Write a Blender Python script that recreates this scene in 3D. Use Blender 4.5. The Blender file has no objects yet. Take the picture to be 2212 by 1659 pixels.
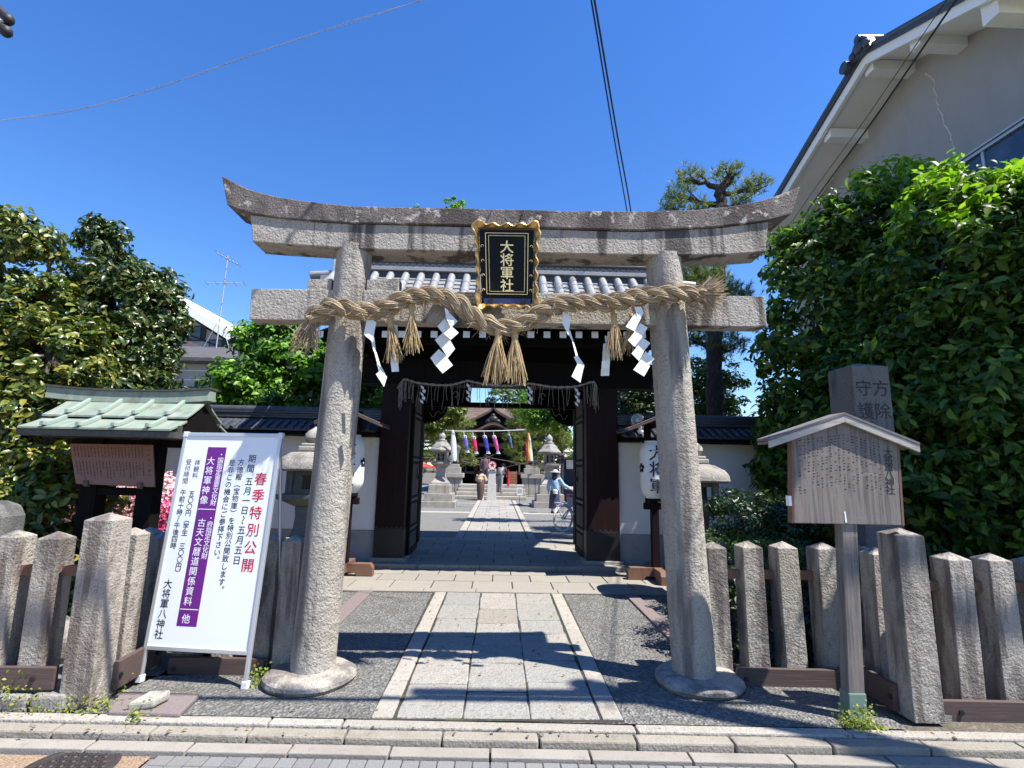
import bpy, bmesh, math, random
import numpy as np
from mathutils import Vector, Matrix
random.seed(7); rng = np.random.default_rng(7)
S = bpy.context.scene; COL = S.collection
rad = math.radians

# ---------------------------------------------------------------- camera, sky, sun, exposure
FP, HC = 1120.0, 1.65                       # focal length in reference pixels (2212 wide), eye height
PITCH, YAW, ROLL = math.atan(180/FP), -rad(1.4), 0.019
RM = (Matrix.Rotation(YAW, 3, 'Z') @ Matrix.Rotation(math.pi/2+PITCH, 3, 'X') @ Matrix.Rotation(ROLL, 3, 'Z'))
cd = bpy.data.cameras.new('camera'); cam = bpy.data.objects.new('camera', cd); COL.objects.link(cam)
cam.matrix_world = Matrix.Translation((0, 0, HC)) @ RM.to_4x4()
cd.sensor_width = 36; cd.lens = FP/2212*36; cd.clip_end = 2000; cd.clip_start = .05
S.camera = cam
SUN_AZ, SUN_EL = rad(26), rad(60)            # azimuth measured from +X towards -Y (towards the street)
TOSUN = Vector((math.cos(SUN_EL)*math.cos(SUN_AZ), -math.cos(SUN_EL)*math.sin(SUN_AZ), math.sin(SUN_EL)))
W = bpy.data.worlds.new('World'); S.world = W; W.use_nodes = True
wn = W.node_tree.nodes; wl = W.node_tree.links
sky = wn.new('ShaderNodeTexSky'); sky.sky_type = 'NISHITA'; sky.sun_disc = False
sky.sun_elevation = SUN_EL; sky.sun_rotation = math.atan2(TOSUN.x, TOSUN.y)
sky.altitude = 0; sky.air_density = 1.35; sky.dust_density = 0.0; sky.ozone_density = 8.0
hsv = wn.new('ShaderNodeHueSaturation'); hsv.inputs['Saturation'].default_value = 1.2; hsv.inputs['Hue'].default_value = .512   # a deep clear-day blue
wl.new(sky.outputs[0], hsv.inputs['Color']); wl.new(hsv.outputs[0], wn['Background'].inputs[0]); wn['Background'].inputs[1].default_value = 0.102
ld = bpy.data.lights.new('sun', 'SUN'); ld.energy = 5.0; ld.angle = rad(.5); ld.color = (1, .95, .87)
lo = bpy.data.objects.new('sun', ld); COL.objects.link(lo); lo.rotation_euler = TOSUN.to_track_quat('Z', 'Y').to_euler()
S.view_settings.view_transform = 'Standard'; S.view_settings.look = 'None'
S.view_settings.gamma = 1; S.view_settings.use_curve_mapping = False; S.view_settings.exposure = 1.08
S.cycles.use_denoising = True; S.cycles.max_bounces = 6; S.cycles.transparent_max_bounces = 6
S.cycles.use_adaptive_sampling = True; S.cycles.adaptive_threshold = .02
S.render.film_transparent = False

# ---------------------------------------------------------------- measuring helpers (reading points off the photo at a known distance)
def ray(px, py): return RM @ Vector(((px-1106)/FP, -(py-829.5)/FP, -1))
def oy(px, py, Y):
    d = ray(px, py); return Vector((0, 0, HC)) + d*(Y/d.y)
def oz(px, py, z=0.0):
    d = ray(px, py); return Vector((0, 0, HC)) + d*((z-HC)/d.z)
def lerp(a, b, t): return a+(b-a)*t

# ---------------------------------------------------------------- mesh builder
class MB:
    def __init__(s): s.v = []; s.f = []
    def add(s, vs, fs):
        n = len(s.v); s.v += [tuple(v) for v in vs]; s.f += [tuple(i+n for i in f) for f in fs]; return s
    def hexa(s, p):
        return s.add(p, [(3,2,1,0),(4,5,6,7),(0,1,5,4),(1,2,6,5),(2,3,7,6),(3,0,4,7)])
    def box(s, x0, x1, y0, y1, z0, z1):
        return s.hexa([(x0,y0,z0),(x1,y0,z0),(x1,y1,z0),(x0,y1,z0),(x0,y0,z1),(x1,y0,z1),(x1,y1,z1),(x0,y1,z1)])
    def cbox(s, c, sz, M=None):
        M = M or Matrix.Identity(3); c = Vector(c); a, b, d = [k/2 for k in sz]
        return s.hexa([c+M@Vector(q) for q in [(-a,-b,-d),(a,-b,-d),(a,b,-d),(-a,b,-d),(-a,-b,d),(a,-b,d),(a,b,d),(-a,b,d)]])
    def loft(s, rings, cap=True, close=True):
        n = len(rings[0]); b = len(s.v)
        for r in rings: s.v += [tuple(p) for p in r]
        for i in range(len(rings)-1):
            for j in range(n if close else n-1):
                k = (j+1) % n; s.f.append((b+i*n+j, b+i*n+k, b+(i+1)*n+k, b+(i+1)*n+j))
        if cap:
            s.f.append(tuple(b+j for j in reversed(range(n)))); e = b+(len(rings)-1)*n; s.f.append(tuple(e+j for j in range(n)))
        return s
    def tube(s, pts, r, n=8, cap=True):
        pts = [Vector(p) for p in pts]; rings = []
        for i, p in enumerate(pts):
            t = (pts[min(i+1, len(pts)-1)]-pts[max(i-1, 0)]).normalized()
            if i == 0:
                u = t.cross(Vector((0,0,1)));  u = u if u.length > 1e-3 else t.cross(Vector((1,0,0)))
            u = (u - t*u.dot(t)).normalized(); w = t.cross(u)
            rr = r[i] if isinstance(r, (list, tuple)) else r
            rings.append([p+(u*math.cos(2*math.pi*k/n)+w*math.sin(2*math.pi*k/n))*rr for k in range(n)])
        return s.loft(rings, cap)
    def lathe(s, cx, cy, prof, n=24, sx=1, sy=1, rot=0):
        return s.loft([[(cx+sx*r*math.cos(2*math.pi*k/n+rot), cy+sy*r*math.sin(2*math.pi*k/n+rot), z) for k in range(n)] for r, z in prof])
    def ell(s, c, r, n=14, m=8):
        c = Vector(c)
        return s.loft([[(c.x+r[0]*math.sin(a)*math.cos(2*math.pi*k/n), c.y+r[1]*math.sin(a)*math.sin(2*math.pi*k/n), c.z-r[2]*math.cos(a)) for k in range(n)]
                       for a in [max(.02, math.pi*i/m if i < m else math.pi-.02) for i in range(m+1)]])
    def extr(s, poly, off):                     # polygon of 3-D points pushed along off
        off = Vector(off); return s.loft([[Vector(p) for p in poly], [Vector(p)+off for p in poly]])
    def post(s, cx, cy, w, z0, z1, peak, d=None, taper=1.0):      # square stone post with a four-sided point
        d = d or w; a, b = w/2, d/2; t = taper
        s.loft([[(cx-a,cy-b,z0),(cx+a,cy-b,z0),(cx+a,cy+b,z0),(cx-a,cy+b,z0)],
                [(cx-a*t,cy-b*t,z1),(cx+a*t,cy-b*t,z1),(cx+a*t,cy+b*t,z1),(cx-a*t,cy+b*t,z1)],
                [(cx-.006,cy-.006,z1+peak),(cx+.006,cy-.006,z1+peak),(cx+.006,cy+.006,z1+peak),(cx-.006,cy+.006,z1+peak)]])
        return s
    def build(s, name, m, parent=None, smooth=False, bevel=0, seg=2, loc=None, sub=0, noise=0, nscale=4):
        me = bpy.data.meshes.new(name)
        o = bpy.data.objects.new(name, me); COL.objects.link(o)
        org = Vector(loc) if loc is not None else Vector((0,0,0))
        if parent is not None: org = ROOT[parent.name]; o.parent = parent
        elif loc is not None: o.location = org
        ROOT[o.name] = org
        me.from_pydata([(a-org.x, b-org.y, c-org.z) for a, b, c in s.v], [], s.f)
        me.validate()
        me.materials.append(m)
        if smooth:
            me.polygons.foreach_set('use_smooth', [True]*len(me.polygons)); me.set_sharp_from_angle(angle=rad(38))
        if bevel:
            b = o.modifiers.new('bevel', 'BEVEL'); b.width = bevel; b.segments = seg; b.limit_method = 'ANGLE'; b.angle_limit = rad(35)
        if sub:
            b = o.modifiers.new('sub', 'SUBSURF'); b.subdivision_type = 'SIMPLE'; b.levels = b.render_levels = sub
        if noise:
            t = bpy.data.textures.get('rough%g' % nscale) or bpy.data.textures.new('rough%g' % nscale, 'CLOUDS'); t.noise_scale = 1/nscale; t.noise_depth = 3
            b = o.modifiers.new('rough', 'DISPLACE'); b.texture = t; b.strength = noise; b.texture_coords = 'GLOBAL'; b.mid_level = .5
        return o
ROOT = {}
def thing(name, label, cat, loc=(0,0,0), group=None):
    o = bpy.data.objects.new(name, None); COL.objects.link(o); o.location = loc; o.empty_display_size = .1
    ROOT[o.name] = Vector(loc); return tag(o, label, cat, group)
def tag(o, label, cat, group=None, kind=None):
    if label: o['label'] = label
    if cat: o['category'] = cat
    if group: o['group'] = group
    if kind: o['kind'] = kind
    return o
def struct(o): o['kind'] = 'structure'; return o
def kids(o): return [c for c in bpy.data.objects if c.parent == o]
def dup(o, loc=None, rotz=None, parent=None, label=None):
    c = o.copy(); COL.objects.link(c)
    if parent is not None: c.parent = parent
    if loc is not None: c.location = loc
    if rotz is not None: c.rotation_euler.z = rotz
    if label: c['label'] = label
    for k in kids(o): dup(k, parent=c)
    return c

# ---------------------------------------------------------------- materials
DIM = dict(granite=.7, granite_torii=.84, granite_beam=.86, granite_top=.95, granite_post=.84, granite_purple=.62, stone_old=.72, stone_light=.72, stone_dark=.5, slab=.90, border=.80, kerb=.72, gutter=.74, paver=.85, aggregate=.82, gravel=.45, apron_slab=.52, tile_silver=.75, straw=.74, straw_dry=.78, copper=.66, copper_pale=.66, wood_grey=.66, wood_pale=.75, concrete=.7, white_paint=1.06, siding=.7)
def mat(name, col, rough=.8, layers=(), bump=(), metal=0, spec=.5, transl=0, island=None, isl_mix=1.0, coat=0):
    k_ = DIM.get(name, 1.0)
    if k_ != 1.0:
        dm = lambda c: tuple(v*k_ for v in c); col = dm(col); layers = [l[:4]+(dm(l[4]),)+tuple(l[5:]) for l in layers]; island = [dm(c) for c in island] if island else None
    m = bpy.data.materials.new(name); m.use_nodes = True; nt = m.node_tree; N = nt.nodes; L = nt.links
    bs = N['Principled BSDF']; bs.inputs['Roughness'].default_value = rough; bs.inputs['Metallic'].default_value = metal
    bs.inputs['Specular IOR Level'].default_value = spec; bs.inputs['Coat Weight'].default_value = coat
    geo = N.new('ShaderNodeNewGeometry')
    def noise(scale, detail=4, kind='noise'):
        mp = N.new('ShaderNodeMapping'); mp.inputs['Scale'].default_value = scale if isinstance(scale, (tuple, list)) else (scale,)*3
        L.new(geo.outputs['Position'], mp.inputs['Vector'])
        if kind == 'noise':
            t = N.new('ShaderNodeTexNoise'); t.inputs['Scale'].default_value = 1; t.inputs['Detail'].default_value = detail; t.inputs['Roughness'].default_value = .6
            L.new(mp.outputs[0], t.inputs['Vector']); return t.outputs['Fac']
        t = N.new('ShaderNodeTexVoronoi'); t.inputs['Scale'].default_value = 1; L.new(mp.outputs[0], t.inputs['Vector'])
        if kind == 'cell':
            s = N.new('ShaderNodeSeparateColor'); L.new(t.outputs['Color'], s.inputs[0]); return s.outputs[0]
        return t.outputs['Distance']
    cur = None
    def rgb(c): return (c[0], c[1], c[2], 1)
    if island:
        cr = N.new('ShaderNodeValToRGB'); els = cr.color_ramp.elements
        while len(els) < len(island): els.new(.5)
        for i, c in enumerate(island): els[i].position = i/(len(island)-1); els[i].color = rgb(c)
        L.new(geo.outputs['Random Per Island'], cr.inputs[0]); cur = cr.outputs[0]
        if isl_mix < 1:
            mx = N.new('ShaderNodeMix'); mx.data_type = 'RGBA'; mx.inputs[0].default_value = isl_mix
            mx.inputs[6].default_value = rgb(col); L.new(cur, mx.inputs[7]); cur = mx.outputs[2]
    else:
        r = N.new('ShaderNodeRGB'); r.outputs[0].default_value = rgb(col); cur = r.outputs[0]
    for lay in layers:
        kind, scale, lo_, hi_, c = lay[:5]; amt = lay[5] if len(lay) > 5 else 1.0
        f = noise(scale, lay[6] if len(lay) > 6 else 4, kind)
        mr = N.new('ShaderNodeMapRange'); mr.inputs[1].default_value = lo_; mr.inputs[2].default_value = hi_; mr.inputs[3].default_value = 0; mr.inputs[4].default_value = amt
        L.new(f, mr.inputs[0])
        mx = N.new('ShaderNodeMix'); mx.data_type = 'RGBA'; L.new(mr.outputs[0], mx.inputs[0]); L.new(cur, mx.inputs[6]); mx.inputs[7].default_value = rgb(c)
        cur = mx.outputs[2]
    L.new(cur, bs.inputs['Base Color'])
    prev = None
    for b in bump:
        scale, st, dist = b[:3]
        bn = N.new('ShaderNodeBump'); bn.inputs['Strength'].default_value = st; bn.inputs['Distance'].default_value = dist
        L.new(noise(scale, 3, b[3] if len(b) > 3 else 'noise'), bn.inputs['Height'])
        if prev: L.new(prev, bn.inputs['Normal'])
        prev = bn.outputs[0]
    if prev: L.new(prev, bs.inputs['Normal'])
    if transl:
        tr = N.new('ShaderNodeBsdfTranslucent'); ms = N.new('ShaderNodeMixShader'); ms.inputs[0].default_value = transl
        br = N.new('ShaderNodeMix'); br.data_type = 'RGBA'; br.blend_type = 'MULTIPLY'; br.inputs[0].default_value = 1
        L.new(cur, br.inputs[6]); br.inputs[7].default_value = (1.7, 1.9, .7, 1); L.new(br.outputs[2], tr.inputs['Color'])
        L.new(bs.outputs[0], ms.inputs[1]); L.new(tr.outputs[0], ms.inputs[2]); L.new(ms.outputs[0], N['Material Output'].inputs[0])
    return m
GR = [('noise', 110, .47, .66, (.58,.55,.50), .5, 2), ('noise', 75, .56, .70, (.13,.12,.11), .6, 2)]
M = {}
M['granite'] = mat('granite', (.40,.375,.335), .85, GR+[('noise', 3, .45, .75, (.30,.265,.22), .55)], [(60, .45, .01)])
M['granite_torii'] = mat('granite_torii', (.41,.375,.32), .9, GR+[('noise', 2.2, .45, .68, (.32,.28,.22), .6), ('noise', (5,5,.55), .53, .64, (.13,.11,.10), .8), ('noise', 22, .56, .68, (.22,.20,.17), .5)], [(55, .8, .02), (16, .6, .035)])
M['granite_beam'] = mat('granite_beam', (.40,.365,.315), .9, GR+[('noise', 2.5, .45, .68, (.28,.245,.20), .65), ('noise', (3.6,3.6,.35), .535, .60, (.05,.042,.04), .88), ('noise', 18, .56, .68, (.19,.17,.15), .5)], [(50, .8, .02), (13, .3, .02)])
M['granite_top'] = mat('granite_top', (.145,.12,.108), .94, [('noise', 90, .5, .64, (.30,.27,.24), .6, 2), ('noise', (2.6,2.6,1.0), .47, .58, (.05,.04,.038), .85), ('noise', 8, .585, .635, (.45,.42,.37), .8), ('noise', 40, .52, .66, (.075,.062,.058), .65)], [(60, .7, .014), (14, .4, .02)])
M['granite_post'] = mat('granite_post', (.40,.36,.305), .9, GR+[('noise', 2, .45, .68, (.30,.25,.195), .65), ('noise', (8,8,.9), .50, .60, (.14,.11,.095), .85), ('noise', (3,3,1.2), .56, .64, (.10,.085,.08), .7), ('noise', 26, .56, .68, (.20,.18,.15), .5)], [(60, .8, .018), (13, .5, .03)])
M['stone_base'] = mat('stone_base', (.30,.27,.235), .92, GR+[('noise', 5, .46, .60, (.12,.105,.095), .8), ('noise', 12, .54, .66, (.36,.33,.28), .6)], [(50, .8, .018), (12, .5, .03)])
M['stone_old'] = mat('stone_old', (.33,.31,.275), .92, [('noise', 80, .5, .64, (.52,.49,.44), .7, 2), ('noise', 6, .48, .66, (.15,.135,.115), .8), ('noise', 17, .6, .7, (.44,.36,.33), .6)], [(45, .7, .015), (9, .4, .03)])
M['stone_light'] = mat('stone_light', (.45,.42,.37), .88, GR+[('noise', 4, .45, .68, (.33,.30,.25), .6), ('noise', (6,6,1), .55, .68, (.20,.18,.16), .6)], [(60, .4, .01)])
M['stone_dark'] = mat('stone_dark', (.24,.235,.22), .9, [('noise', 90, .52, .65, (.42,.41,.38), .7, 2), ('noise', (5,5,1.2), .5, .68, (.075,.075,.075), .85)], [(55, .6, .012)])
M['slab'] = mat('slab', (.32,.31,.28), .88, [('noise', 100, .5, .62, (.16,.155,.14), .6, 2), ('noise', 5, .48, .68, (.27,.24,.195), .5), ('noise', 24, .58, .66, (.13,.125,.11), .6), ('noise', 60, .56, .66, (.42,.41,.38), .5, 2)], [(34, .9, .02), (110, .5, .01)], island=[(.235,.245,.245),(.34,.32,.285),(.285,.28,.26),(.375,.35,.305),(.29,.255,.215)])
M['border'] = mat('border', (.43,.40,.345), .88, [('noise', 110, .48, .62, (.24,.225,.195), .6, 2), ('noise', 6, .48, .68, (.33,.29,.235), .5), ('noise', 26, .58, .68, (.20,.185,.16), .45)], [(45, .8, .015)], island=[(.38,.35,.30),(.47,.44,.385),(.43,.39,.335)])
M['kerb'] = mat('kerb', (.38,.345,.285), .88, [('noise', 120, .48, .62, (.25,.225,.19), .5, 2), ('noise', 5, .46, .68, (.27,.235,.185), .6), ('noise', (14,14,14), .57, .68, (.20,.175,.145), .5)], [(55, .7, .012)], island=[(.34,.305,.25),(.41,.375,.31),(.38,.34,.28)])
M['gutter'] = mat('gutter', (.38,.35,.305), .9, [('noise', 140, .48, .62, (.28,.255,.22), .5, 2), ('noise', 4, .45, .68, (.28,.25,.21), .6), ('noise', 20, .58, .68, (.20,.18,.15), .4)], [(90, .5, .008)], island=[(.35,.32,.275),(.40,.37,.325)])
M['paver'] = mat('paver', (.19,.19,.19), .85, [('noise', 150, .5, .68, (.30,.295,.29), .6, 2)], [(90, .4, .008)], island=[(.16,.16,.165),(.21,.21,.21),(.185,.18,.175)])
M['asphalt_brown'] = mat('asphalt_brown', (.25,.17,.11), .95, [('noise', 90, .5, .62, (.42,.31,.21), .8, 2), ('noise', 60, .55, .66, (.10,.07,.05), .7, 2)], [(90, .9, .012)])
M['aggregate'] = mat('aggregate', (.15,.15,.142), .9, [('cell', 48, .45, .75, (.38,.37,.335), .55), ('cell', 70, .55, .8, (.08,.08,.08), .5), ('noise', 3, .5, .66, (.11,.10,.085), .5), ('noise', 2.5, .5, .8, (.19,.175,.15), .4)], [(48, 1.0, .02, 'vor')])
M['gravel'] = mat('gravel', (.30,.30,.285), .95, [('cell', 60, .3, .9, (.50,.50,.47), .8), ('noise', 40, .5, .65, (.16,.16,.155), .5)], [(60, .9, .014, 'vor')])
M['soil'] = mat('soil', (.10,.085,.065), .98, [('noise', 30, .5, .65, (.20,.18,.14), .7), ('noise', 3, .5, .7, (.05,.06,.03), .6)], [(40, .9, .02)])
M['joint'] = mat('joint', (.035,.03,.025), .95, [('noise', 5, .54, .62, (.06,.085,.025), .8)])
M['granite_purple'] = mat('granite_purple', (.26,.205,.20), .85, [('noise', 110, .5, .64, (.40,.34,.33), .6, 2)], [(60, .4, .008)])
M['wood_black'] = mat('wood_black', (.006,.0048,.0048), .75, [('noise', (14,14,1.5), .5, .75, (.012,.0095,.009), .6)], [((40,40,3), .3, .005)], spec=.12)
M['wood_maroon'] = mat('wood_maroon', (.014,.006,.007), .6, [('noise', (16,16,1.2), .5, .75, (.030,.011,.012), .7)], [((40,40,3), .3, .005)], spec=.15)
M['wood_door'] = mat('wood_door', (.06,.042,.034), .8, [('noise', (22,22,1.2), .45, .62, (.17,.13,.105), .7)], [((50,50,3), .4, .006)])
M['wood_brown'] = mat('wood_brown', (.16,.085,.055), .7, [('noise', (20,20,2), .5, .75, (.09,.045,.03), .7)], [((50,50,4), .3, .004)])
M['wood_plank'] = mat('wood_plank', (.075,.05,.045), .7, [('noise', (3,40,40), .5, .7, (.11,.075,.065), .7)], [((2,90,90), .5, .004)])
M['wood_grey'] = mat('wood_grey', (.27,.235,.21), .85, [('noise', (45,45,2.2), .46, .62, (.13,.115,.105), .85), ('noise', (10,10,1.5), .5, .72, (.36,.29,.235), .6), ('noise', (5,5,30), .6, .72, (.42,.40,.38), .35)], [((60,60,4), .5, .005)])
M['wood_pale'] = mat('wood_pale', (.50,.46,.41), .8, [('noise', (6,30,30), .48, .68, (.30,.26,.22), .7)], [((4,60,60), .4, .004)])
M['white_paint'] = mat('white_paint', (.78,.77,.74), .7, [('noise', 4, .55, .8, (.66,.63,.58), .5)])
M['plaster'] = mat('plaster', (.72,.71,.68), .9, [('noise', 1.6, .5, .8, (.58,.57,.55), .5), ('noise', (6,6,.8), .6, .75, (.50,.49,.47), .35)], [(60, .15, .004)])
M['plaster_grey'] = mat('plaster_grey', (.30,.295,.285), .9, [('noise', 5, .5, .75, (.22,.215,.205), .6)], [(60, .3, .006)])
M['tile_silver'] = mat('tile_silver', (.36,.365,.375), .45, [('noise', 9, .47, .68, (.24,.245,.255), .7), ('noise', (5,40,5), .6, .7, (.22,.22,.23), .5)], [(30, .15, .004)], spec=.7)
M['tile_dark'] = mat('tile_dark', (.045,.05,.062), .45, [('noise', 9, .5, .75, (.10,.105,.115), .6)], [(30, .2, .004)])
M['iron'] = mat('iron', (.02,.02,.022), .5, metal=.3)
M['gold'] = mat('gold', (.62,.42,.15), .38, [('noise', 25, .5, .7, (.42,.28,.09), .6)], [(40, .4, .006)], metal=.75)
M['gold_paint'] = mat('gold_paint', (1.0,.76,.36), .42, metal=.8)
M['lacquer'] = mat('lacquer', (.006,.006,.008), .5, spec=.15)
M['blue_paint'] = mat('blue_paint', (.02,.035,.14), .45)
M['straw'] = mat('straw', (.5,.38,.2), .9, [('noise', (30,30,30), .5, .7, (.30,.20,.10), .4)], island=[(.27,.19,.11),(.52,.40,.25),(.42,.31,.185),(.61,.50,.34),(.35,.25,.145)])
M['straw_dry'] = mat('straw_dry', (.5,.38,.2), .9, island=[(.26,.16,.085),(.62,.46,.22),(.42,.28,.13),(.72,.57,.31),(.34,.22,.11)])
M['cord_grey'] = mat('cord_grey', (.26,.23,.19), .9, island=[(.16,.14,.12),(.34,.30,.25)])
M['paper'] = mat('paper', (.80,.80,.82), .8, [('noise', 30, .5, .8, (.72,.72,.75), .5)], transl=.12)
M['sign_white'] = mat('sign_white', (.76,.79,.82), .45, [('noise', 3, .4, .8, (.72,.755,.79), .5)])
M['purple'] = mat('purple', (.13,.008,.20), .5)
M['red_text'] = mat('red_text', (.52,.012,.035), .5)
M['black_text'] = mat('black_text', (.012,.012,.014), .6)
M['white_text'] = mat('white_text', (.8,.8,.82), .5)
M['faded_text'] = mat('faded_text', (.04,.03,.028), .9)
M['aluminium'] = mat('aluminium', (.55,.57,.60), .4, metal=.6)
M['plastic_grey'] = mat('plastic_grey', (.62,.63,.64), .5)
M['copper'] = mat('copper', (.33,.40,.32), .7, [('noise', (5,2,2), .42, .60, (.25,.33,.265), .7), ('noise', (14,3,3), .50, .66, (.44,.46,.38), .7), ('noise', 6, .56, .66, (.20,.19,.14), .6)], [(30, .2, .004)])
M['copper_pale'] = mat('copper_pale', (.40,.49,.42), .6, [('noise', (9,3,3), .48, .66, (.26,.40,.36), .7)])
M['copper_dark'] = mat('copper_dark', (.055,.05,.045), .6, [('noise', 8, .5, .7, (.10,.14,.12), .6)])
M['panel_brown'] = mat('panel_brown', (.30,.135,.09), .6, [('noise', (3,3,8), .5, .8, (.34,.165,.115), .6)])
M['sleeve_green'] = mat('sleeve_green', (.13,.20,.17), .6, [('noise', 12, .5, .7, (.22,.27,.23), .6)])
M['bark'] = mat('bark', (.075,.06,.05), .95, [('noise', (18,18,5), .48, .62, (.15,.125,.10), .8)], [((25,25,7), .9, .03)])
M['bark_pine'] = mat('bark_pine', (.05,.038,.033), .95, [('noise', (16,16,8), .5, .64, (.11,.08,.065), .8)], [((22,22,12), 1, .04)])
M['house_wall'] = mat('house_wall', (.34,.325,.32), .95, [('noise', (2,2,.5), .5, .66, (.27,.26,.255), .5), ('noise', 1.5, .5, .8, (.31,.295,.285), .6), ('noise', 120, .5, .7, (.40,.375,.35), .5, 2)], [(110, .5, .006)])
M['crack'] = mat('crack', (.62,.60,.57), .9)
M['glass'] = mat('glass', (.03,.045,.08), .08, [('noise', 3, .45, .7, (.09,.12,.17), .6)], spec=.8)
M['alu_frame'] = mat('alu_frame', (.55,.56,.58), .4, metal=.5)
M['cable'] = mat('cable', (.012,.012,.016), .6)
M['cable_grey'] = mat('cable_grey', (.34,.35,.38), .6)
M['concrete'] = mat('concrete', (.42,.41,.39), .9, [('noise', 6, .5, .7, (.34,.33,.31), .6)])
M['cypress_bark'] = mat('cypress_bark', (.085,.058,.045), .95, [('noise', (1,1,14), .48, .58, (.16,.12,.095), .8), ('noise', 3, .5, .8, (.06,.045,.036), .5)], [((3,3,40), .6, .02)])
M['cast_iron'] = mat('cast_iron', (.035,.028,.027), .55, [('noise', 20, .5, .7, (.07,.055,.05), .6)], [(80, .3, .004)])
M['siding'] = mat('siding', (.50,.50,.50), .7, [('noise', (1,1,3), .5, .8, (.44,.44,.44), .5)])
M['roof_grey'] = mat('roof_grey', (.065,.062,.062), .85, [('noise', (6,6,20), .48, .6, (.10,.098,.095), .7)])
M['pink_wall'] = mat('pink_wall', (.55,.36,.35), .9)
M['shutter'] = mat('shutter', (.42,.47,.50), .6)
M['skin'] = mat('skin', (.55,.36,.26), .6)
M['hair'] = mat('hair', (.012,.01,.01), .5)
def leafmat(name, cols, rough=.42, transl=.22, spec=.5): return mat(name, cols[0], rough, island=cols, transl=transl, spec=spec)
M['leaf_hedge'] = leafmat('leaf_hedge', [(.019,.048,.008),(.034,.082,.012),(.055,.12,.016),(.09,.17,.022),(.18,.265,.035)], .46, .3, .35)
M['leaf_cam'] = leafmat('leaf_cam', [(.02,.045,.010),(.045,.085,.014),(.07,.105,.016),(.10,.135,.02),(.19,.20,.03),(.30,.24,.045)], .36, .15, .5)
M['leaf_dark'] = leafmat('leaf_dark', [(.016,.036,.010),(.03,.06,.014),(.045,.08,.016),(.06,.10,.02),(.15,.13,.03)], .36, .12, .5)
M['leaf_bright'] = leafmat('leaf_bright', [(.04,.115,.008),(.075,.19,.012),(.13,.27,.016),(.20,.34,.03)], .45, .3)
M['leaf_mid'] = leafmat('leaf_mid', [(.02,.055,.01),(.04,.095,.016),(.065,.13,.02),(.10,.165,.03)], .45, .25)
M['leaf_yellow'] = leafmat('leaf_yellow', [(.06,.10,.012),(.12,.16,.02),(.20,.22,.03)], .45, .3)
M['leaf_shrub'] = leafmat('leaf_shrub', [(.014,.035,.012),(.022,.05,.014),(.035,.07,.018)], .4, .15)
M['needle'] = leafmat('needle', [(.07,.115,.035),(.115,.165,.05),(.16,.20,.065),(.23,.24,.085)], .5, .25)
M['needle_court'] = leafmat('needle_court', [(.08,.12,.03),(.15,.19,.05),(.24,.27,.075),(.32,.33,.10)], .6, .25)
M['needle_dark'] = leafmat('needle_dark', [(.035,.06,.03),(.055,.085,.04),(.085,.115,.05)], .5, .12)
M['moss'] = leafmat('moss', [(.10,.16,.02),(.20,.25,.03),(.32,.32,.04)], .7, .25)
M['petal'] = leafmat('petal', [(.72,.32,.50),(.82,.46,.62),(.86,.58,.70)], .6, .25)
M['petal_deep'] = leafmat('petal_deep', [(.42,.02,.16),(.55,.04,.22)], .6, .25)

# ---------------------------------------------------------------- lettering (glyph outlines of Blender's own font)
GL = {}
def load_glyphs(spec):
    tmp = []
    for ch, off in spec:
        cu = bpy.data.curves.new('g', 'FONT'); cu.body = ch; cu.offset = off; cu.resolution_u = 2
        o = bpy.data.objects.new('g', cu); COL.objects.link(o); tmp.append((ch, off, o, cu))
    bpy.context.view_layer.update(); dg = bpy.context.evaluated_depsgraph_get()
    for ch, off, o, cu in tmp:
        me = bpy.data.meshes.new_from_object(o.evaluated_get(dg))
        GL[ch, off] = ([(v.co.x-.5, v.co.y-.38) for v in me.vertices], [tuple(p.vertices) for p in me.polygons])
        bpy.data.meshes.remove(me)
    for ch, off, o, cu in tmp: bpy.data.objects.remove(o); bpy.data.curves.remove(cu)
ROTATED = '（）～【】|'
def letters(cols, place):
    """cols: (text, u centre, v of the first character's centre, size, step, boldness); place(u, v) gives the point on the surface.
    Bold brush strokes are several slightly shifted copies of the outline, each a hair above the last."""
    b = MB()
    for text, u, v, size, step, off in cols:
        for i, ch in enumerate(text):
            if ch == ' ': continue
            vs, fs = GL[ch, 0.0]; cv = v - i*step
            sh = [(0,0)] if off == 0 else [(off*a*.55, off*c*.45) for a, c in ((0,0),(1,.5),(-1,-.5),(.4,-1),(-.4,1))]
            o0, o1, o2 = [Vector(place(*q)) for q in ((u,cv),(u+.01,cv),(u,cv+.01))]; nn = (o1-o0).cross(o2-o0).normalized()
            for k, (dx, dy) in enumerate(sh):
                pts = []
                for x, y in vs:
                    if ch in ROTATED: x, y = y, -x
                    if ch in '。、': x, y = x+.62, y+.62
                    pts.append(Vector(place(u+(x+dx)*size, cv+(y+dy)*size))+nn*(.00008*k))
                b.add(pts, fs)
    return b
TXT_SIGN = '期間五月一日～春季特別公開方徳殿（宝物庫）を致します。是非この機会にご参拝下さい国指定重要文化財大将軍神像府古天暦道関係資料他観受付時〇円学生三前十午後四八社・'
load_glyphs([(c, 0.0) for c in sorted(set(TXT_SIGN+'除守護【年中行事】分'))])

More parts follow.
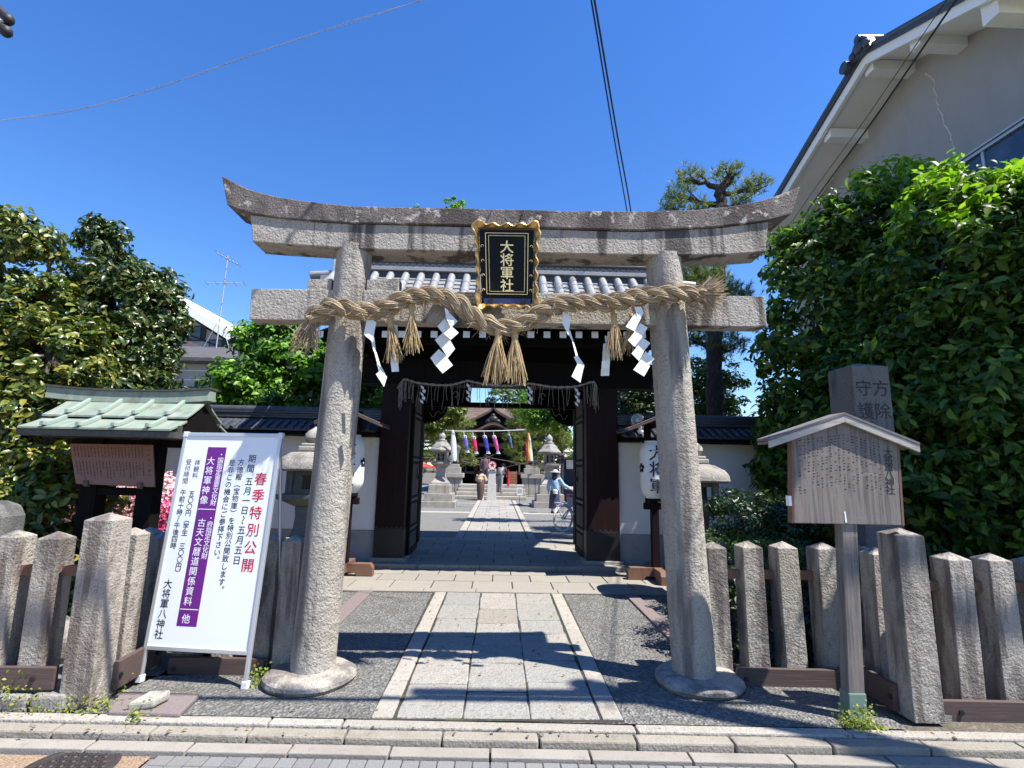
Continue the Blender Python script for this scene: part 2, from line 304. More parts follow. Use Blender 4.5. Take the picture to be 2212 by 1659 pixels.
# ---------------------------------------------------------------- foliage
def mesh_np(name, V, F, m, parent=None, loc=None):
    me = bpy.data.meshes.new(name); o = bpy.data.objects.new(name, me); COL.objects.link(o)
    org = Vector((0,0,0))
    if parent is not None: org = ROOT[parent.name]; o.parent = parent
    elif loc is not None: org = Vector(loc); o.location = org
    ROOT[o.name] = org
    V = V.reshape(-1, 3) - np.array(org); k = F.shape[1]; n = len(F)
    me.vertices.add(len(V)); me.vertices.foreach_set('co', V.astype(np.float32).ravel())
    me.loops.add(n*k); me.loops.foreach_set('vertex_index', F.astype(np.int32).ravel())
    me.polygons.add(n); me.polygons.foreach_set('loop_start', np.arange(0, n*k, k, dtype=np.int32)); me.polygons.foreach_set('loop_total', np.full(n, k, dtype=np.int32))
    me.update(calc_edges=True); me.materials.append(m); return o
def unit(a): return a/np.maximum(np.linalg.norm(a, axis=1, keepdims=True), 1e-6)
def leaf_arrays(P, Nn, size, ratio=.42, full=False, droop=.25, dirbias=None):
    n = len(P); Nn = unit(Nn); R = rng.normal(size=(n, 3))
    if dirbias is not None: R = R*.6+dirbias
    T = unit(R - Nn*np.sum(R*Nn, 1, keepdims=True)); B = np.cross(Nn, T)
    s = (size*rng.uniform(.45, 1.3, n))[:, None]; w = s*ratio
    if not full:
        V = np.stack([P-T*s*.5, P-B*w*.5+Nn*w*.18, P+T*s*.5-Nn*s*droop*.4, P+B*w*.5+Nn*w*.18], 1)
        i = np.arange(n)[:, None]*4; F = np.concatenate([i+np.array([[0,2,1]]), i+np.array([[0,3,2]])], 0); return V, F
    a, b = P-T*s*.22, P+T*s*.16-Nn*s*droop*.12
    V = np.stack([P-T*s*.5-Nn*s*.05, a-B*w*.42+Nn*w*.16, b-B*w*.46+Nn*w*.16, P+T*s*.55-Nn*s*droop*.5, b+B*w*.46+Nn*w*.16, a+B*w*.42+Nn*w*.16, a, b], 1)
    i = np.arange(n)[:, None]*8
    F = np.concatenate([i+np.array([q]) for q in ([0,6,1],[1,6,7],[1,7,2],[2,7,3],[3,7,4],[4,7,6],[4,6,5],[5,6,0])], 0); return V, F
def shell_points(ells, n, depth=.28, jitter=0.05, floor=None, clump=0, crad=.25):
    """points in the outer layer of a union of ellipsoids, gathered in clumps; also outward normals"""
    vol = np.array([e[1][0]*e[1][1]+e[1][1]*e[1][2]+e[1][0]*e[1][2] for e in ells]); pr = vol/vol.sum()
    out = []; nor = []; tot = 0
    m = clump or n
    while tot < m:
        k = m*2; which = rng.choice(len(ells), k, p=pr); d = unit(rng.normal(size=(k, 3)))
        c = np.array([ells[w][0] for w in which]); r = np.array([ells[w][1] for w in which])
        lump = 1 + .10*np.sin(d[:, :1]*7+which[:, None]*2.1)*np.sin(d[:, 1:2]*6+which[:, None])*1.0 + .06*np.sin(d[:, 2:3]*11+which[:, None])
        f = (1-depth*rng.random((k, 1))**1.6)*lump
        p = c+d*r*f; ok = np.ones(k, bool)
        for e in ells:
            q = (p-np.array(e[0]))/np.array(e[1]); ok &= ~((np.linalg.norm(q, axis=1) < 1-depth*1.05))
        if floor is not None: ok &= p[:, 2] > floor
        out.append(p[ok]); nor.append(unit(d/r)[ok]); tot += ok.sum()
    P = np.concatenate(out)[:m]; Nn = np.concatenate(nor)[:m]
    if clump:
        idx = rng.integers(0, m, n); off = rng.normal(size=(n, 3)); off = unit(off)*(rng.random((n, 1))**.5)*crad*rng.uniform(.6, 1.4, (m, 1))[idx]
        off[:, 2] *= .7
        return P[idx]+off, unit(unit(off)*.9+Nn[idx]*.8)
    return P+rng.normal(size=P.shape)*jitter, Nn
def foliage(name, m, parent, ells, n, size, clump=0, crad=.25, full=False, up=.6, rnd=.5, ratio=.42, depth=.3, floor=None, droop=.25, loc=None):
    P, Nn = shell_points(ells, n, depth=depth, clump=clump, crad=crad, floor=floor)
    Nn = Nn + np.array([0, 0, up]) + rng.normal(size=Nn.shape)*rnd
    V, F = leaf_arrays(P, Nn, size, ratio, full, droop)
    return mesh_np(name, V, F, m, parent, loc)
def needles(name, m, parent, ells, tufts, length, per=16, width=.0055, depth=.6, up=.8):
    P, Nn = shell_points(ells, tufts, depth=depth)
    ax = unit(Nn*.5+np.array([0,0,up])+rng.normal(size=P.shape)*.3)
    P = np.repeat(P, per, 0); A = np.repeat(ax, per, 0)
    D = unit(A*.75+rng.normal(size=P.shape)*.6); L = (length*rng.uniform(.7, 1.15, len(P)))[:, None]
    Bv = unit(np.cross(D, rng.normal(size=P.shape)))*width
    base = P + A*rng.uniform(-.3, .3, (len(P), 1))*length
    V = np.stack([base-Bv, base+Bv, base+D*L], 1); F = np.arange(len(P)*3).reshape(-1, 3)
    return mesh_np(name, V, F, m, parent)
def limb(b, p0, p1, r0, r1, wob=.08, n=6, k=8):
    p0, p1 = Vector(p0), Vector(p1); L = (p1-p0).length
    pts = [p0.lerp(p1, i/n)+Vector((random.uniform(-1,1), random.uniform(-1,1), random.uniform(-.4,.4)))*wob*L*(0 if i in (0, n) else .5) for i in range(n+1)]
    b.tube(pts, [lerp(r0, r1, i/n) for i in range(n+1)], k)
    return pts

# ================================================================ SETTING: ground, kerb, street, paths
KS = -.026                                   # the street runs slightly askew to the torii
def ky(x, y): return y+KS*x                  # distance line parallel to the kerb
def strip(b, x0, x1, ya, yb, z, dz=0.0):     # stone lying along the kerb
    b.hexa([(x0,ky(x0,ya),z-.12),(x1,ky(x1,ya),z-.12),(x1,ky(x1,yb),z-.12),(x0,ky(x0,yb),z-.12),
            (x0,ky(x0,ya),z+dz),(x1,ky(x1,ya),z+dz),(x1,ky(x1,yb),z+dz),(x0,ky(x0,yb),z+dz)])
b = MB(); b.add([(-300,-80,-.35),(300,-80,-.35),(300,500,-.35),(-300,500,-.35)], [(0,1,2,3)])
struct(b.build('ground', M['soil']))
b = MB(); xs = [-40,-3.5,3.5,40]
b.add([(-40,ky(-40,3.62),-.02),(40,ky(40,3.62),-.02),(40,9.6,-.02),(-40,9.6,-.02)], [(0,1,2,3)])
b.add([(-40,9.6,-.02),(40,9.6,-.02),(40,60,-.02),(-40,60,-.02)], [(0,1,2,3)])
struct(b.build('garden_ground', M['soil']))
# street: pavers, gutter slabs, kerb stones, granite edging
E0, E1, K1 = [oz(1106, py, z).y for py, z in ((1559,.012),(1574,.012),(1598,.0))]
KR = .042                                    # kerb height above the gutter
G1 = oz(1106, 1636, -KR).y; Ytile = G1-.008
b = MB(); b.add([(-30,-12,-.085),(30,-12,-.085),(30,ky(30,Ytile),-.085),(-30,ky(-30,Ytile),-.085)], [(0,1,2,3)])
struct(b.build('road', mat('asphalt_grey', (.16,.155,.15), .9, [('noise', 60, .5, .66, (.26,.25,.24), .6, 2)], [(60, .5, .01)])))
b = MB(); pw, pd = .205, .098
for j in range(14):
    y1 = Ytile-.012-j*(pd+.006)
    x = -1.95+(j % 2)*.0
    while x < 6:
        strip(b, x, x+pw/2-.006, y1-pd, y1, -.056, random.uniform(-.0015, .0015)); x += pw/2
struct(b.build('paving_blocks', M['paver'], bevel=.004, seg=1))
b = MB(); b.add([(-30,-3,-.066),(-2.02,-3,-.066),(-1.99,ky(-2,Ytile-.012),-.064),(-2.6,ky(-2.6,Ytile-.02),-.064),(-30,ky(-30,Ytile-.012),-.064)], [(0,1,2,3,4)])
struct(b.build('road_patch', M['asphalt_brown']))
b = MB(); x = -9.0
while x < 9:
    L = .60; strip(b, x, x+L-.012, G1, K1-.006, -KR, random.uniform(-.002, .002)); x += L
struct(b.build('gutter', M['gutter'], bevel=.006))
b = MB(); x = -9.3
while x < 9:
    L = .60; strip(b, x, x+L-.010, K1, E1-.006, 0.0, random.uniform(-.003, .003)); x += L
struct(b.build('kerb', M['kerb'], bevel=.012, seg=2, sub=2, noise=.006, nscale=6))
b = MB()
for x0, x1 in [(-9,-5.9),(-5.9,-4.2),(-4.2,-2.55),(-2.55,-1.42),(-1.42,-.95),(-.95,.93),(.93,2.3),(2.3,3.9),(3.9,6.2),(6.2,9)]:
    strip(b, x0, x1-.012, E1, E0, 0.012, random.uniform(-.003, .003))
struct(b.build('granite_edging', M['border'], bevel=.010, sub=2, noise=.008, nscale=6))
# forecourt
b = MB(); b.add([(-2.75,ky(-2.7,3.72),.0),(2.75,ky(2.7,3.72),.0),(2.62,4.4,.0),(2.55,8.7,.0),(-2.4,8.7,.0),(-2.6,4.4,.0)], [(0,1,2,3,4,5)])
struct(b.build('forecourt', M['aggregate']))
b = MB(); b.add([(-.8,3.72,.003),(.88,3.71,.003),(.92,7.3,.003),(-.82,7.3,.003)], [(0,1,2,3)]); struct(b.build('path_bed', M['joint']))
b = MB()                                       # paved path: three columns of slabs
def px_(x, y): return x+(y-3.7)*.004
cols3 = [(-.635,-.20,[3.735,4.28,4.86,5.42,6.02,6.58,7.20]),(-.188,.25,[3.735,4.16,4.72,5.18,5.86,6.42,6.98,7.20]),(.262,.715,[3.735,4.34,4.80,5.52,5.98,6.66,7.20])]
for x0, x1, ys in cols3:
    for a, c in zip(ys[:-1], ys[1:]):
        z = .010+random.uniform(-.003, .003); j = lambda: random.uniform(-.008, .008)
        b.hexa([(px_(x0,a)+j(),a+.007,-.05),(px_(x1,a)+j(),a+.007,-.05),(px_(x1,c)+j(),c-.007,-.05),(px_(x0,c)+j(),c-.007,-.05),
                (px_(x0,a)+j(),a+.007,z),(px_(x1,a)+j(),a+.007,z),(px_(x1,c)+j(),c-.007,z),(px_(x0,c)+j(),c-.007,z)])
struct(b.build('path', M['slab'], bevel=.010, sub=3, noise=.016, nscale=7))
b = MB()
for x0, x1 in [(-.795,-.655),(.735,.875)]:
    y = 3.735
    while y < 7.15:
        L = random.choice([.42,.6,.75,.9]); c = min(y+L, 7.2)
        b.hexa([(px_(x0,y),y+.005,-.05),(px_(x1,y),y+.005,-.05),(px_(x1,c),c-.005,-.05),(px_(x0,c),c-.005,-.05),(px_(x0,y),y+.005,.014),(px_(x1,y),y+.005,.014),(px_(x1,c),c-.005,.014),(px_(x0,c),c-.005,.014)]); y = c
struct(b.build('path_border', M['border'], bevel=.01, sub=2, noise=.010, nscale=7))
b = MB()
for x0, x1, y0, y1 in [(-1.78,-1.60,5.2,7.2),(1.72,1.88,5.3,7.2)]: b.box(x0, x1, y0, y1, -.05, .025)
struct(b.build('path_edging', M['granite_purple'], bevel=.01))
# apron before the gate, gate floor
b = MB(); b.add([(-2.6,7.2,.004),(2.6,7.2,.004),(2.6,8.75,.004),(-2.6,8.75,.004)], [(0,1,2,3)]); struct(b.build('apron_bed', M['joint']))
b = MB(); x = -2.55
while x < 2.5:
    w = random.choice([.7,.9,1.1]); b.box(x, min(x+w, 2.55)-.008, 7.21, 7.40, -.04, .018+random.uniform(-.002,.002)); x += w
for r, (y0, y1) in enumerate([(7.41,7.88),(7.89,8.34),(8.35,8.70)]):
    x = -2.55+(r % 2)*-.28
    while x < 2.5:
        w = .56; b.box(max(x,-2.55), min(x+w, 2.55)-.016, y0, y1-.014, -.04, .014+random.uniform(-.003,.003)); x += w
struct(b.build('apron', mat('apron_slab', (.50,.47,.41), .85, [('noise', 90, .5, .66, (.30,.28,.25), .6, 2), ('noise', 4, .5, .75, (.42,.37,.29), .5)], [(50, .45, .008)], island=[(.46,.43,.37),(.54,.50,.43),(.50,.46,.39)]), bevel=.006))
b = MB(); x = -2.5
while x < 2.5:
    w = random.choice([1.0,1.25]); b.box(x, min(x+w,2.5)-.008, 8.72, 8.98, -.03, .082); x += w
y = 8.99; r = 0
while y < 11.6:
    x = -2.5+(r % 2)*-.3
    while x < 2.5:
        w = .62; b.box(max(x,-2.5), min(x+w,2.5)-.012, y, y+.42, -.03, .074+random.uniform(-.003,.003)); x += w
    y += .432; r += 1
struct(b.build('gate_floor', M['slab'], bevel=.008))
b = MB(); b.box(-2.5,2.5,9.0,11.6,-.04,.066); struct(b.build('gate_floor_bed', M['joint']))
# courtyard behind the gate
b = MB(); b.add([(-14,9.7,.03),(14,9.7,.03),(14,48,.03),(-14,48,.03)], [(0,1,2,3)]); struct(b.build('courtyard', M['gravel']))
b = MB(); b.box(-.94,.92,11.6,26.4,-.02,.036); struct(b.build('courtyard_path_bed', M['joint']))
b = MB(); y = 11.62; r = 0
while y < 26:
    d = random.choice([.5,.62,.75]); x = -.74; off = (r % 2)*.25
    cuts = [-.74, -.74+.37+off*.5, -.2+.3+off, .72]
    for a, c in zip(cuts[:-1], cuts[1:]): b.box(a, c-.014, y, y+d-.014, 0, .05+random.uniform(-.003,.003))
    y += d; r += 1
struct(b.build('courtyard_path', M['slab'], bevel=.006))
b = MB()
for x0, x1 in [(-.93,-.76),(.74,.91)]:
    y = 11.62
    while y < 26: b.box(x0, x1, y, y+.88, 0, .054); y += .9
for x0, x1 in [(-6,-.95),(.93,6)]:
    b.box(x0, x1, 18.6, 19.15, 0, .05); b.box(x0, x1, 23.4, 23.7, 0, .05)
struct(b.build('courtyard_border', M['border'], bevel=.008))

# ================================================================ TORII
TY = 4.37
torii = thing('torii', 'weathered grey stone torii archway with upswept top beam, standing across the path', 'torii', (0.09, TY, 0))
def lean(p0, p1, r0, r1, n=40, k=10):
    b = MB(); p0, p1 = Vector(p0), Vector(p1)
    b.loft([[(lerp(p0.x,p1.x,t)+lerp(r0,r1,t)*math.cos(2*math.pi*i/n), lerp(p0.y,p1.y,t)+lerp(r0,r1,t)*math.sin(2*math.pi*i/n), lerp(p0.z,p1.z,t)) for i in range(n)] for t in [j/k for j in range(k+1)]]); return b
lean((-1.40,TY,.06),(-1.30,TY,3.53),.168,.150).build('pillar', M['granite_torii'], torii, smooth=True, sub=1, noise=.006, nscale=9)
lean((1.592,TY,.05),(1.440,TY,3.53),.168,.155).build('pillar', M['granite_torii'], torii, smooth=True, sub=1, noise=.006, nscale=9)
for cx in (-1.41, 1.62):
    b = MB(); b.lathe(cx, TY-.01, [(.25,-.04),(.315,-.005),(.340,.03),(.335,.055),(.30,.080),(.23,.092),(.05,.094)], 40)
    b.build('base_stone', M['stone_base'], torii, smooth=True, noise=.045, nscale=3, sub=1)
KF = TY-.158                                   # front face of the top beam
def curve(pts, Y): return [oy(x, y, Y) for x, y in pts]
def interp(c, x):
    for a, d in zip(c[:-1], c[1:]):
        if x <= d.x or d is c[-1]: return lerp(a.z, d.z, (x-a.x)/(d.x-a.x))
ktop = curve([(478,378),(508,395),(538,410),(602,426),(682,437),(763,445),(890,448),(1018,450),(1147,453),(1222,455),(1382,456),(1510,453),(1606,442),(1670,426),(1729,403)], KF)
kbot = curve([(490,442),(538,460),(602,470),(666,475),(762,481),(890,483),(1018,486),(1167,491),(1382,497),(1542,490),(1654,477),(1711,461)], KF)
def beam(top, bot, yf, yb, n=44, trap=0.0, back_drop=0):
    rings = []
    for i in range(n+1):
        t = i/n; xt = lerp(top[0].x, top[-1].x, t); xb = lerp(bot[0].x, bot[-1].x, t); zt, zb = interp(top, xt), interp(bot, xb); zm = zt-.03
        rings.append([(xb,yf,zb),(xb,yb,zb),(xt,yb,zm),(xt,(yf+yb)/2,zt+.012),(xt,yf,zt)])
    b = MB(); b.loft(rings); return b
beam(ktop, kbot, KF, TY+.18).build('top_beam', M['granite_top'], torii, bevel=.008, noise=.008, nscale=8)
SF = TY-.135
stop = curve([(540,468),(700,484),(900,492),(1150,500),(1380,504),(1560,498),(1661,484)], SF)
sbot = curve([(545,522),(640,529),(740,535),(826,539),(1000,543),(1167,546),(1382,550),(1480,550.5),(1574,549),(1655,543)], SF)
for i, p in enumerate(stop): p.z = interp(kbot, p.x)-.006
beam(stop, sbot, SF, TY+.135).build('second_beam', M['granite_beam'], torii, bevel=.008, noise=.007, nscale=8)
NF = TY-.085
a, c = oy(543,623,NF), oy(1652,640,NF); a2, c2 = oy(538,690,NF), oy(1657,706,NF)
b = MB(); n = 30
b.loft([[(lerp(a2.x,c2.x,i/n),NF,lerp(a2.z,c2.z,i/n)),(lerp(a2.x,c2.x,i/n),TY+.085,lerp(a2.z,c2.z,i/n)),(lerp(a.x,c.x,i/n),TY+.085,lerp(a.z,c.z,i/n)),(lerp(a.x,c.x,i/n),NF,lerp(a.z,c.z,i/n))] for i in range(n+1)])
b.build('tie_beam', M['granite_beam'], torii, bevel=.006, noise=.005, nscale=8)
for x0, x1, ya, yb in [(663,716,600,622),(790,862,600,624),(1372,1402,612,636),(1476,1500,620,638)]:
    p, q = oy(x0, yb, NF), oy(x1, ya, NF); b = MB(); zt = interp([Vector((a.x,0,a.z)),Vector((c.x,0,c.z))], p.x)
    b.hexa([(p.x,NF+.01,zt-.02),(q.x,NF+.01,zt-.02),(q.x,TY+.06,zt-.02),(p.x,TY+.06,zt-.02),(p.x,NF+.01,q.z-.02),(q.x,NF+.01,q.z),(q.x,TY+.06,q.z),(p.x,TY+.06,q.z-.02)])
    b.build('wedge', M['granite_torii'], torii, bevel=.006)
# shrine name plaque, leaning forward
pl = thing('name_plaque', 'black plaque with gold frame and characters at the centre of the torii', 'plaque', (.05, TY-.25, 3.0))
PB0, PB1 = oy(1033,662,TY-.19), oy(1158,664,TY-.19); PT0, PT1 = oy(1027,486,TY-.29), oy(1162,488,TY-.29)
def plq(u, v, n=0.0):
    p = PB0.lerp(PB1, u).lerp(PT0.lerp(PT1, u), v); nn = (PB1-PB0).cross(PT0-PB0).normalized(); return p+nn*n
b = MB(); b.hexa([plq(.06,.05,-.05),plq(.94,.05,-.05),plq(.94,.95,-.05),plq(.06,.95,-.05),plq(.06,.05,0),plq(.94,.05,0),plq(.94,.95,0),plq(.06,.95,0)][:4]+[plq(.06,.05,.0),plq(.94,.05,.0),plq(.94,.95,.0),plq(.06,.95,.0)])
b.build('board', M['lacquer'], pl, bevel=.004)
def wavy():
    out = []; n = 160
    for i in range(n):
        t = i/n*4; s = int(t); f = t-s
        u, v = [(f,0),(1,f),(1-f,1),(0,1-f)][s]; w = .018*math.sin(f*math.pi*2*(6 if s % 2 else 4.5)); w += .035*abs(math.cos(math.pi*f))**6
        du, dv = [(0,-1),(1,0),(0,1),(-1,0)][s]; out.append((u+du*w*1.3, v+dv*w))
    return out
b = MB(); wv = wavy(); n = len(wv)
def inner(u, v, k=.06): return (min(max(u, k), 1-k), min(max(v, k*.72), 1-k*.72))
b.loft([[plq(u,v,-.045) for u, v in wv],[plq(u,v,.045) for u, v in wv],[plq(u*.965+.0175,v*.975+.0125,.05) for u, v in wv],[plq(*inner(u,v,.042),.012) for u, v in wv],[plq(*inner(u,v,.05),-.03) for u, v in wv]], cap=False)
b.build('gold_frame', M['gold'], pl)
b = MB()
for k, w in ((.155,.010),(.205,.007)):
    kv = k*.62; L = [(k,kv+.06),(1-k,kv+.06),(1-k,1-kv),(k,1-kv)]
    for (u0,v0),(u1,v1) in zip(L, L[1:]+L[:1]):
        du, dv = (w, w*.65); b.hexa([plq(min(u0,u1)-du/2,min(v0,v1)-dv/2,-.004),plq(max(u0,u1)+du/2,min(v0,v1)-dv/2,-.004),plq(max(u0,u1)+du/2,max(v0,v1)+dv/2,-.004),plq(min(u0,u1)-du/2,max(v0,v1)+dv/2,-.004)]+[plq(min(u0,u1)-du/2,min(v0,v1)-dv/2,.004),plq(max(u0,u1)+du/2,min(v0,v1)-dv/2,.004),plq(max(u0,u1)+du/2,max(v0,v1)+dv/2,.004),plq(min(u0,u1)-du/2,max(v0,v1)+dv/2,.004)])
for s in (0, 1):                               # gold scroll work on the side rails
    for k in range(4):
        v = .2+.18*k; u = .095 if s == 0 else .905; pts = [plq(u+(.028 if s == 0 else -.028)*math.cos(a)*(1-a/7), v+.022*math.sin(a)*(1-a/7), .006) for a in [i*.5 for i in range(10)]]
        b.tube(pts, .0035, 5)
b.build('gold_lines', M['gold_paint'], pl)
b = MB(); b.hexa([plq(.1,.035,.002),plq(.9,.035,.002),plq(.9,.10,.002),plq(.1,.10,.002),plq(.1,.035,.012),plq(.9,.035,.012),plq(.9,.10,.012),plq(.1,.10,.012)]); b.build('blue_panel', M['blue_paint'], pl)
asp = (PT0-PB0).length/(PT1-PB1).length
wpl = (PB1-PB0).length; hpl = (PT0-PB0).length
letters([('大将軍社', .5*wpl, .735*hpl, .165*hpl, .158*hpl, .022)], lambda u, v: plq(u/wpl, v/hpl, .006)).build('lettering', M['gold_paint'], pl)
for u in (.22, .78):
    b = MB(); b.hexa([plq(u-.03,-.02,.0),plq(u+.03,-.02,.0),plq(u+.03,.10,.0),plq(u-.03,.10,.0),plq(u-.03,-.02,.03),plq(u+.03,-.02,.03),plq(u+.03,.10,.03),plq(u-.03,.10,.03)])
    b.build('bracket', M['iron'], pl)
    b = MB(); b.tube([plq(u-.05*(1 if u < .5 else -1),.97,.05), oy(1062 if u < .5 else 1132, 455, KF-.01)], .006, 6); b.build('hanging_wire', M['iron'], pl)

# ================================================================ SHIMENAWA (sacred straw rope)
rope = thing('straw_rope', 'thick twisted straw rope with frayed ends, strung across the front of the stone torii', 'rope', (.1, TY-.24, 2.8))
def rY(x): return TY-.26 if (700 < x < 800 or 1390 < x < 1490) else TY-.22
RP = [(672,694),(690,676),(712,664),(740,666),(775,672),(810,671),(840,662),(872,646),(905,638),(940,638),(970,646),(1000,664),(1030,687),(1060,703),(1090,707),(1120,702),(1150,686),(1180,668),(1215,657),(1260,654),(1305,655),(1345,649),(1385,641),(1430,635),(1470,634),(1500,636),(1520,637)]
def smooth_line(P, k=8):
    out = []; n = len(P)
    for i in range(n-1):
        p0, p1, p2, p3 = P[max(i-1,0)], P[i], P[i+1], P[min(i+2,n-1)]
        for j in range(k):
            t = j/k; out.append(.5*((2*p1)+(p2-p0)*t+(2*p0-5*p1+4*p2-p3)*t*t+(3*p1-p0-3*p2+p3)*t**3))
    out.append(P[-1]); return out
RL = smooth_line([oy(x, y, rY(x)) for x, y in RP], 8)
# cumulative length
cum = [0]
for p, q in zip(RL[:-1], RL[1:]): cum.append(cum[-1]+(q-p).length)
def frame_at(i):
    t = (RL[min(i+1,len(RL)-1)]-RL[max(i-1,0)]).normalized(); u = Vector((0,-1,0)); u = (u-t*u.dot(t)).normalized(); return t, u, t.cross(u)
b = MB(); fl = []
for k in range(3):
    core = []
    for i, p in enumerate(RL):
        t, u, w = frame_at(i); a = 2*math.pi*(k/3)+cum[i]/.42*2*math.pi
        core.append((p+(u*math.cos(a)+w*math.sin(a))*(.040+.003*math.sin(cum[i]*9+k)), u*math.cos(a)+w*math.sin(a), t, a))
    b.tube([c[0] for c in core], .030, 8)
    for f in range(15):                       # straw fibres round each strand
        pts = []; ph = 2*math.pi*f/13; rr = .031+random.uniform(-.004, .009)
        for i, (c, rd, t, a) in enumerate(core):
            s = t.cross(rd); q = ph-cum[i]/.33*2*math.pi
            pts.append(c+(rd*math.cos(q)+s*math.sin(q))*rr)
        i0 = 0
        while i0 < len(pts)-6:
            i1 = min(len(pts)-1, i0+random.randint(14, 40)); b.tube(pts[i0:i1+1], random.uniform(.005, .008), 5, cap=False); i0 = i1
b.build('twisted_strands', M['straw'], rope, smooth=True)
b = MB()
for _ in range(560):
    i = random.randrange(len(RL)); t, u, w = frame_at(i); a = random.uniform(0, 6.28); d = (u*math.cos(a)+w*math.sin(a)); p = RL[i]+d*.07
    L = random.uniform(.02, .10); e = p+(d*random.uniform(.1,.7)+t*random.uniform(-1,1)+Vector((0,0,-.6))*random.random()).normalized()*L
    b.tube([p, p.lerp(e,.5)+Vector((0,0,random.uniform(-.01,.01))), e], .0016, 3)
b.build('loose_straws', M['straw'], rope)['kind'] = 'stuff'
def brush(tie, ends, n, r_tie, name, m=M['straw'], r=.0035, bend=.05, wild=.0):
    b = MB(); tie = Vector(tie)
    for _ in range(n):
        e = ends(); s = tie+Vector((random.uniform(-1,1),random.uniform(-1,1),random.uniform(-.4,.4)))*r_tie
        mid = s.lerp(e, .5)+Vector((random.uniform(-1,1),random.uniform(-1,1),random.uniform(-1,1)))*bend*(e-s).length
        b.tube([s, mid, e], [r, r, r*.6], 4)
    return b.build(name, m, rope)
p0 = oy(680,684,TY-.22)
def e_left():
    t = random.random(); q = oy(random.uniform(622,690), random.uniform(722,775), TY-.22+random.uniform(-.07,.07)); return p0.lerp(q, random.uniform(.75,1.05))
brush(p0, e_left, 170, .03, 'frayed_end', r=.0028, bend=.09)
p1 = oy(1512,636,TY-.24)
def e_right():
    a = random.uniform(-1.15, 1.05); return p1+Vector((math.cos(a)*.19, random.uniform(-.12,.08), math.sin(a)*.2))*random.uniform(.8,1.15)
brush(p1, e_right, 150, .03, 'frayed_end', r=.0034, bend=.05)
for tx, ty, bx, by, w, n, yo in [(843,690,852,780,17,55,-.20),(889,668,888,762,18,60,-.23),(1076,722,1071,830,26,80,-.26),(1112,722,1114,828,24,80,-.24),(1326,690,1326,774,18,55,-.22),(1366,700,1355,764,16,45,-.14)]:
    Y = TY+yo; tie = oy(tx, ty, Y)
    up = Vector((tie.x, Y+.03, tie.z+.10))
    o = brush(tie, lambda: oy(bx+random.uniform(-w,w)*1.08, by+random.uniform(-26,7), Y+random.uniform(-w,w)*.0032) if random.random() < .9 else oy(bx+random.uniform(-w,w)*1.5, by+random.uniform(-22,4), Y), n, .016, 'tassel', M['straw_dry'], r=.0038, bend=.04)
    b = MB(); b.tube([up, tie.lerp(up,.4), tie, tie.lerp(oy(bx,by,Y),.2)], [.012,.02,.022,.026], 8)
    for k in range(4): b.tube([tie+Vector((.024*math.cos(q),.024*math.sin(q),.012*k+.004*q/3)) for q in [j*.7 for j in range(10)]], .005, 5)
    b.build('tie', M['straw_dry'], o)
# paper streamers
def streamer(label, Y, panels, tw=0.0):
    cx = sum(x for x, y in panels[0])/len(panels[0]); top = oy(cx, min(y for x, y in panels[0]), Y)
    g = MB()
    for k, pts in enumerate(panels):
        yk = Y-.012*k*(1 if k % 2 else -1)+tw*k
        q = [oy(x, y, yk+(.012 if (i in (1,2)) else -.006)) for i, (x, y) in enumerate(pts)]
        if (q[1]-q[0]).cross(q[2]-q[1]).y > 0: q.reverse()
        g.extr(q, (0,.0016,0))
    o = g.build('paper_streamer', M['paper'], loc=top); tag(o, label, 'paper streamer', 'white paper streamers hanging from the straw rope'); return o
def z3(L): return [((500+x/2.765)*.8848, (400+y/2.765)*.8848) for x, y in L]
def z4(L): return [((1200+x/2.765)*.8848, (400+y/2.765)*.8848) for x, y in L]
streamer('white zigzag paper streamer between the straw tassel pair and the gold plaque', TY-.24, [z3(q) for q in [[(1618,970),(1632,1060),(1668,1045),(1640,985)],[(1625,1030),(1655,1010),(1708,1063),(1660,1105)],[(1570,1098),(1618,1045),(1668,1100),(1612,1150)],[(1612,1145),(1668,1098),(1714,1140),(1660,1188)],[(1553,1188),(1607,1140),(1660,1195),(1600,1250)],[(1600,1245),(1655,1190),(1690,1248),(1640,1310)],[(1522,1310),(1580,1250),(1640,1305),(1560,1365)],[(1560,1362),(1628,1298),(1675,1360),(1605,1415)]]])
streamer('white zigzag paper streamer hanging against the right stone pillar', TY-.26, [z4(q) for q in [[(965,965),(1010,965),(1027,1005),(985,1035)],[(905,1100),(965,1010),(1027,1005),(965,1130)],[(960,1125),(1005,1075),(1055,1105),(1010,1180)],[(920,1190),(970,1130),(1020,1165),(965,1235)],[(965,1232),(1010,1165),(1072,1210),(1022,1275)],[(945,1280),(990,1225),(1030,1265),(995,1330)],[(990,1330),(1040,1265),(1100,1315),(1050,1370)],[(957,1390),(1010,1320),(1070,1365),(1030,1435)]]])
streamer('long twisted white paper streamer beside the left stone pillar', TY-.23, [z3(q) for q in [[(1090,1050),(1110,1035),(1158,1070),(1145,1130)],[(1073,1150),(1092,1055),(1146,1125),(1135,1205)],[(1120,1190),(1145,1170),(1155,1280),(1140,1265)],[(1140,1255),(1158,1270),(1188,1370),(1165,1350)],[(1158,1345),(1192,1368),(1230,1440),(1180,1410)],[(1155,1420),(1185,1395),(1230,1438),(1210,1505)]]])
streamer('long twisted white paper streamer just right of the gold plaque', TY-.22, [z4(q) for q in [[(478,1000),(505,990),(535,1045),(520,1150)],[(475,1070),(485,1020),(525,1110),(520,1160)],[(510,1130),(530,1125),(553,1195),(548,1205)],[(545,1200),(556,1205),(582,1290),(570,1300)],[(555,1305),(580,1290),(628,1360),(612,1410)],[(540,1435),(580,1350),(625,1360),(600,1478)]]])
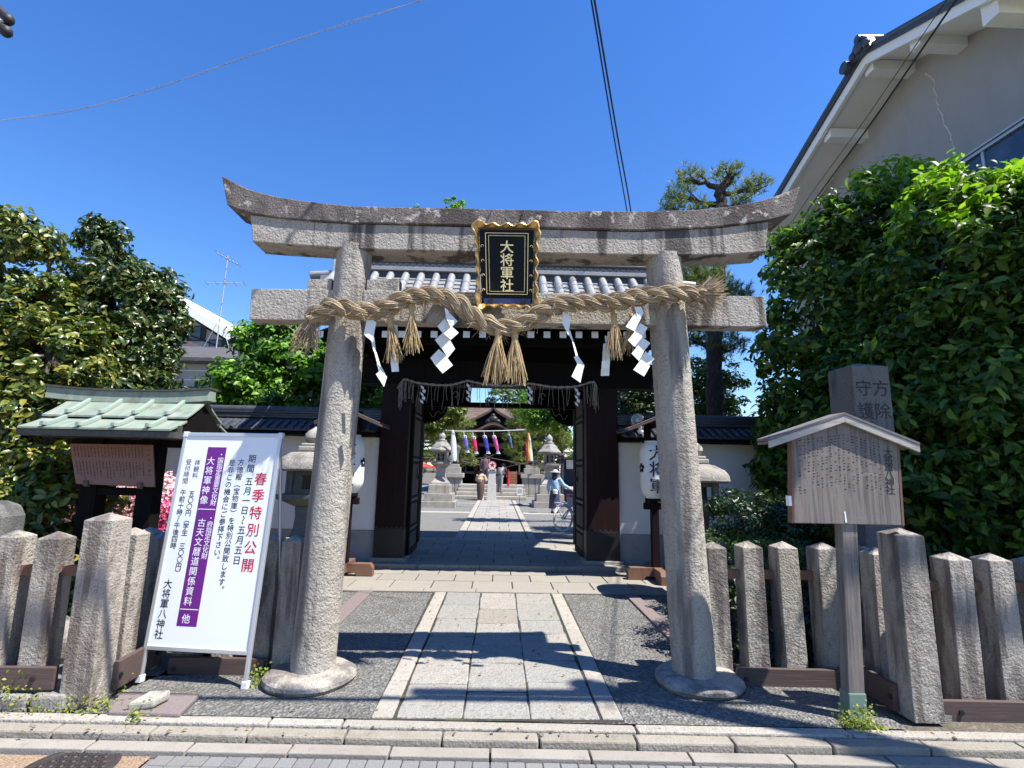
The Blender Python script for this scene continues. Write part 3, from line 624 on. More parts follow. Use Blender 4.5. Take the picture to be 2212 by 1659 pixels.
streamer('white paper streamer mostly hidden behind the leftmost straw tassel', TY-.14, [z3(q) for q in [[(1245,1080),(1300,1090),(1306,1190),(1250,1190)],[(1255,1180),(1308,1190),(1304,1290),(1252,1290)],[(1252,1280),(1304,1290),(1308,1345),(1255,1340)],[(1254,1340),(1306,1338),(1310,1402),(1262,1404)]]])
streamer('greyish paper streamer hanging edge-on left of the rightmost tassels', TY-.15, [z4(q) for q in [[(765,1160),(795,1165),(793,1200),(768,1205)],[(755,1215),(795,1200),(800,1260),(752,1265)],[(750,1265),(798,1260),(800,1325),(748,1330)],[(745,1330),(800,1325),(796,1380),(742,1385)],[(740,1385),(796,1378),(794,1430),(738,1432)]]])

# ================================================================ SHRINE GATE
GY, FZ = 9.0, .078
gate = thing('shrine_gate', 'dark timber shrine gate with silvery tiled roof and open studded doors, behind the torii', 'gate', (0.02, 9.2, FZ))
for x0, x1 in [(-2.03,-1.55),(1.53,2.08)]:
    b = MB(); b.box(x0, x1, GY, GY+.32, .42, 3.1); p = b.build('pillar', M['wood_maroon'], gate, bevel=.012)
    b = MB(); b.box(x0-.008, x1+.008, GY-.008, GY+.328, FZ+.05, .60)
    for i in range(6): b.extr([(lerp(x0,x1,(i+j*.5)/6),GY-.008,.60+(0 if j != 1 else .045)) for j in range(3)], (0,.012,0))
    b.build('pillar_shoe', M['iron'], p, bevel=.004)
    b = MB(); b.box(x0-.06, x1+.06, GY-.06, GY+.38, FZ-.05, FZ+.055); b.build('pillar_base', M['granite'], gate, bevel=.012)
for x in (-1.75, 1.78):
    b = MB(); b.box(x-.13, x+.13, 11.2, 11.46, FZ, 3.0); b.build('rear_pillar', M['wood_black'], gate, bevel=.01)
b = MB(); b.box(-3.05, 3.1, GY-.03, GY+.35, 3.06, 3.50); b.build('lintel', M['wood_black'], gate, bevel=.015)
for x0, x1 in ((-2.1,-.62),(.62,2.1)):
    b = MB(); b.box(x0, x1, 11.26, 11.34, 3.03, 3.42); b.build('transom_panel', M['wood_black'], gate)
b = MB(); b.box(-2.2, 2.25, 11.2, 11.4, 2.93, 3.03); b.box(-2.2, 2.25, 11.2, 11.4, 3.42, 3.6); b.build('rear_beam', M['wood_black'], gate, bevel=.008)
b = MB()
for x in (-1.78, 1.8): b.box(x-.10, x+.10, GY+.36, 11.15, 2.75, 2.98)
b.build('side_beam', M['wood_black'], gate, bevel=.008)
for s in (-1, 1):                              # carved corner brackets under the rear beam
    b = MB(); pts = []
    for i in range(9): a = i/8*math.pi/2; pts.append((s*(1.62-.50*math.sin(a)), 11.25, 2.92-.36*math.cos(a)))
    b.extr(pts+[(s*1.62,11.25,2.92)], (0,.08,0)); b.build('corner_bracket', M['wood_black'], gate)
    b = MB(); q = [(s*(1.50-.05*i), 11.235, 2.80-.14*abs(math.sin(i*.9))+.02*i) for i in range(8)]; b.tube(q, .006, 6); b.build('carved_scroll', M['stone_light'], gate)
    b = MB(); b.tube([(s*(.95+.06*math.cos(a)), 11.24, 3.2+.06*math.sin(a)) for a in [k*.5 for k in range(11)]], .012, 6)
    b.build('carved_scroll', M['stone_light'], gate)
b = MB(); b.box(-2.0, 2.0, GY+.10, GY+.2, 3.50, 4.6); b.build('wall', M['wood_black'], gate)
RZ, EZ, RY_, EY = 5.18, 3.90, 9.45, 7.62       # roof: ridge and front eave
def rz(t): return lerp(RZ, EZ, t)-.14*math.sin(math.pi*t)
b = MB(); b.hexa([(-3.0,EY+.15,EZ-.16),(3.15,EY+.15,EZ-.10),(3.15,RY_,RZ-.35),(-3.0,RY_,RZ-.35),(-3.0,EY+.15,EZ-.10),(3.15,EY+.15,EZ-.04),(3.15,RY_,RZ-.25),(-3.0,RY_,RZ-.25)])
b.hexa([(-3.0,RY_,RZ-.35),(3.15,RY_,RZ-.35),(3.15,12.2,3.7),(-3.0,12.2,3.7),(-3.0,RY_,RZ-.25),(3.15,RY_,RZ-.25),(3.15,12.2,3.8),(-3.0,12.2,3.8)])
b.build('soffit', M['wood_black'], gate)
b = MB(); b.box(-2.9, 3.05, EY+.62, EY+.76, 3.62, 3.78); b.build('eave_beam', M['wood_black'], gate)
x = oy(691,725,7.9).x
while x < 2.95:                                # rafters with white painted ends
    zc = oy(1106+(x-.14)*1120/7.9*.98, 725+.018*(x*140), 7.9).z if False else lerp(3.635, 3.765, (x+2.8)/5.6)
    b = MB(); b.hexa([(x-.045,7.90,zc-.05),(x+.045,7.90,zc-.05),(x+.045,9.3,zc+.50),(x-.045,9.3,zc+.50),(x-.045,7.90,zc+.05),(x+.045,7.90,zc+.05),(x+.045,9.3,zc+.60),(x-.045,9.3,zc+.60)])
    r = b.build('rafter', M['wood_black'], gate)
    b = MB(); b.box(x-.052, x+.052, 7.892, 7.8985, zc-.052, zc+.052); b.build('rafter_end', M['white_paint'], r)
    x += .252
b = MB(); tilex = []
x = -2.93
while x < 3.1: tilex.append(x); x += .284
for x in tilex:                                # cover tiles: rows of half-round tiles lapping downhill
    for k in range(6):
        t0, t1 = k/6+.0, (k+1)/6+.02
        pts = [(x, lerp(RY_-.05,EY,t0), rz(t0)+.052), (x, lerp(RY_-.05,EY,t1), rz(t1)+.056)]
        b.tube(pts, [.070,.076], 12)
    b.tube([(x,EY-.005,rz(1)+.05),(x,EY-.03,rz(1)+.045)], .078, 14)
for x in tilex:                                # pan tiles between the rows: stepped courses
    for k in range(14):
        t0, t1 = k/14, (k+1)/14
        y0, y1 = lerp(RY_-.05,EY,t0), lerp(RY_-.05,EY,t1)
        b.hexa([(x+.05,y0,rz(t0)-.03),(x+.236,y0,rz(t0)-.03),(x+.236,y1,rz(t1)-.012),(x+.05,y1,rz(t1)-.012),(x+.05,y0,rz(t0)-.008),(x+.236,y0,rz(t0)-.008),(x+.236,y1-.01,rz(t1)+.016),(x+.05,y1-.01,rz(t1)+.016)])
b.hexa([(-3.2,RY_,RZ-.1),(3.35,RY_,RZ-.1),(3.35,12.6,3.75),(-3.2,12.6,3.75),(-3.2,RY_,RZ),(3.35,RY_,RZ),(3.35,12.6,3.85),(-3.2,12.6,3.85)])
for x in (-3.10, 3.22):                        # verge rows
    b.tube([(x,RY_,RZ+.10),(x,lerp(RY_,EY,.5),rz(.5)+.10),(x,EY-.05,rz(1)+.14)], .075, 12)
    b.tube([(x*1.035,RY_,RZ),(x*1.035,lerp(RY_,EY,.5),rz(.5)),(x*1.035,EY-.05,rz(1)+.04)], .06, 10)
b.build('roof_tiles', M['tile_silver'], gate, smooth=True)
b = MB(); y0 = RY_-.13                         # ridge built of tile courses
b.box(-2.95, 3.05, y0-.05, y0+.3, RZ+.07, RZ+.105); b.box(-2.95, 3.05, y0-.03, y0+.3, RZ+.115, RZ+.15)
b.box(-2.95, 3.05, y0-.03, y0+.3, RZ+.27, RZ+.30); b.tube([(-3.0,y0+.14,RZ+.33),(3.1,y0+.14,RZ+.33)], .09, 14)
ridge = b.build('ridge', M['tile_silver'], gate, smooth=True)
b = MB(); b.box(-2.9, 3.0, y0+.03, y0+.25, RZ-.1, RZ+.28); b.build('ridge_shade_core', M['tile_dark'], ridge)  # dark tile colour stands in for shade under the ridge courses
b = MB(); x = -2.85
while x < 3.0:                                 # row of half rings
    b.tube([(x+.055*math.cos(a), y0+.02, RZ+.225-.055*math.sin(a)) for a in [math.pi*i/8 for i in range(9)]], .009, 6)
    b.tube([(x+.030*math.cos(a), y0+.02, RZ+.225-.030*math.sin(a)) for a in [math.pi*i/8 for i in range(9)]], .008, 6); x += .124
b.build('ridge_pattern', M['tile_silver'], ridge, smooth=True)
for s, x in ((-1,-3.05),(1,3.15)):             # ridge-end tiles
    b = MB(); b.extr([(x, y0-.12, RZ-.12),(x, y0+.40, RZ-.12),(x, y0+.36, RZ+.22),(x, y0+.26, RZ+.42),(x, y0+.02, RZ+.42),(x, y0-.08, RZ+.22)], (s*.09,0,0))
    b.tube([(x, y0+.14, RZ+.33),(x+s*.16, y0+.14, RZ+.36)], .06, 12)
    b.tube([(x, y0+.02, RZ-.02),(x+s*.52, y0+.02, RZ-.06)], .075, 14); b.tube([(x, y0+.02, RZ-.17),(x+s*.30, y0-.02, RZ-.22)], .06, 12)
    b.box(min(x,x+s*.3), max(x,x+s*.3), y0-.1, y0+.2, RZ-.34, RZ-.10)
    b.build('ridge_end', M['tile_silver'], gate, smooth=True, bevel=.01)
# doors, opened inwards
def door(hx, hy, ex, ey):
    d = Vector((ex-hx, ey-hy, 0)); L = d.length; d.normalize(); nrm = Vector((-d.y, d.x, 0))
    if nrm.x*hx > 0: nrm = -nrm                # towards the passage
    def at(u, n, z): return Vector((hx,hy,z))+d*u+nrm*n
    def bx(b, u0, u1, n0, n1, z0, z1): b.hexa([at(u0,n0,z0),at(u1,n0,z0),at(u1,n1,z0),at(u0,n1,z0),at(u0,n0,z1),at(u1,n0,z1),at(u1,n1,z1),at(u0,n1,z1)])
    b = MB(); k = 5
    for i in range(k): bx(b, L*i/k+.004, L*(i+1)/k-.004, 0, .05, FZ+.06, 2.92)
    o = b.build('door', M['wood_door'], gate, bevel=.004)
    b = MB(); bx(b, -.02, L, -.02, .066, FZ+.03, FZ+.14); bx(b, L-.09, L, -.02, .066, FZ+.03, 2.95); bx(b, -.02, .08, -.02, .066, FZ+.03, 2.95); b.build('door_frame', M['wood_black'], o, bevel=.004)
    b = MB()
    for z in (.55, 1.05, 1.75, 2.55):
        bx(b, 0, L, .05, .058, z-.012, z+.012)
        for i in range(10):
            for dz in (-.05, .05):
                c = at(L*(i+.5)/10, .06, z+dz); b.ell(c, (.016,.016,.022), 6, 4)
    b.build('iron_studs', M['iron'], o)
    b = MB(); c = at(L*.72,.075,1.45); b.tube([c+Vector((0,math.cos(a)*.05,math.sin(a)*.05)) for a in [i*.7 for i in range(10)]], .01, 6); bx(b, L*.68, L*.76, .05, .062, 1.38, 1.62); b.build('door_handle', M['iron'], o)
door(-1.56, 9.28, oy(901,1195,10.25).x-.07, 10.25); door(1.585, 9.28, oy(1241,1200,10.25).x+.07, 10.25)
# thin straw rope across the gate opening
fr = thing('straw_fringe_rope', 'thin straw rope with hanging straws and small paper zigzags across the dark gate opening', 'rope', (0, 8.85, 3))
def z5(x, y): return ((700+x/2.212)*.8848, (850+y/2.212)*.8848)
FL = smooth_line([oy(*z5(x, y), 8.85) for x, y in [(598,216),(618,185),(640,168),(700,186),(780,196),(850,200),(910,194),(975,177),(1030,188),(1100,198),(1180,203),(1250,200),(1312,192),(1345,196),(1420,208),(1500,211),(1570,205),(1650,183),(1668,196),(1676,222)]], 5)
b = MB()
for k in range(2): b.tube([p+Vector((0,.011*math.cos(i*1.3+k*3.14),.011*math.sin(i*1.3+k*3.14))) for i, p in enumerate(FL)], .012, 6)
b.build('cord', M['cord_grey'], fr, smooth=True)
b = MB()
for i in range(2, len(FL)-2):
    for _ in range((1 if i % 3 else 0) + (1 if i < 14 or i > len(FL)-14 else 0)):
        p = FL[i]; L = random.uniform(.26,.46); q = p+Vector((random.uniform(-.05,.05),random.uniform(-.03,.03),-L)); b.tube([p, p.lerp(q,.5)+Vector((random.uniform(-.015,.015),0,0)), q], .0042, 4)
b.build('hanging_straws', M['cord_grey'], fr)['kind'] = 'stuff'
for x, y in [(738,200),(985,190),(1315,205),(1570,215)]:
    g = MB(); X, Z = oy(*z5(x, y), 8.80).x, oy(*z5(x, y), 8.80).z
    for k in range(5):
        s = .022*(1 if k % 2 else -1); g.extr([(X+s-.028,8.80,Z-.06*k),(X+s+.024,8.80,Z-.06*k-.025),(X+s+.026-2*s*.3,8.80,Z-.06*k-.08),(X+s-.024-2*s*.3,8.80,Z-.06*k-.055)], (0,.003,0))
    g.build('paper_zigzag', M['paper'], fr)

# ================================================================ PLASTER WALLS beside the gate
def tile_wall(label, x0, x1, y0=9.1):
    w = thing('plaster_wall', label, 'wall', ((x0+x1)/2, y0+.1, 0))
    zt = 2.12
    b = MB(); b.box(x0, x1, y0, y0+.24, .56, zt); b.build('plaster', M['plaster'], w, bevel=.008)
    b = MB(); b.box(x0-.01, x1+.01, y0-.012, y0+.252, -.05, .558); b.build('wall_base', M['plaster_grey'], w, bevel=.008)
    b = MB(); b.box(x0, x1, y0-.30, y0+.5, zt+.003, zt+.06); b.box(x0, x1, y0-.06, y0+.3, zt+.06, zt+.12); b.build('eave_board', M['wood_black'], w)
    b = MB(); n = int((x1-x0)/.14)
    for i in range(n):
        xx = x0+(i+.5)*(x1-x0)/n
        b.hexa([(xx-.068,y0-.36,zt+.07),(xx+.068,y0-.36,zt+.065),(xx+.068,y0+.12,zt+.30),(xx-.068,y0+.12,zt+.305),(xx-.068,y0-.36,zt+.10),(xx+.068,y0-.36,zt+.085),(xx+.068,y0+.12,zt+.32),(xx-.068,y0+.12,zt+.335)])
        b.tube([(xx-.06,y0-.37,zt+.10),(xx-.06,y0-.10,zt+.235)], .035, 8)
    b.hexa([(x0,y0+.12,zt+.2),(x1,y0+.12,zt+.2),(x1,y0+.6,zt+.06),(x0,y0+.6,zt+.06),(x0,y0+.12,zt+.30),(x1,y0+.12,zt+.30),(x1,y0+.6,zt+.12),(x0,y0+.6,zt+.12)])
    b.box(x0, x1, y0+.02, y0+.22, zt+.31, zt+.345); b.box(x0, x1, y0+.03, y0+.21, zt+.352, zt+.385); b.box(x0, x1, y0+.02, y0+.22, zt+.392, zt+.425); b.tube([(x0,y0+.12,zt+.45),(x1,y0+.12,zt+.45)], .07, 12)
    b.build('tiled_coping', M['tile_dark'], w, smooth=True)
    return w
tile_wall('white plaster wall with dark tiled coping left of the gate', -9.5, -2.06)
tile_wall('white plaster wall with dark tiled coping right of the gate', 2.11, 9.0)

# ================================================================ PAPER LANTERN STANDS
def lantern_stand(label, x, y, text, floodlight=False, zb=.016, parts=True):
    t = thing('lantern_stand', label, 'lantern stand', (x, y, zb))
    b = MB()
    b.extr([(x-.44,y-.06,zb),(x-.44,y-.06,zb+.12),(x-.40,y-.06,zb+.18),(x+.40,y-.06,zb+.18),(x+.44,y-.06,zb+.12),(x+.44,y-.06,zb),(x+.2,y-.06,zb),(x+.17,y-.06,zb+.05),(x-.17,y-.06,zb+.05),(x-.2,y-.06,zb)], (0,.12,0))
    b.extr([(x-.06,y-.44,zb+.003),(x-.06,y-.44,zb+.12),(x-.06,y-.40,zb+.183),(x-.06,y+.40,zb+.183),(x-.06,y+.44,zb+.12),(x-.06,y+.44,zb+.003),(x-.06,y+.2,zb+.003),(x-.06,y+.17,zb+.053),(x-.06,y-.17,zb+.053),(x-.06,y-.2,zb+.003)], (.12,0,0))
    b.build('foot', M['wood_brown'], t, bevel=.006)
    b = MB(); b.box(x-.055, x+.055, y-.055, y+.055, zb+.1, 1.16); b.box(x-.16, x+.16, y-.05, y+.05, 1.05, 1.15)
    b.box(x-.05, x+.05, y+.25, y+.33, 1.05, 2.5); b.box(x-.04, x+.04, y-.05, y+.3, 1.06, 1.14); b.box(x-.04, x+.04, y-.3, y+.33, 2.30, 2.36); b.build('post', M['wood_maroon'], t, bevel=.005)
    b = MB()
    for s in (-1, 1):
        b.hexa([(x,y-.38,2.42),(x+s*.48,y-.38,2.22),(x+s*.48,y+.40,2.22),(x,y+.40,2.42),(x,y-.38,2.45),(x+s*.48,y-.38,2.25),(x+s*.48,y+.40,2.25),(x,y+.40,2.45)] if s > 0 else
               [(x+s*.48,y-.38,2.22),(x,y-.38,2.42),(x,y+.40,2.42),(x+s*.48,y+.40,2.22),(x+s*.48,y-.38,2.25),(x,y-.38,2.45),(x,y+.40,2.45),(x+s*.48,y+.40,2.25)])
        for k in range(4):
            yy = y-.36+k*.24; b.tube([(x,yy,2.465),(x+s*.49,yy,2.262)], .014, 6)
    b.build('roof', M['wood_plank'], t, bevel=.003)
    L = b = MB(); zc, hh, R = 1.66, .47, .205
    prof = [(.12,zc-hh),(.13,zc-hh+.035)]; n = 44
    for i in range(n+1):
        f = i/n; z = zc-hh+.05+f*(2*hh-.10); r = R*(1-max(0,(abs(f-.5)-.30)/.2)**2*.36)+(.0025 if i % 2 else -.0025); prof.append((r, z))
    prof += [(.13,zc+hh-.035),(.12,zc+hh)]
    b.lathe(x, y, prof, 36); o = b.build('paper_lantern', M['paper'], t, smooth=True)
    b = MB(); b.lathe(x, y, [(.125,zc-hh-.02),(.135,zc-hh-.015),(.135,zc-hh+.03),(.12,zc-hh+.03)], 28); b.build('lantern_rim', M['wood_black'], o, smooth=True)
    b = MB(); b.lathe(x, y, [(.12,zc+hh-.03),(.135,zc+hh-.03),(.135,zc+hh+.02),(.125,zc+hh+.02)], 28); b.build('lantern_rim', M['wood_black'], o, smooth=True)
    def wrap(a0):
        def f(u, v):
            a = a0+u/R; k = abs((v-zc+hh-.05)/(2*hh-.1)-.5); r = R*(1-max(0,(k-.30)/.2)**2*.36)+.006
            return (x+r*math.sin(a), y-r*math.cos(a), v)
        return f
    letters([(text, 0, zc+.25, .25, .245, .022)], wrap(0)).build('lettering', M['black_text'], o)
    # shrine crests on both sides of the lantern
    g = MB()
    for a0 in (-1.35, 1.35):
        for k in range(5):
            q = k*1.2566+.3; f = wrap(a0)
            g.add([f(.045*math.cos(q)+.032*math.cos(j*.7854), zc+.02+.045*math.sin(q)+.032*math.sin(j*.7854)) for j in range(8)], [tuple(range(8))])
    g.build('crest', M['black_text'], o)
    return t
SLx, SRx = oz(752, 1250, .016).x, oz(1408, 1255, .016).x
lantern_stand('paper lantern on a brown wooden stand mostly hidden by the left stone pillar', oy(742,1240,8.15).x, 8.15, '大将軍')
lantern_stand('white paper lantern with black characters on a dark stand by the right stone pillar', oy(1417,1240,8.15).x, 8.15, '大将軍')
p = oy(1376, 908, 8.9); fl = thing('floodlight', 'round metal floodlight on a bracket above the coping right of the gate', 'lamp', p)
b = MB(); b.loft([[(p.x+r*math.cos(a), p.y-d, p.z+r*math.sin(a)) for a in [2*math.pi*i/20 for i in range(20)]] for r, d in [(.03,-.12),(.06,-.10),(.10,-.02),(.115,.05),(.105,.055),(.09,.03),(.04,-.02),(.01,-.03)]])
b.build('reflector', M['aluminium'], fl, smooth=True)
b = MB(); b.ell((p.x,p.y-.02,p.z),(.03,.05,.03)); b.build('bulb', M['white_paint'], fl, smooth=True)
b = MB(); b.tube([(p.x,p.y+.1,p.z),(p.x+.10,p.y+.16,p.z-.02),(p.x+.12,p.y+.2,p.z-.35),(p.x+.12,p.y+.3,p.z-.6)], .018, 8); b.ell((p.x+.10,p.y+.05,p.z-.22),(.04,.05,.06)); b.build('bracket', M['plastic_grey'], fl, smooth=True)

# ================================================================ STONE LANTERNS
def hexring(x, y, r, z, n=6, rot=0): return [(x+r*math.cos(2*math.pi*i/n+rot), y+r*math.sin(2*math.pi*i/n+rot), z) for i in range(n)]
def stone_lantern(label, x, y, s=1.0, group=None, hk=1.0, zo=0.0):
    def bt(b, *a, **k):
        b.v = [(p, q, r*hk+zo) for p, q, r in b.v]; return b.build(*a, **k)
    t = thing('stone_lantern', label, 'stone lantern', (x, y, 0), group)
    b = MB(); b.loft([[(x+k*a*s,y+k*c*s,z*s) for a, c in ((-1,-1),(1,-1),(1,1),(-1,1))] for k, z in [(.40,-.7),(.40,.16),(.30,.165),(.30,.40),(.25,.46)]]); bt(b, 'base', M['stone_old'], t, bevel=.012)
    b = MB(); b.loft([[(x+k*a*s,y+k*c*s,z*s) for a, c in ((-1,-1),(1,-1),(1,1),(-1,1))] for k, z in [(.22,.46),(.185,.62),(.17,.85),(.185,1.04)]]); bt(b, 'shaft', M['stone_dark'], t, bevel=.02)
    b = MB(); b.loft([[(x+k*a*s,y+k*c*s,z*s) for a, c in ((-1,-1),(1,-1),(1,1),(-1,1))] for k, z in [(.2,1.04),(.30,1.12),(.40,1.18),(.41,1.27),(.38,1.275)]]); bt(b, 'platform', M['stone_dark'], t, bevel=.012)
    b = MB(); w = .255*s; z0, z1 = 1.275*s, 1.72*s
    for a in (-1, 1):
        for c in (-1, 1): b.box(x+a*w-.05*s, x+a*w+.05*s, y+c*w-.05*s, y+c*w+.05*s, z0, z1)
    b.box(x-w, x+w, y-w, y+w, z0, z0+.09*s); b.box(x-w, x+w, y-w, y+w, z1-.09*s, z1); b.box(x-w*.94, x-w*.3, y-w*.9, y+w*.9, z0, z1)
    bt(b, 'fire_box', M['stone_dark'], t, bevel=.008)
    b = MB(); rings = []
    for k, z in [(.50,1.72),(.545,1.76),(.53,1.86),(.46,1.97),(.33,2.06),(.18,2.10)]:
        rings.append([(x+s*k*math.copysign(abs(math.cos(a))**.7, math.cos(a)), y+s*k*math.copysign(abs(math.sin(a))**.7, math.sin(a)), z*s) for a in [2*math.pi*i/28 for i in range(28)]])
    b.loft(rings); bt(b, 'roof', M['stone_old'], t, smooth=True, noise=.03, nscale=7, sub=1)
    b = MB(); b.box(x-.2*s, x+.2*s, y-.2*s, y+.2*s, 2.10*s, 2.20*s); b.box(x-.165*s, x+.165*s, y-.165*s, y+.165*s, 2.20*s, 2.26*s); bt(b, 'neck', M['stone_light'], t, bevel=.015)
    b = MB(); b.lathe(x, y, [(.06*s,2.24*s),(.13*s,2.30*s),(.165*s,2.37*s),(.155*s,2.45*s),(.10*s,2.52*s),(.04*s,2.565*s),(.01*s,2.60*s)], 20); bt(b, 'finial', M['stone_light'], t, smooth=True)
    return t
q = oy(678, 980, 7.0); stone_lantern('stone lantern with a round finial partly hidden by the left stone pillar', q.x, 7.0, .80, hk=.82, zo=.43)
q = oy(1498, 1010, 7.0); stone_lantern('stone lantern in shade, its roof edge showing right of the right stone pillar', q.x, 7.0, .78, hk=.82, zo=.40)

# ================================================================ STONE FENCES
def fence(label, posts, rail=None, planks=(), z0=0.0, bolts=()):
    cx = sum(p[0] for p in posts)/len(posts); cy = sum(p[1] for p in posts)/len(posts)
    t = thing('stone_fence', label, 'fence', (cx, cy, 0))
    for x, y, w, zt in posts:
        b = MB(); b.post(0, 0, w, 0, zt-z0-.045, .045, taper=.96)
        a = random.uniform(-.03, .03); lx, ly = random.uniform(-.012,.012), random.uniform(-.012,.012)
        b.v = [(x+X*math.cos(a)-Y*math.sin(a)+lx*Z, y+X*math.sin(a)+Y*math.cos(a)+ly*Z, z0+Z) for X, Y, Z in b.v]
        b.build('post', M['granite_post'], t, bevel=.009, sub=2, noise=.007, nscale=10)
    if rail:
        b = MB()
        for (p, q), z in rail: b.hexa([(p[0],p[1]-.03,z-.035),(q[0],q[1]-.03,z-.035),(q[0],q[1]+.03,z-.035),(p[0],p[1]+.03,z-.035),(p[0],p[1]-.03,z+.035),(q[0],q[1]-.03,z+.035),(q[0],q[1]+.03,z+.035),(p[0],p[1]+.03,z+.035)])
        b.build('rail', M['wood_brown'], t)
    for (p, q), za, zb in planks:
        d = Vector((q[0]-p[0], q[1]-p[1], 0)).normalized(); nn = Vector((d.y, -d.x, 0))*.018
        P, Q = Vector((p[0],p[1],0)), Vector((q[0],q[1],0)); up = Vector((0,0,1))
        b = MB(); b.hexa([P+nn+up*za, Q+nn+up*za, Q-nn+up*za, P-nn+up*za, P+nn+up*zb, Q+nn+up*zb, Q-nn+up*zb, P-nn+up*zb]); o = b.build('plank', M['wood_plank'], t, bevel=.004)
        n = max(1, int((Q-P).length/1.0))
        for i in range(n+1):
            b = MB(); c = P+(Q-P)*(.06+.88*i/max(n,1))+nn*1.1+up*(za+zb)/2; b.tube([c, c+nn*.5], .018, 8); b.build('bolt', M['iron'], o)
    return t
def ppost(px, py, Y, w): q = oy(px, py, Y); return (q.x, Y, w, q.z)
LP = [ppost(128,1148,3.97,.165), ppost(42,1144,3.98,.165)]
for k in range(1, 6): LP.append((LP[1][0]-.315*k, 3.98+.01*k, .165, LP[1][3]+random.uniform(-.01,.01)))
fence('stone picket fence along the kerb at the left edge, low brown plank across its foot', LP, [(((LP[-1][0],4.0),(-2.75,3.98)), .86)], [(((LP[-1][0]-.2,3.87),(oy(121,1460,3.86).x,3.86)), oy(60,1489,3.86).z, oy(60,1440,3.86).z)], .04)
cl = ppost(240,1108,3.93,.21)
fence('tall stone corner post with stone pickets turning back beside the white event sign', [cl, ppost(288,1140,4.28,.165), ppost(326,1138,4.62,.165)], None, [(((cl[0]+.125,cl[1]+.08),(cl[0]+.10,4.5)), .05, .24)])
IL = [ppost(640,1155,4.55,.165), ppost(590,1152,4.60,.165)]+[(oy(590,1152,4.6).x-.30*k, 4.60, .165, oy(585,1152,4.6).z) for k in (1,2,3)]
fence('stone pickets between the white event sign and the left stone pillar', IL, [(((-2.6,4.64),(-1.55,4.64)), .82)], [(((-2.55,4.46),(oy(570,1445,4.44).x,4.44)), oy(560,1472,4.44).z, oy(560,1422,4.44).z)])
RR = [ppost(1542,1170,4.52,.165), ppost(1617,1168,4.50,.175), ppost(1694,1170,4.46,.175), ppost(1777,1172,4.46,.185), ppost(1850,1176,4.5,.17)]
fence('low stone picket fence between the right stone pillar and the wooden notice post', RR, [(((1.7,4.52),(2.85,4.5)), .80)], [(((oy(1592,1470,4.33).x,4.33),(2.98,4.30)), oy(1700,1489,4.32).z, oy(1700,1444,4.32).z)])
cr = ppost(1944,1140,3.83,.21)
fence('tall stone corner post with a shorter stone picket behind the wooden notice board', [cr, ppost(1888,1182,4.24,.165), ppost(1864,1180,4.5,.165)], None, [(((cr[0]-.125,4.3),(cr[0]-.13,cr[1]+.02)), .02, .20)])
SR = [ppost(2046,1192,3.93,.18), ppost(2137,1195,3.94,.18), ppost(2230,1200,3.94,.18)]
for k in range(1, 6): SR.append((SR[2][0]+.32*k, 3.94, .18, SR[2][3]+random.uniform(-.01,.01)))
fence('stone picket fence along the kerb at the right edge with a ribbed brown plank', SR, [(((3.1,3.97),(SR[-1][0],3.97)), .84)], [(((oy(2023,1530,3.82).x,3.82),(SR[-1][0],3.76)), oy(2100,1560,3.82).z, oy(2100,1512,3.82).z)], .03)
for x in [-5.2,-4.75,-4.4,-4.1,-3.84,-3.58,-3.30,-3.06]:
    b = MB(); b.box(x, x+.22, 3.80, 4.12, -.06, .10+random.uniform(-.02,.02)); o = b.build('footing_stone', M['stone_old'], bevel=.02, loc=(x+.1,3.9,0)); tag(o, 'small rough footing stone in the row under the left kerbside fence', 'stone', 'footing stones under the left kerbside fence')
b = MB(); b.box(3.02, 6, 3.80, 4.1, -.05, .035); o = b.build('fence_footing', M['stone_old'], bevel=.015, loc=(4,3.9,0)); tag(o, 'flat stone footing under the right kerbside fence', 'footing')

# ================================================================ EVENT SIGN
es = thing('event_sign', 'white standing sign with purple stripe and red and black writing, left of the torii', 'sign', (-2.25, 4.35, 0))
E00, E10 = oz(297,1473), oz(532,1488); E01, E11 = oy(397,930,4.46), oy(615,941,4.35)
EU = (E10-E00); EW = EU.length; EU.normalize(); EV = ((E01+E11)/2-(E00+E10)/2); EV = EV-EU*EV.dot(EU); EH = EV.length; EV.normalize(); EN = EU.cross(EV).normalized()
ESH = ((E01+E11)/2-(E00+E10)/2).dot(EU)/EH
def ep(u, v, n=0.0): return E00+EU*(u+ESH*v)+EV*v+EN*n
def ebox(b, u0, u1, v0, v1, n0, n1): b.hexa([ep(u0,v0,n0),ep(u1,v0,n0),ep(u1,v1,n0),ep(u0,v1,n0),ep(u0,v0,n1),ep(u1,v0,n1),ep(u1,v1,n1),ep(u0,v1,n1)])
pb = EH*.118                                   # panel bottom above the feet
b = MB(); ebox(b, .02, EW-.02, pb+.02, EH-.02, -.008, .0); b.build('panel', M['sign_white'], es)
b = MB()
for u0, u1, v0, v1 in [(0,.03,.03,EH),(EW-.03,EW,.03,EH),(.03,EW-.03,EH-.032,EH),(.03,EW-.03,pb,pb+.03)]: ebox(b, u0, u1, v0, v1, -.018, .010)
b.build('frame', M['aluminium'], es, bevel=.004)
for u in (-.01, EW-.035): b = MB(); ebox(b, u, u+.045, -.002, .05, -.03, .02); b.build('foot_cap', M['plastic_grey'], es, bevel=.004)
for u in (-.004, EW-.036): b = MB(); ebox(b, u, u+.04, EH-.04, EH+.006, -.022, .014); b.build('corner_cap', M['plastic_grey'], es, bevel=.004)
for u in (.03, EW-.03):
    b = MB(); top = ep(u, EH-.05, -.03); b.tube([top, Vector((top.x, top.y+.35, .0))], .014, 8); b.build('rear_leg', M['aluminium'], es)
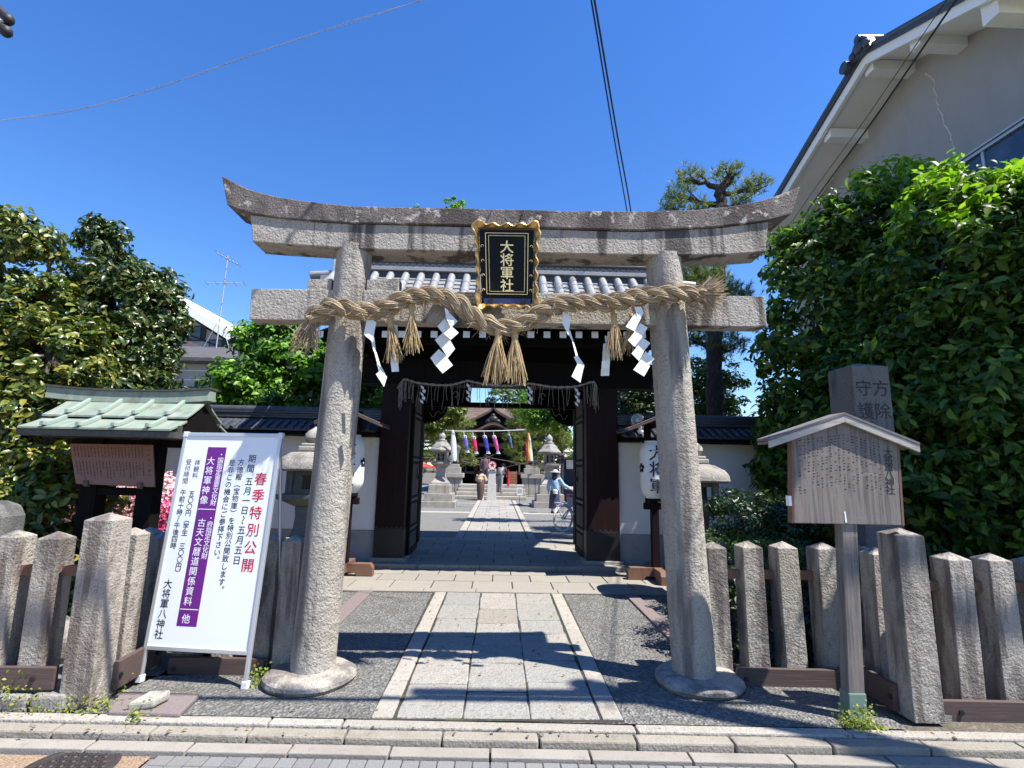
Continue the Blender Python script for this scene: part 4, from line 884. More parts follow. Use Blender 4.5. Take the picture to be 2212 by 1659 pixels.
# panel coordinates measured on the photo: fu across (0 left, 1 right), fv down (0 top, 1 bottom)
def fp(fu, fv): return (fu*EW, EH-(EH-pb)*fv)
def strip_(fu0, fu1, fv0, fv1, n): 
    (a, d), (c, e) = fp(fu0, fv1), fp(fu1, fv0); b = MB(); ebox(b, a, c, d, e, 0.0002, n); return b
strip_(.265,.455,.072,.895,.0006).build('purple_stripe', M['purple'], es)
b = MB()
for fv in (.372, .822): (a, d), (c, e) = fp(.272, fv+.0016), fp(.448, fv-.0016); ebox(b, a, c, d, e, .0008, .0011)
b.build('dividing_line', M['white_text'], es)
def col(text, fu, fv0, size, step, off=.0): u, v = fp(fu, fv0); return (text, u, v, size*EW, step*(EH-pb), off)
on = lambda u, v: ep(u, v, .0012)
letters([col('春季特別公開',.845,.222,.125,.0795,.022)], on).build('red_lettering', M['red_text'], es)
for c_ in ([col('期間',.73,.125,.080,.0475,.012), col('五月一日～五月五日',.735,.235,.080,.0455,.012),
         col('方徳殿（宝物庫）を特別公開致します。',.625,.145,.066,.0345,.012), col('是非この機会にご参拝下さい。',.535,.147,.066,.0350,.012),
         col('拝観料',.185,.150,.058,.0310), col('受付時間',.095,.148,.060,.0305,.0),
         col('五〇〇円（学生　三〇〇円）'.replace('　',' '),.185,.300,.062,.0305,.012), col('午前十時～午後四時',.097,.296,.062,.0310,.012),
         col('大将軍八神社',.115,.715,.085,.0435,.012)]): letters([c_], on).build('black_lettering', M['black_text'], es)
for c_ in ([col('・国指定重要文化財',.415,.108,.060,.0290,.012), col('大将軍神像',.318,.140,.082,.0470,.022 if False else .012), col('・府指定文化財',.418,.412,.060,.0290,.012),
         col('古天文暦道関係資料',.335,.435,.080,.0440,.012), col('他',.345,.862,.082,.05,.012)]): letters([c_], on).build('white_lettering', M['white_text'], es)

# ================================================================ ROOFED NOTICE BOARD (copper roof)
nb = thing('roofed_notice_board', 'roofed wooden notice board with green copper roof, behind the left fence', 'notice board', (-3.9, 5.75, 0))
RL_, RR_ = oy(137,868,5.82), oy(432,882,5.82); FLp, FRp = oy(56,920,5.22), oy(384,932,5.22)
RL_.z = RR_.z = (RL_.z+RR_.z)/2; FLp.z = FRp.z = (FLp.z+FRp.z)/2
xl, xr = (RL_.x+FLp.x)/2, (RR_.x+FRp.x)/2; yr, yf, zr, zf = 5.82, 5.22, RL_.z+.01, FLp.z
def rp(u, t, n=0): return Vector((lerp(xl,xr,u), lerp(yr,yf,t), lerp(zr,zf,t)-.035*math.sin(math.pi*t)+n))
b = MB()
for t0, t1, lift in ((0,.58,.045),(.55,1.0,0)):
    n = 6; top = [[rp(0,lerp(t0,t1,i/n),lift+.012),rp(1,lerp(t0,t1,i/n),lift+.012),rp(1,lerp(t0,t1,i/n),lift-.012),rp(0,lerp(t0,t1,i/n),lift-.012)] for i in range(n+1)]; b.loft(top)
    top = [[Vector((p.x, 2*yr-p.y, p.z)) for p in r] for r in top]; b.loft(top)
roof = b.build('roof', M['copper'], nb, bevel=.004)
for u in (.165,.395,.625,.85):
    b = MB()
    for t0, t1, lift in ((0,.585,.06),(.55,1.03,.014)):
        n = 6; c = [rp(u, lerp(t0,t1,i/n), lift+(.03 if i == n else .0)*.6) for i in range(n+1)]
        b.loft([[p+Vector((-.022,0,0)),p+Vector((.022,0,0)),p+Vector((.019,0,.04)),p+Vector((-.019,0,.04))] for p in c])
    b.build('batten', M['copper_pale'], roof, bevel=.004)
b = MB(); b.box(xl-.02, xr+.02, yf+.02, 2*yr-yf-.02, zf-.075, zf-.016); b.box(xl, xr, yf+.12, yf+.2, zf-.02, zf+.05)
b.build('eave_board', M['copper_dark'], nb)
for x in (xl+.02, xr-.04):
    b = MB(); b.extr([(x,yf+.03,zf-.07),(x,2*yr-yf-.03,zf-.07),(x,yr,zr-.01)], (.02,0,0)); b.build('gable_board', M['wood_black'], nb)
b = MB(); n = 20; A, B = oy(108,862,5.82), oy(458,872,5.82)
for k, (dz, th, w) in enumerate([(0,.13,.075)]):
    b.loft([[(x,yr-w,zr+e),(x,yr+w,zr+e),(x,yr+w*.8,zr+e+th),(x,yr-w*.8,zr+e+th)] for x, e in [(lerp(A.x,B.x,i/n), .04*abs(2*i/n-1)**2.4+.005) for i in range(n+1)]])
rd = b.build('ridge', M['copper'], nb, bevel=.006)
b = MB(); b.loft([[(x,yr-.085,zr+e),(x,yr+.085,zr+e),(x,yr+.085,zr+e+.02),(x,yr-.085,zr+e+.02)] for x, e in [(lerp(A.x-.01,B.x+.01,i/n), .13+.04*abs(2*i/n-1)**2.4+.005) for i in range(n+1)]]); b.build('ridge_cap', M['copper_dark'], rd)
for px in (196, 318):
    q = oy(px, 1100, 5.77); b = MB(); b.box(q.x-.09, q.x+.09, 5.69, 5.85, -.1, zr-.06); b.build('post', M['wood_black'], nb, bevel=.006)
b = MB(); b.box(xl+.15, xr+.25, 5.72, 5.82, zf-.16, zf-.08); q = oy(150,1050,5.66); b.box(oy(180,1050,5.66).x, oy(335,1050,5.66).x, 5.70, 5.78, q.z-.09, q.z-.01); b.build('cross_beam', M['wood_black'], nb)
N00, N10, N01, N11 = oy(164,1045,5.56), oy(334,1052,5.56), oy(150,958,5.65), oy(330,961,5.65)
def npn(u, v, n=0): p = N00.lerp(N10,u).lerp(N01.lerp(N11,u),v); return p+(N10-N00).cross(N01-N00).normalized()*n
b = MB(); b.hexa([npn(0,0,-.02),npn(1,0,-.02),npn(1,1,-.02),npn(0,1,-.02),npn(0,0,0),npn(1,0,0),npn(1,1,0),npn(0,1,0)]); pn = b.build('panel', M['panel_brown'], nb, bevel=.003)
b = MB()
for k in range(21):                            # small columns of writing
    u = .05+k*.041; v = .93
    for seg0, seg1 in ((.93,.66),(.57,random.uniform(.08,.42))):
        v = seg0
        while v > seg1:
            w = random.uniform(.006,.010); h = random.uniform(.014,.024); b.add([npn(u-w,v-h,.002),npn(u+w,v-h,.002),npn(u+w*.8,v,.002),npn(u-w*.8,v,.002)], [(0,1,2,3)]); v -= .034
wn_, hn_ = (N10-N00).length, (N01-N00).length
b2 = letters([('【年中行事】', .945*wn_, .88*hn_, .07*hn_, .125*hn_, 0.0)], lambda u, v: npn(u/wn_, v/hn_, .002)); b.add(b2.v, b2.f)
b.build('lettering', M['faded_text'], pn)
b = MB()
for u in (.14, .82): b.hexa([npn(u-.03,-.06,.0),npn(u+.03,-.06,.0),npn(u+.03,.09,.0),npn(u-.03,.09,.0),npn(u-.03,-.06,.03),npn(u+.03,-.06,.03),npn(u+.03,.09,.02),npn(u-.03,.09,.02)])
b.build('panel_clip', M['wood_brown'], nb)

# ================================================================ WOODEN NOTICE POST (right)
kp = thing('wooden_notice', 'weathered wooden notice with a little gabled roof on a single post, right of the torii', 'notice board', (2.47, 3.77, 0))
KY = 3.74
K = {k: oy(x, y, KY) for k, (x, y) in dict(tl=(1712,940), tr=(1938,958), pk=(1822,897), bl=(1713,1130), br=(1950,1135)).items()}
poly = [K['bl'],K['br'],K['tr'],K['pk'],K['tl']]
b = MB(); b.extr(poly, (0,.035,0)); bd = b.build('board', M['wood_grey'], kp, bevel=.004)
if 1:
    b = MB(); b.extr([K['bl']+Vector((-.014,-.012,0)),K['bl']+Vector((.004,-.012,0)),K['tl']+Vector((.004,-.012,0)),K['tl']+Vector((-.014,-.012,0))], (0,.055,0)); b.build('side_batten', M['wood_brown'], bd)
    b = MB(); b.extr([K['br']+Vector((-.004,-.003,0)),K['br']+Vector((.012,-.003,0)),K['tr']+Vector((.012,-.003,0)),K['tr']+Vector((-.004,-.003,0))], (0,.045,0))
b.build('side_batten', M['wood_brown'], bd)
tipL, tipR, pk = oy(1660,952,KY-.03), oy(1984,962,KY-.03), oy(1822,897,KY-.03)
def slopebar(b, p, q, th, y0, y1, up=0): 
    b.hexa([(p.x,y0,p.z-th+up),(q.x,y0,q.z-th+up),(q.x,y1,q.z-th+up),(p.x,y1,p.z-th+up),(p.x,y0,p.z+up),(q.x,y0,q.z+up),(q.x,y1,q.z+up),(p.x,y1,p.z+up)])
b = MB(); slopebar(b, tipL, pk, .052, KY-.042, KY-.020, 0); slopebar(b, pk, tipR, .052, KY-.042, KY-.020, 0); fasc = b.build('barge_board', M['wood_pale'], kp, bevel=.003)
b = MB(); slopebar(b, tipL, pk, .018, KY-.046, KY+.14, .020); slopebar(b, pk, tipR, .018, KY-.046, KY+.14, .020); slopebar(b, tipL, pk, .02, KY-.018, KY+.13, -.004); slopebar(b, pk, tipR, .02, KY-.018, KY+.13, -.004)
b.build('roof', mat('wood_dark', (.13,.12,.12), .8, [('noise', (3,40,40), .48, .66, (.22,.20,.19), .7)], [((3,70,70), .4, .004)]), kp)  # darker grained wood tone on the roof boards
pt, pbm = oy(1826,1120,KY+.06), oz(1851,1556)
pbm = Vector((pbm.x, 3.80, 0))
b = MB(); w = .055
b.loft([[(c.x-w,c.y-.045,c.z),(c.x+w,c.y-.045,c.z),(c.x+w,c.y+.045,c.z),(c.x-w,c.y+.045,c.z)] for c in (pbm, Vector((pt.x,3.80,pt.z)), Vector((pk.x+.02,3.825,pk.z-.05)))]); b.build('post', M['wood_grey'], kp, bevel=.005)
b = MB(); w = .060; b.loft([[(c.x-w,c.y-.052,c.z),(c.x+w,c.y-.052,c.z),(c.x+w,c.y+.052,c.z),(c.x-w,c.y+.052,c.z)] for c in (pbm, pbm.lerp(Vector((pt.x,3.80,pt.z)),.13))]); b.build('copper_sleeve', M['sleeve_green'], kp, bevel=.004)
def kb(u, v, n=.0009): p = K['bl'].lerp(K['br'],u).lerp(K['tl'].lerp(K['tr'],u),v); return (p.x, KY-n, p.z)
kw, kh = (K['br']-K['bl']).length, (K['tl']-K['bl']).length
letters([('大将軍八神社', .905*kw, .88*kh, .115*kh, .092*kh, .022)], lambda u, v: kb(u/kw, v/kh)).build('lettering', M['black_text'], bd)
b = MB()
for k in range(19):                            # faded columns of brush writing
    u = .07+k*.0415; v = 1.06-abs(u-.5)*.25; vend = random.uniform(.28,.45)
    while v > vend:
        if random.random() < .72-.35*(1-v):
            for _ in range(2):
                w = random.uniform(.004,.011); h = random.uniform(.006,.016); uu = u+random.uniform(-.006,.006)
                b.add([kb(uu-w,v-h),kb(uu+w,v-h*.8),kb(uu+w*.7,v),kb(uu-w*.7,v-.003)], [(0,1,2,3)])
        v -= .034
b.build('faded_writing', M['faded_text'], bd)
b = MB(); b.extr([kb(.475,.02,.003),kb(.49,.02,.003),kb(.478,.145,.003),kb(.468,.14,.003)], (0,.004,0)); b.build('scratch', M['white_paint'], bd)
b = MB(); q = oy(1711,1082,KY-.02); b.box(q.x-.022, q.x-.003, KY-.02, KY+.02, q.z-.035, q.z+.035); b.build('tag', M['white_paint'], bd)

# ================================================================ INSCRIBED STONE PILLAR
sp = thing('inscribed_pillar', 'tall square stone pillar with carved characters rising behind the wooden notice', 'stone pillar', (3.66, 5.1, 0))
ml, mr, mt = oy(1838,860,4.93), oy(1922,860,4.93), oy(1878,787,5.1)
cx = (ml.x+mr.x)/2+.03; w = mr.x-ml.x
b = MB(); b.post(cx, 4.93+w/2, w, -.1, mt.z-.05, .06, taper=.97); b.build('shaft', M['stone_dark'], sp, bevel=.012, sub=2, noise=.008, nscale=9)
b = MB(); b.box(cx-.36, cx+.36, 4.78, 5.5, -.1, .52); b.build('base', M['stone_old'], sp, bevel=.03, sub=1, noise=.03)
zt = oy(1880,838,4.93).z
letters([('方除', cx+.085, zt, .17, .225, .022), ('守護', cx-.085, zt, .17, .225, .022)], lambda u, v: (u, 4.93+.004+(mt.z-v)*.0, v)).build('carved_lettering', M['black_text'], sp)
# small old marker stone at far left
mk = thing('marker_stone', 'small old rounded marker stone with writing at the left edge behind the fence', 'marker stone', (-4.6, 4.7, 0))
a = oy(-45, 1200, 4.6); c = oy(32, 1085, 4.6); xm = c.x-.30
b = MB(); prof = [(-.27,0),(-.26,c.z-.12),(-.20,c.z-.03),(-.08,c.z),(.10,c.z),(.21,c.z-.03),(.26,c.z-.12),(.27,0)]
b.extr([(xm+p[0],4.55,p[1]) for p in reversed(prof)][::-1], (0,.24,0)); b.build('slab', M['stone_dark'], mk, bevel=.03, sub=1, noise=.01)
letters([('方', xm+.13, c.z-.26, .09, .1, .022), ('十分', xm+.02, c.z-.40, .10, .12, .022 if ('分', .022) in GL else 0.0)] if False else [('方', xm+.14, c.z-.24, .085, .1, .022), ('分', xm+.14, c.z-.34, .085, .1, 0.0), ('十', xm+.02, c.z-.42, .10, .12, .022)], lambda u, v: (u, 4.538, v)).build('lettering', M['black_text'], mk)

# ================================================================ HOUSES
hs = thing('gabled_house', 'grey stucco house with white eaves and dark tiled gable roof, upper right above the hedge', 'house', (8, 9, 0))
HX, WX = 6.9, 7.9
def ox(px, py, X):
    d = ray(px, py); return Vector((0,0,HC))+d*(X/d.x)
pkp, low, rgt = ox(1861,115,HX), ox(1684,413,HX), ox(2068,0,HX)
sl = (pkp.z-low.z)/(low.y-pkp.y); sr = (pkp.z-rgt.z)/(pkp.y-rgt.y)
YF, YB = 6.15, 13.2
def roofz(y): return pkp.z-(y-pkp.y)*sl if y > pkp.y else pkp.z-(pkp.y-y)*sr
b = MB(); b.extr([(WX,YF+.1,0),(WX,YB,0),(WX,YB,roofz(YB)-.12),(WX,pkp.y,pkp.z-.12),(WX,YF+.1,roofz(YF+.1)-.12)], (7,0,0)); b.build('wall', M['house_wall'], hs)
b = MB()
for y0, y1 in ((YF-.3,pkp.y),(pkp.y,YB+.6)):
    b.hexa([(HX+.12,y0,roofz(y0)-.14),(15.5,y0,roofz(y0)-.14),(15.5,y1,roofz(y1)-.14),(HX+.12,y1,roofz(y1)-.14),(HX+.12,y0,roofz(y0)-.06),(15.5,y0,roofz(y0)-.06),(15.5,y1,roofz(y1)-.06),(HX+.12,y1,roofz(y1)-.06)])
b.build('soffit', M['white_paint'], hs)
b = MB()
for y0, y1 in ((YF-.3,pkp.y),(pkp.y,YB+.6)):
    b.hexa([(HX+.05,y0,roofz(y0)-.24),(HX+.12,y0,roofz(y0)-.24),(HX+.12,y1,roofz(y1)-.24),(HX+.05,y1,roofz(y1)-.24),(HX+.05,y0,roofz(y0)+.0),(HX+.12,y0,roofz(y0)+.0),(HX+.12,y1,roofz(y1)+.0),(HX+.05,y1,roofz(y1)+.0)])
b.build('barge_board', M['white_paint'], hs, bevel=.004)
b = MB()
for y0, y1, s in ((YF-.3,pkp.y,1),(pkp.y,YB+.6,-1)):
    n = int((y1-y0)/.24)
    for i in range(n):
        ya, yb = lerp(y0,y1,i/n), lerp(y0,y1,(i+1)/n); la, lb = (.075,.035) if s > 0 else (.035,.075)
        b.hexa([(HX-.0,ya,roofz(ya)-.05),(15.5,ya,roofz(ya)-.05),(15.5,yb,roofz(yb)-.05),(HX-.0,yb,roofz(yb)-.05),(HX-.0,ya,roofz(ya)+la),(15.5,ya,roofz(ya)+la),(15.5,yb,roofz(yb)+lb),(HX-.0,yb,roofz(yb)+lb)])
        b.tube([(HX+.03,ya,roofz(ya)+.07),(HX+.03,yb,roofz(yb)+.07)], .055, 8)
b.tube([(HX-.05,pkp.y,pkp.z+.12),(15.5,pkp.y,pkp.z+.12)], .12, 12); b.tube([(HX-.14,pkp.y+.35,roofz(pkp.y+.35)+.10),(HX+.3,pkp.y+.35,roofz(pkp.y+.35)+.10)], .12, 14)
b.build('roof', M['tile_dark'], hs, smooth=True)
b = MB(); b.extr([(HX-.06,pkp.y-.30,pkp.z-.10),(HX-.06,pkp.y+.26,pkp.z-.06),(HX-.06,pkp.y+.20,pkp.z+.16),(HX-.06,pkp.y+.06,pkp.z+.30),(HX-.06,pkp.y-.12,pkp.z+.28),(HX-.06,pkp.y-.26,pkp.z+.12)], (.14,0,0)); b.ell((HX-.06,pkp.y-.03,pkp.z+.08),(.08,.12,.12)); b.ell((HX-.06,pkp.y-.22,pkp.z+.02),(.07,.08,.09)); b.ell((HX-.06,pkp.y+.16,pkp.z+.05),(.07,.08,.09)); b.tube([(HX-.1,pkp.y-.03,pkp.z+.27),(HX+.4,pkp.y-.03,pkp.z+.30)], .08, 10); b.build('ridge_ornament', M['tile_dark'], hs, smooth=True)
for (x, y) in [(1795,285),(1885,133),(1985,75)]:
    q = ox(x, y, HX+.25)
    b = MB(); b.box(HX+.16, WX+.02, q.y-.11, q.y+.11, roofz(q.y)-.36, roofz(q.y)-.15); b.build('purlin_end', M['white_paint'], hs, bevel=.005)
q = ox(2150,20,HX+.25); b = MB(); b.box(HX+.16, WX+.02, q.y-.13, q.y+.13, roofz(q.y)-.5, roofz(q.y)-.15); b.build('purlin_end', M['white_paint'], hs, bevel=.005)
w0, w1 = ox(2066,365,WX), ox(2212,262,WX); zt = (w0.z+w1.z)/2
wy0, wy1 = w1.y-.6, w0.y
b = MB(); b.box(WX-.07, WX+.05, wy0, wy1, zt-.05, zt); b.box(WX-.05, WX+.05, wy1-.05, wy1, zt-1.3, zt-.05); b.box(WX-.05, WX+.05, wy0, wy1, zt-1.35, zt-1.3); b.box(WX-.045, WX+.05, wy1-.55, wy1-.50, zt-1.3, zt-.05); b.box(WX-.1, WX+.02, wy0, wy1+.03, zt+.012, zt+.04)
wf = b.build('window', M['alu_frame'], hs); b = MB(); b.box(WX-.025, WX-.015, wy0, wy1-.05, zt-1.3, zt-.05); b.build('pane', M['glass'], wf)
b = MB(); cp = [ox(1800+x/1.843 if False else (1800+x/1.843)*.8848, (y/1.843)*.8848, WX-.004) for x, y in [(850,325),(880,360),(890,410),(905,460),(915,510),(935,560),(965,620),(975,680),(985,730)]]
cp2 = []
for p, q in zip(cp[:-1], cp[1:]):
    for k in range(4): cp2.append(p.lerp(q, k/4)+Vector((0,random.uniform(-.03,.03),random.uniform(-.02,.02))))
b.tube(cp2, [random.uniform(.006,.016) for _ in cp2], 5); b.build('wall_crack', M['crack'], hs)

fh = thing('white_house', 'white and pink building with a sloping white roof edge far behind the left trees', 'house', (-15, 26, 0))
A_, B_ = oy(375,640,26), oy(532,737,26)
b = MB(); sl2 = (A_.z-B_.z)/(B_.x-A_.x)
xa, xb = A_.x-12, B_.x
zA = A_.z+12*sl2
xa = oy(285,600,26).x; zA = A_.z+(A_.x-xa)*sl2
b.extr([(xa,26.4,0),(xb-.8,26.4,0),(xb-.8,26.4,B_.z-.2),(A_.x,26.4,A_.z-.6),(xa,26.4,zA-.6)], (0,8,0)); b.build('wall', M['siding'], fh)
b = MB(); b.extr([(xa,25.4,zA-.4),(xb,25.4,B_.z-.45),(xb,25.4,B_.z),(xa,25.4,zA+.05)], (0,9.5,0)); b.build('roof', M['white_paint'], fh)
b = MB(); q0, q1 = oy(385,715,26), oy(470,760,26); b.extr([(q0.x-3,26.3,0),(q1.x,26.3,0),(q1.x,26.3,q1.z),(q0.x-3,26.3,q0.z+.8)], (0,.12,0)); b.build('balcony_wall', M['pink_wall'], fh)
b = MB(); b.tube([(q0.x-3,26.28,q0.z+1.1),(q1.x,26.28,q1.z+.3)], .04, 6); b.build('handrail', M['iron'], fh)
for px, py in [(425,722),(470,752)]:
    q = oy(px, py, 26.36); b = MB(); b.box(q.x-.45, q.x+.45, 26.34, 26.42, q.z-.35, q.z+.45); o = b.build('window', M['iron'], fh); b = MB(); b.box(q.x-.38, q.x+.2, 26.31, 26.34, q.z-.3, q.z+.38); b.build('pane', M['glass'], o)
gh = thing('grey_house', 'grey sided house with a flat grey tiled roof and shuttered window behind the left trees', 'house', (-11, 18, 0))
a, c = oy(345,776,18), oy(512,752,18); lw = oy(420,780,18)
b = MB(); b.box(a.x-3, oy(640,800,18).x, 18.0, 24, 0, lw.z-.1); b.build('wall', M['siding'], gh)
b = MB(); x0, x1 = a.x-3.4, oy(650,780,18).x
b.loft([[(x0,17.4,lw.z-.1),(x1,17.4,lw.z-.1),(x1,24.4,lw.z-.1),(x0,24.4,lw.z-.1)],[(x0,17.4,lw.z+.02),(x1,17.4,lw.z+.02),(x1,24.4,lw.z+.02),(x0,24.4,lw.z+.02)],[(x0+2.5,20.4,lw.z+1.05),(x1-2.5,20.4,lw.z+1.05),(x1-2.5,21.4,lw.z+1.05),(x0+2.5,21.4,lw.z+1.05)]]); b.build('roof', M['roof_grey'], gh)
b = MB(); 
for k in range(9): z = lw.z-.35-k*.33; b.box(a.x-3, oy(640,800,18).x, 17.985, 18, z, z+.035)
b.build('siding_lap', M['plastic_grey'], gh)
q0, q1 = oy(390,835,17.95), oy(462,900,17.95)
b = MB(); b.box(q0.x, q1.x, 17.9, 17.98, q1.z, q0.z); o = b.build('window', M['iron'], gh)
b = MB()
for k in range(6): xx = lerp(q0.x,q1.x,(k+.1)/6); b.box(xx, xx+(q1.x-q0.x)/6*.85, 17.87, 17.9, q1.z, q0.z-.06)
b.build('shutter', M['shutter'], o)
b = MB(); q = oy(380,800,17.9); b.tube([(q.x,17.85,0),(q.x,17.85,lw.z-.1)], .07, 8); b.build('downpipe', M['plastic_grey'], gh)
an = thing('aerial', 'thin rooftop television aerial mast against the blue sky', 'aerial', oy(473,762,20))
b = MB(); tp, bt = oy(492,552,20), oy(474,762,20); bt = Vector((tp.x-.05,20,bt.z)); b.tube([bt, tp], .022, 6); b.tube([bt+Vector((-.7,0,-.3)), bt.lerp(tp,.35)], .012, 4); b.tube([bt+Vector((.7,0,-.3)), bt.lerp(tp,.35)], .012, 4); b.build('mast', M['cable_grey'], an)
for f, L, n, tilt in ((.97,.9,7,-.5),(.71,1.3,5,.08)):
    b = MB(); c = bt.lerp(tp, f); d = Vector((1,0.2,tilt)).normalized(); b.tube([c-d*L*.5, c+d*L*.55], .015, 5)
    for k in range(n): e = c+d*L*lerp(-.5,.55,k/(n-1)); b.tube([e-Vector((-.15,.5,.03))*.7, e+Vector((-.15,.5,.03))*.7], .012, 4)
    b.build('antenna', M['cable_grey'], an)

# ================================================================ POLES AND CABLES
up = thing('utility_pole', 'dark fittings of a street pole peeking in at the top left corner', 'utility pole', (-5.35, 4.3, 0))
q = oy(16, 52, 4.3)
b = MB(); b.tube([(-5.5,4.3,0),(-5.5,4.3,q.z+1.6)], [.17,.13], 16); b.build('pole', M['concrete'], up, smooth=True)
for px, py in [(17,42),(13,68)]:
    e = oy(px, py, 4.3); b = MB(); b.tube([(-5.4,4.3,e.z+.55*(e.x+5.4)*-1*-1), e], [.05,.045], 12) if False else b.tube([Vector((-5.4,4.3,e.z+.75)), e], .045, 12); b.ell(e, (.05,.05,.055)); b.build('insulator', M['cable'], up, smooth=True)
b = MB(); e = oy(6,58,4.3); b.tube([(-5.4,4.3,e.z+.5), e], .06, 12); b.build('sleeve', M['plastic_grey'], up, smooth=True)
rpz = 7.4
rp_ = thing('utility_pole', 'concrete pole beyond the right edge of the photo, seen by its shadow across the kerb', 'utility pole', (5.2, 2.09, 0))
b = MB(); b.tube([(5.2,2.09,-.1),(5.2,2.09,8.7)], [.16,.12], 16); b.build('pole', M['concrete'], rp_, smooth=True)
b = MB(); b.box(3.6, 5.5, 2.03, 2.15, 8.0, 8.12); b.build('crossarm', M['concrete'], rp_)
def cable(label, pts, r, m='cable', strands=1, sagn=10):
    g = MB()
    for s in range(strands):
        L = smooth_line([Vector(p) for p in pts], sagn); g.tube([p+Vector((0,.01*s,.018*math.sin(i*.35+s*3.1416) if strands > 1 else 0)) for i, p in enumerate(L)], r, 6)
    o = g.build('cable', M[m], loc=pts[len(pts)//2]); tag(o, label, 'cable'); return o
W1 = [((0,260),9.5),((110,246),9.2),((220,224),8.9),((330,192),8.6),((440,155),8.3),((560,112),8.0),((680,72),7.6),((800,34),7.2),((910,0),6.8)]
pts = [oy(x, y, Y) for (x, y), Y in W1]; pts = [pts[0]+(pts[0]-pts[1])*6]+pts+[pts[-1]+(pts[-1]-pts[-2])*5]
cable('thin twisted grey wire sagging across the upper left sky', pts, .0045, 'cable_grey', 2)
A0, A1 = oy(1278,0,5.4), oy(1358,452,9.3)
for k, dx in ((0,0),(1,7)):
    p, q = oy(1277+dx,0,5.4), oy(1353+dx*1.2,448,9.3); e = oy(1378,585,9.38)
    mid = p.lerp(q,.5)+Vector((0,0,-.05)); cable(['left one of the two dark cables coming down to the gate roof','right one of the two dark cables coming down to the gate roof'][k], [p+(p-q)*.9, p, mid, q, e], .011+.002*k)
for k, (a, c) in enumerate([((2072,-10),(1782,402)),((2052,-10),(1760,408))]):
    p, q = oy(*a, 5.2), oy(*c, 9.2); cable(['thick black cable slanting in front of the grey house gable','thin black cable slanting just left of the thick one by the house gable'][k], [p+(p-q)*.8, p, p.lerp(q,.5)+Vector((0,0,-.04)), q, q+(q-p)*.4], [.014,.006][k])
cable('bundled street cable passing overhead behind the viewer', [(-12,2.45,6.3),(-1,2.5,6.05),(1,2.5,6.03),(12,2.4,6.3)], .035)

# ================================================================ TREES, HEDGE, SHRUBS
def tree(label, base, trunk_top, ells, leafs, trunk_r=.08, limbs=7, name='tree', cat='tree', bark='bark', group=None):
    t = thing(name, label, cat, base, group)
    b = MB(); base, tt = Vector(base), Vector(trunk_top); pts = limb(b, base, tt, trunk_r*1.2, trunk_r*.7, .10, 8, 10)
    for k in range(limbs):
        e = ells[k % len(ells)]; s = pts[random.randint(4, len(pts)-1)]
        c = Vector(e[0])+Vector([random.uniform(-.6,.6)*r for r in e[1]]); lp = limb(b, s, c, trunk_r*.5, trunk_r*.12, .16, 6, 6)
        for _ in range(3): q = random.choice(lp[2:]); limb(b, q, q+Vector([random.uniform(-.5,.5)*r for r in e[1]]), trunk_r*.18, trunk_r*.05, .15, 4, 5)
    b.build('trunk', M[bark], t, smooth=True)
    for nm, m, n, size, kw in leafs: foliage(nm, M[m], t, ells, n, size, **kw)
    return t
def E_(px, py, Y, rx, ry, rz): p = oy(px, py, Y); return ((p.x,p.y,p.z),(rx,ry,rz))
# left: yellow-green evergreen at the edge of the photo, and the darker one beside it
ells = [E_(60,520,6.9,.42,.45,.42), E_(10,690,6.9,.85,.7,.72), E_(112,800,6.7,.78,.7,.75), E_(-60,900,6.5,.9,.7,1.0), E_(60,960,6.4,.85,.6,.8), E_(-100,760,6.9,.8,.8,1.0), E_(120,1080,6.2,.62,.45,.6), E_(0,1120,6.0,.6,.45,.5)]
tree('yellowish broadleaf evergreen tree at the far left with glossy leaves', (-5.9,6.8,0), (-5.8,6.9,3.4), ells,
     [('crown','leaf_cam',34000,.112,dict(clump=700,crad=.18,up=.55,rnd=.55,depth=.45,ratio=.46,full=True))], .08, 12)
ells = [E_(232,530,7.9,.36,.4,.35), E_(265,660,7.9,.80,.75,.66), E_(285,690,7.8,.68,.7,.75), E_(190,720,7.9,.8,.7,.8), E_(235,800,7.6,.88,.7,.75), E_(318,648,7.9,.36,.5,.48), E_(170,860,7.3,.7,.6,.6), E_(290,850,7.3,.42,.5,.35)]
tree('dark glossy evergreen tree with a pointed tuft on top, right of the yellowish one', (-6.3,7.8,0), (-6.1,7.9,4.0), ells,
     [('crown','leaf_dark',36000,.108,dict(clump=720,crad=.18,up=.55,rnd=.6,depth=.45,ratio=.44,full=True))], .09, 12)
# behind the left wall
ells = [E_(590,740,11.2,.75,.7,.5), E_(660,800,11.2,1.2,.9,.75), E_(540,830,11.0,.75,.7,.55), E_(640,880,11.2,1.4,.9,.7), E_(740,800,11.6,.9,.8,.9), E_(500,880,11.0,.5,.6,.4), E_(790,890,12.0,.7,.7,.6)]
tree('bright green broadleaf tree behind the wall left of the torii', (-4.6,11.3,0), (-4.4,11.3,3.0), ells,
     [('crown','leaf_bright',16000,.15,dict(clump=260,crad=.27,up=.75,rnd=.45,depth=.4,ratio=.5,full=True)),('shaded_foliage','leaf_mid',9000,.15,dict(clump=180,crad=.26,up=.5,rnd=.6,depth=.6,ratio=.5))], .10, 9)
ells = [E_(978,447,13.5,.24,.3,.24), E_(1000,450,13.5,.14,.2,.16), E_(940,520,13.5,.95,.6,.6), E_(905,452,13.5,.14,.2,.16)]
tree('tree whose leafy tips just clear the middle of the torii top beam', (-2.75,13.5,0), (-2.7,13.5,6.3), ells, [('crown','leaf_bright',3200,.13,dict(clump=150,crad=.12,up=.8,rnd=.6,depth=.5,ratio=.4))], .07, 4)
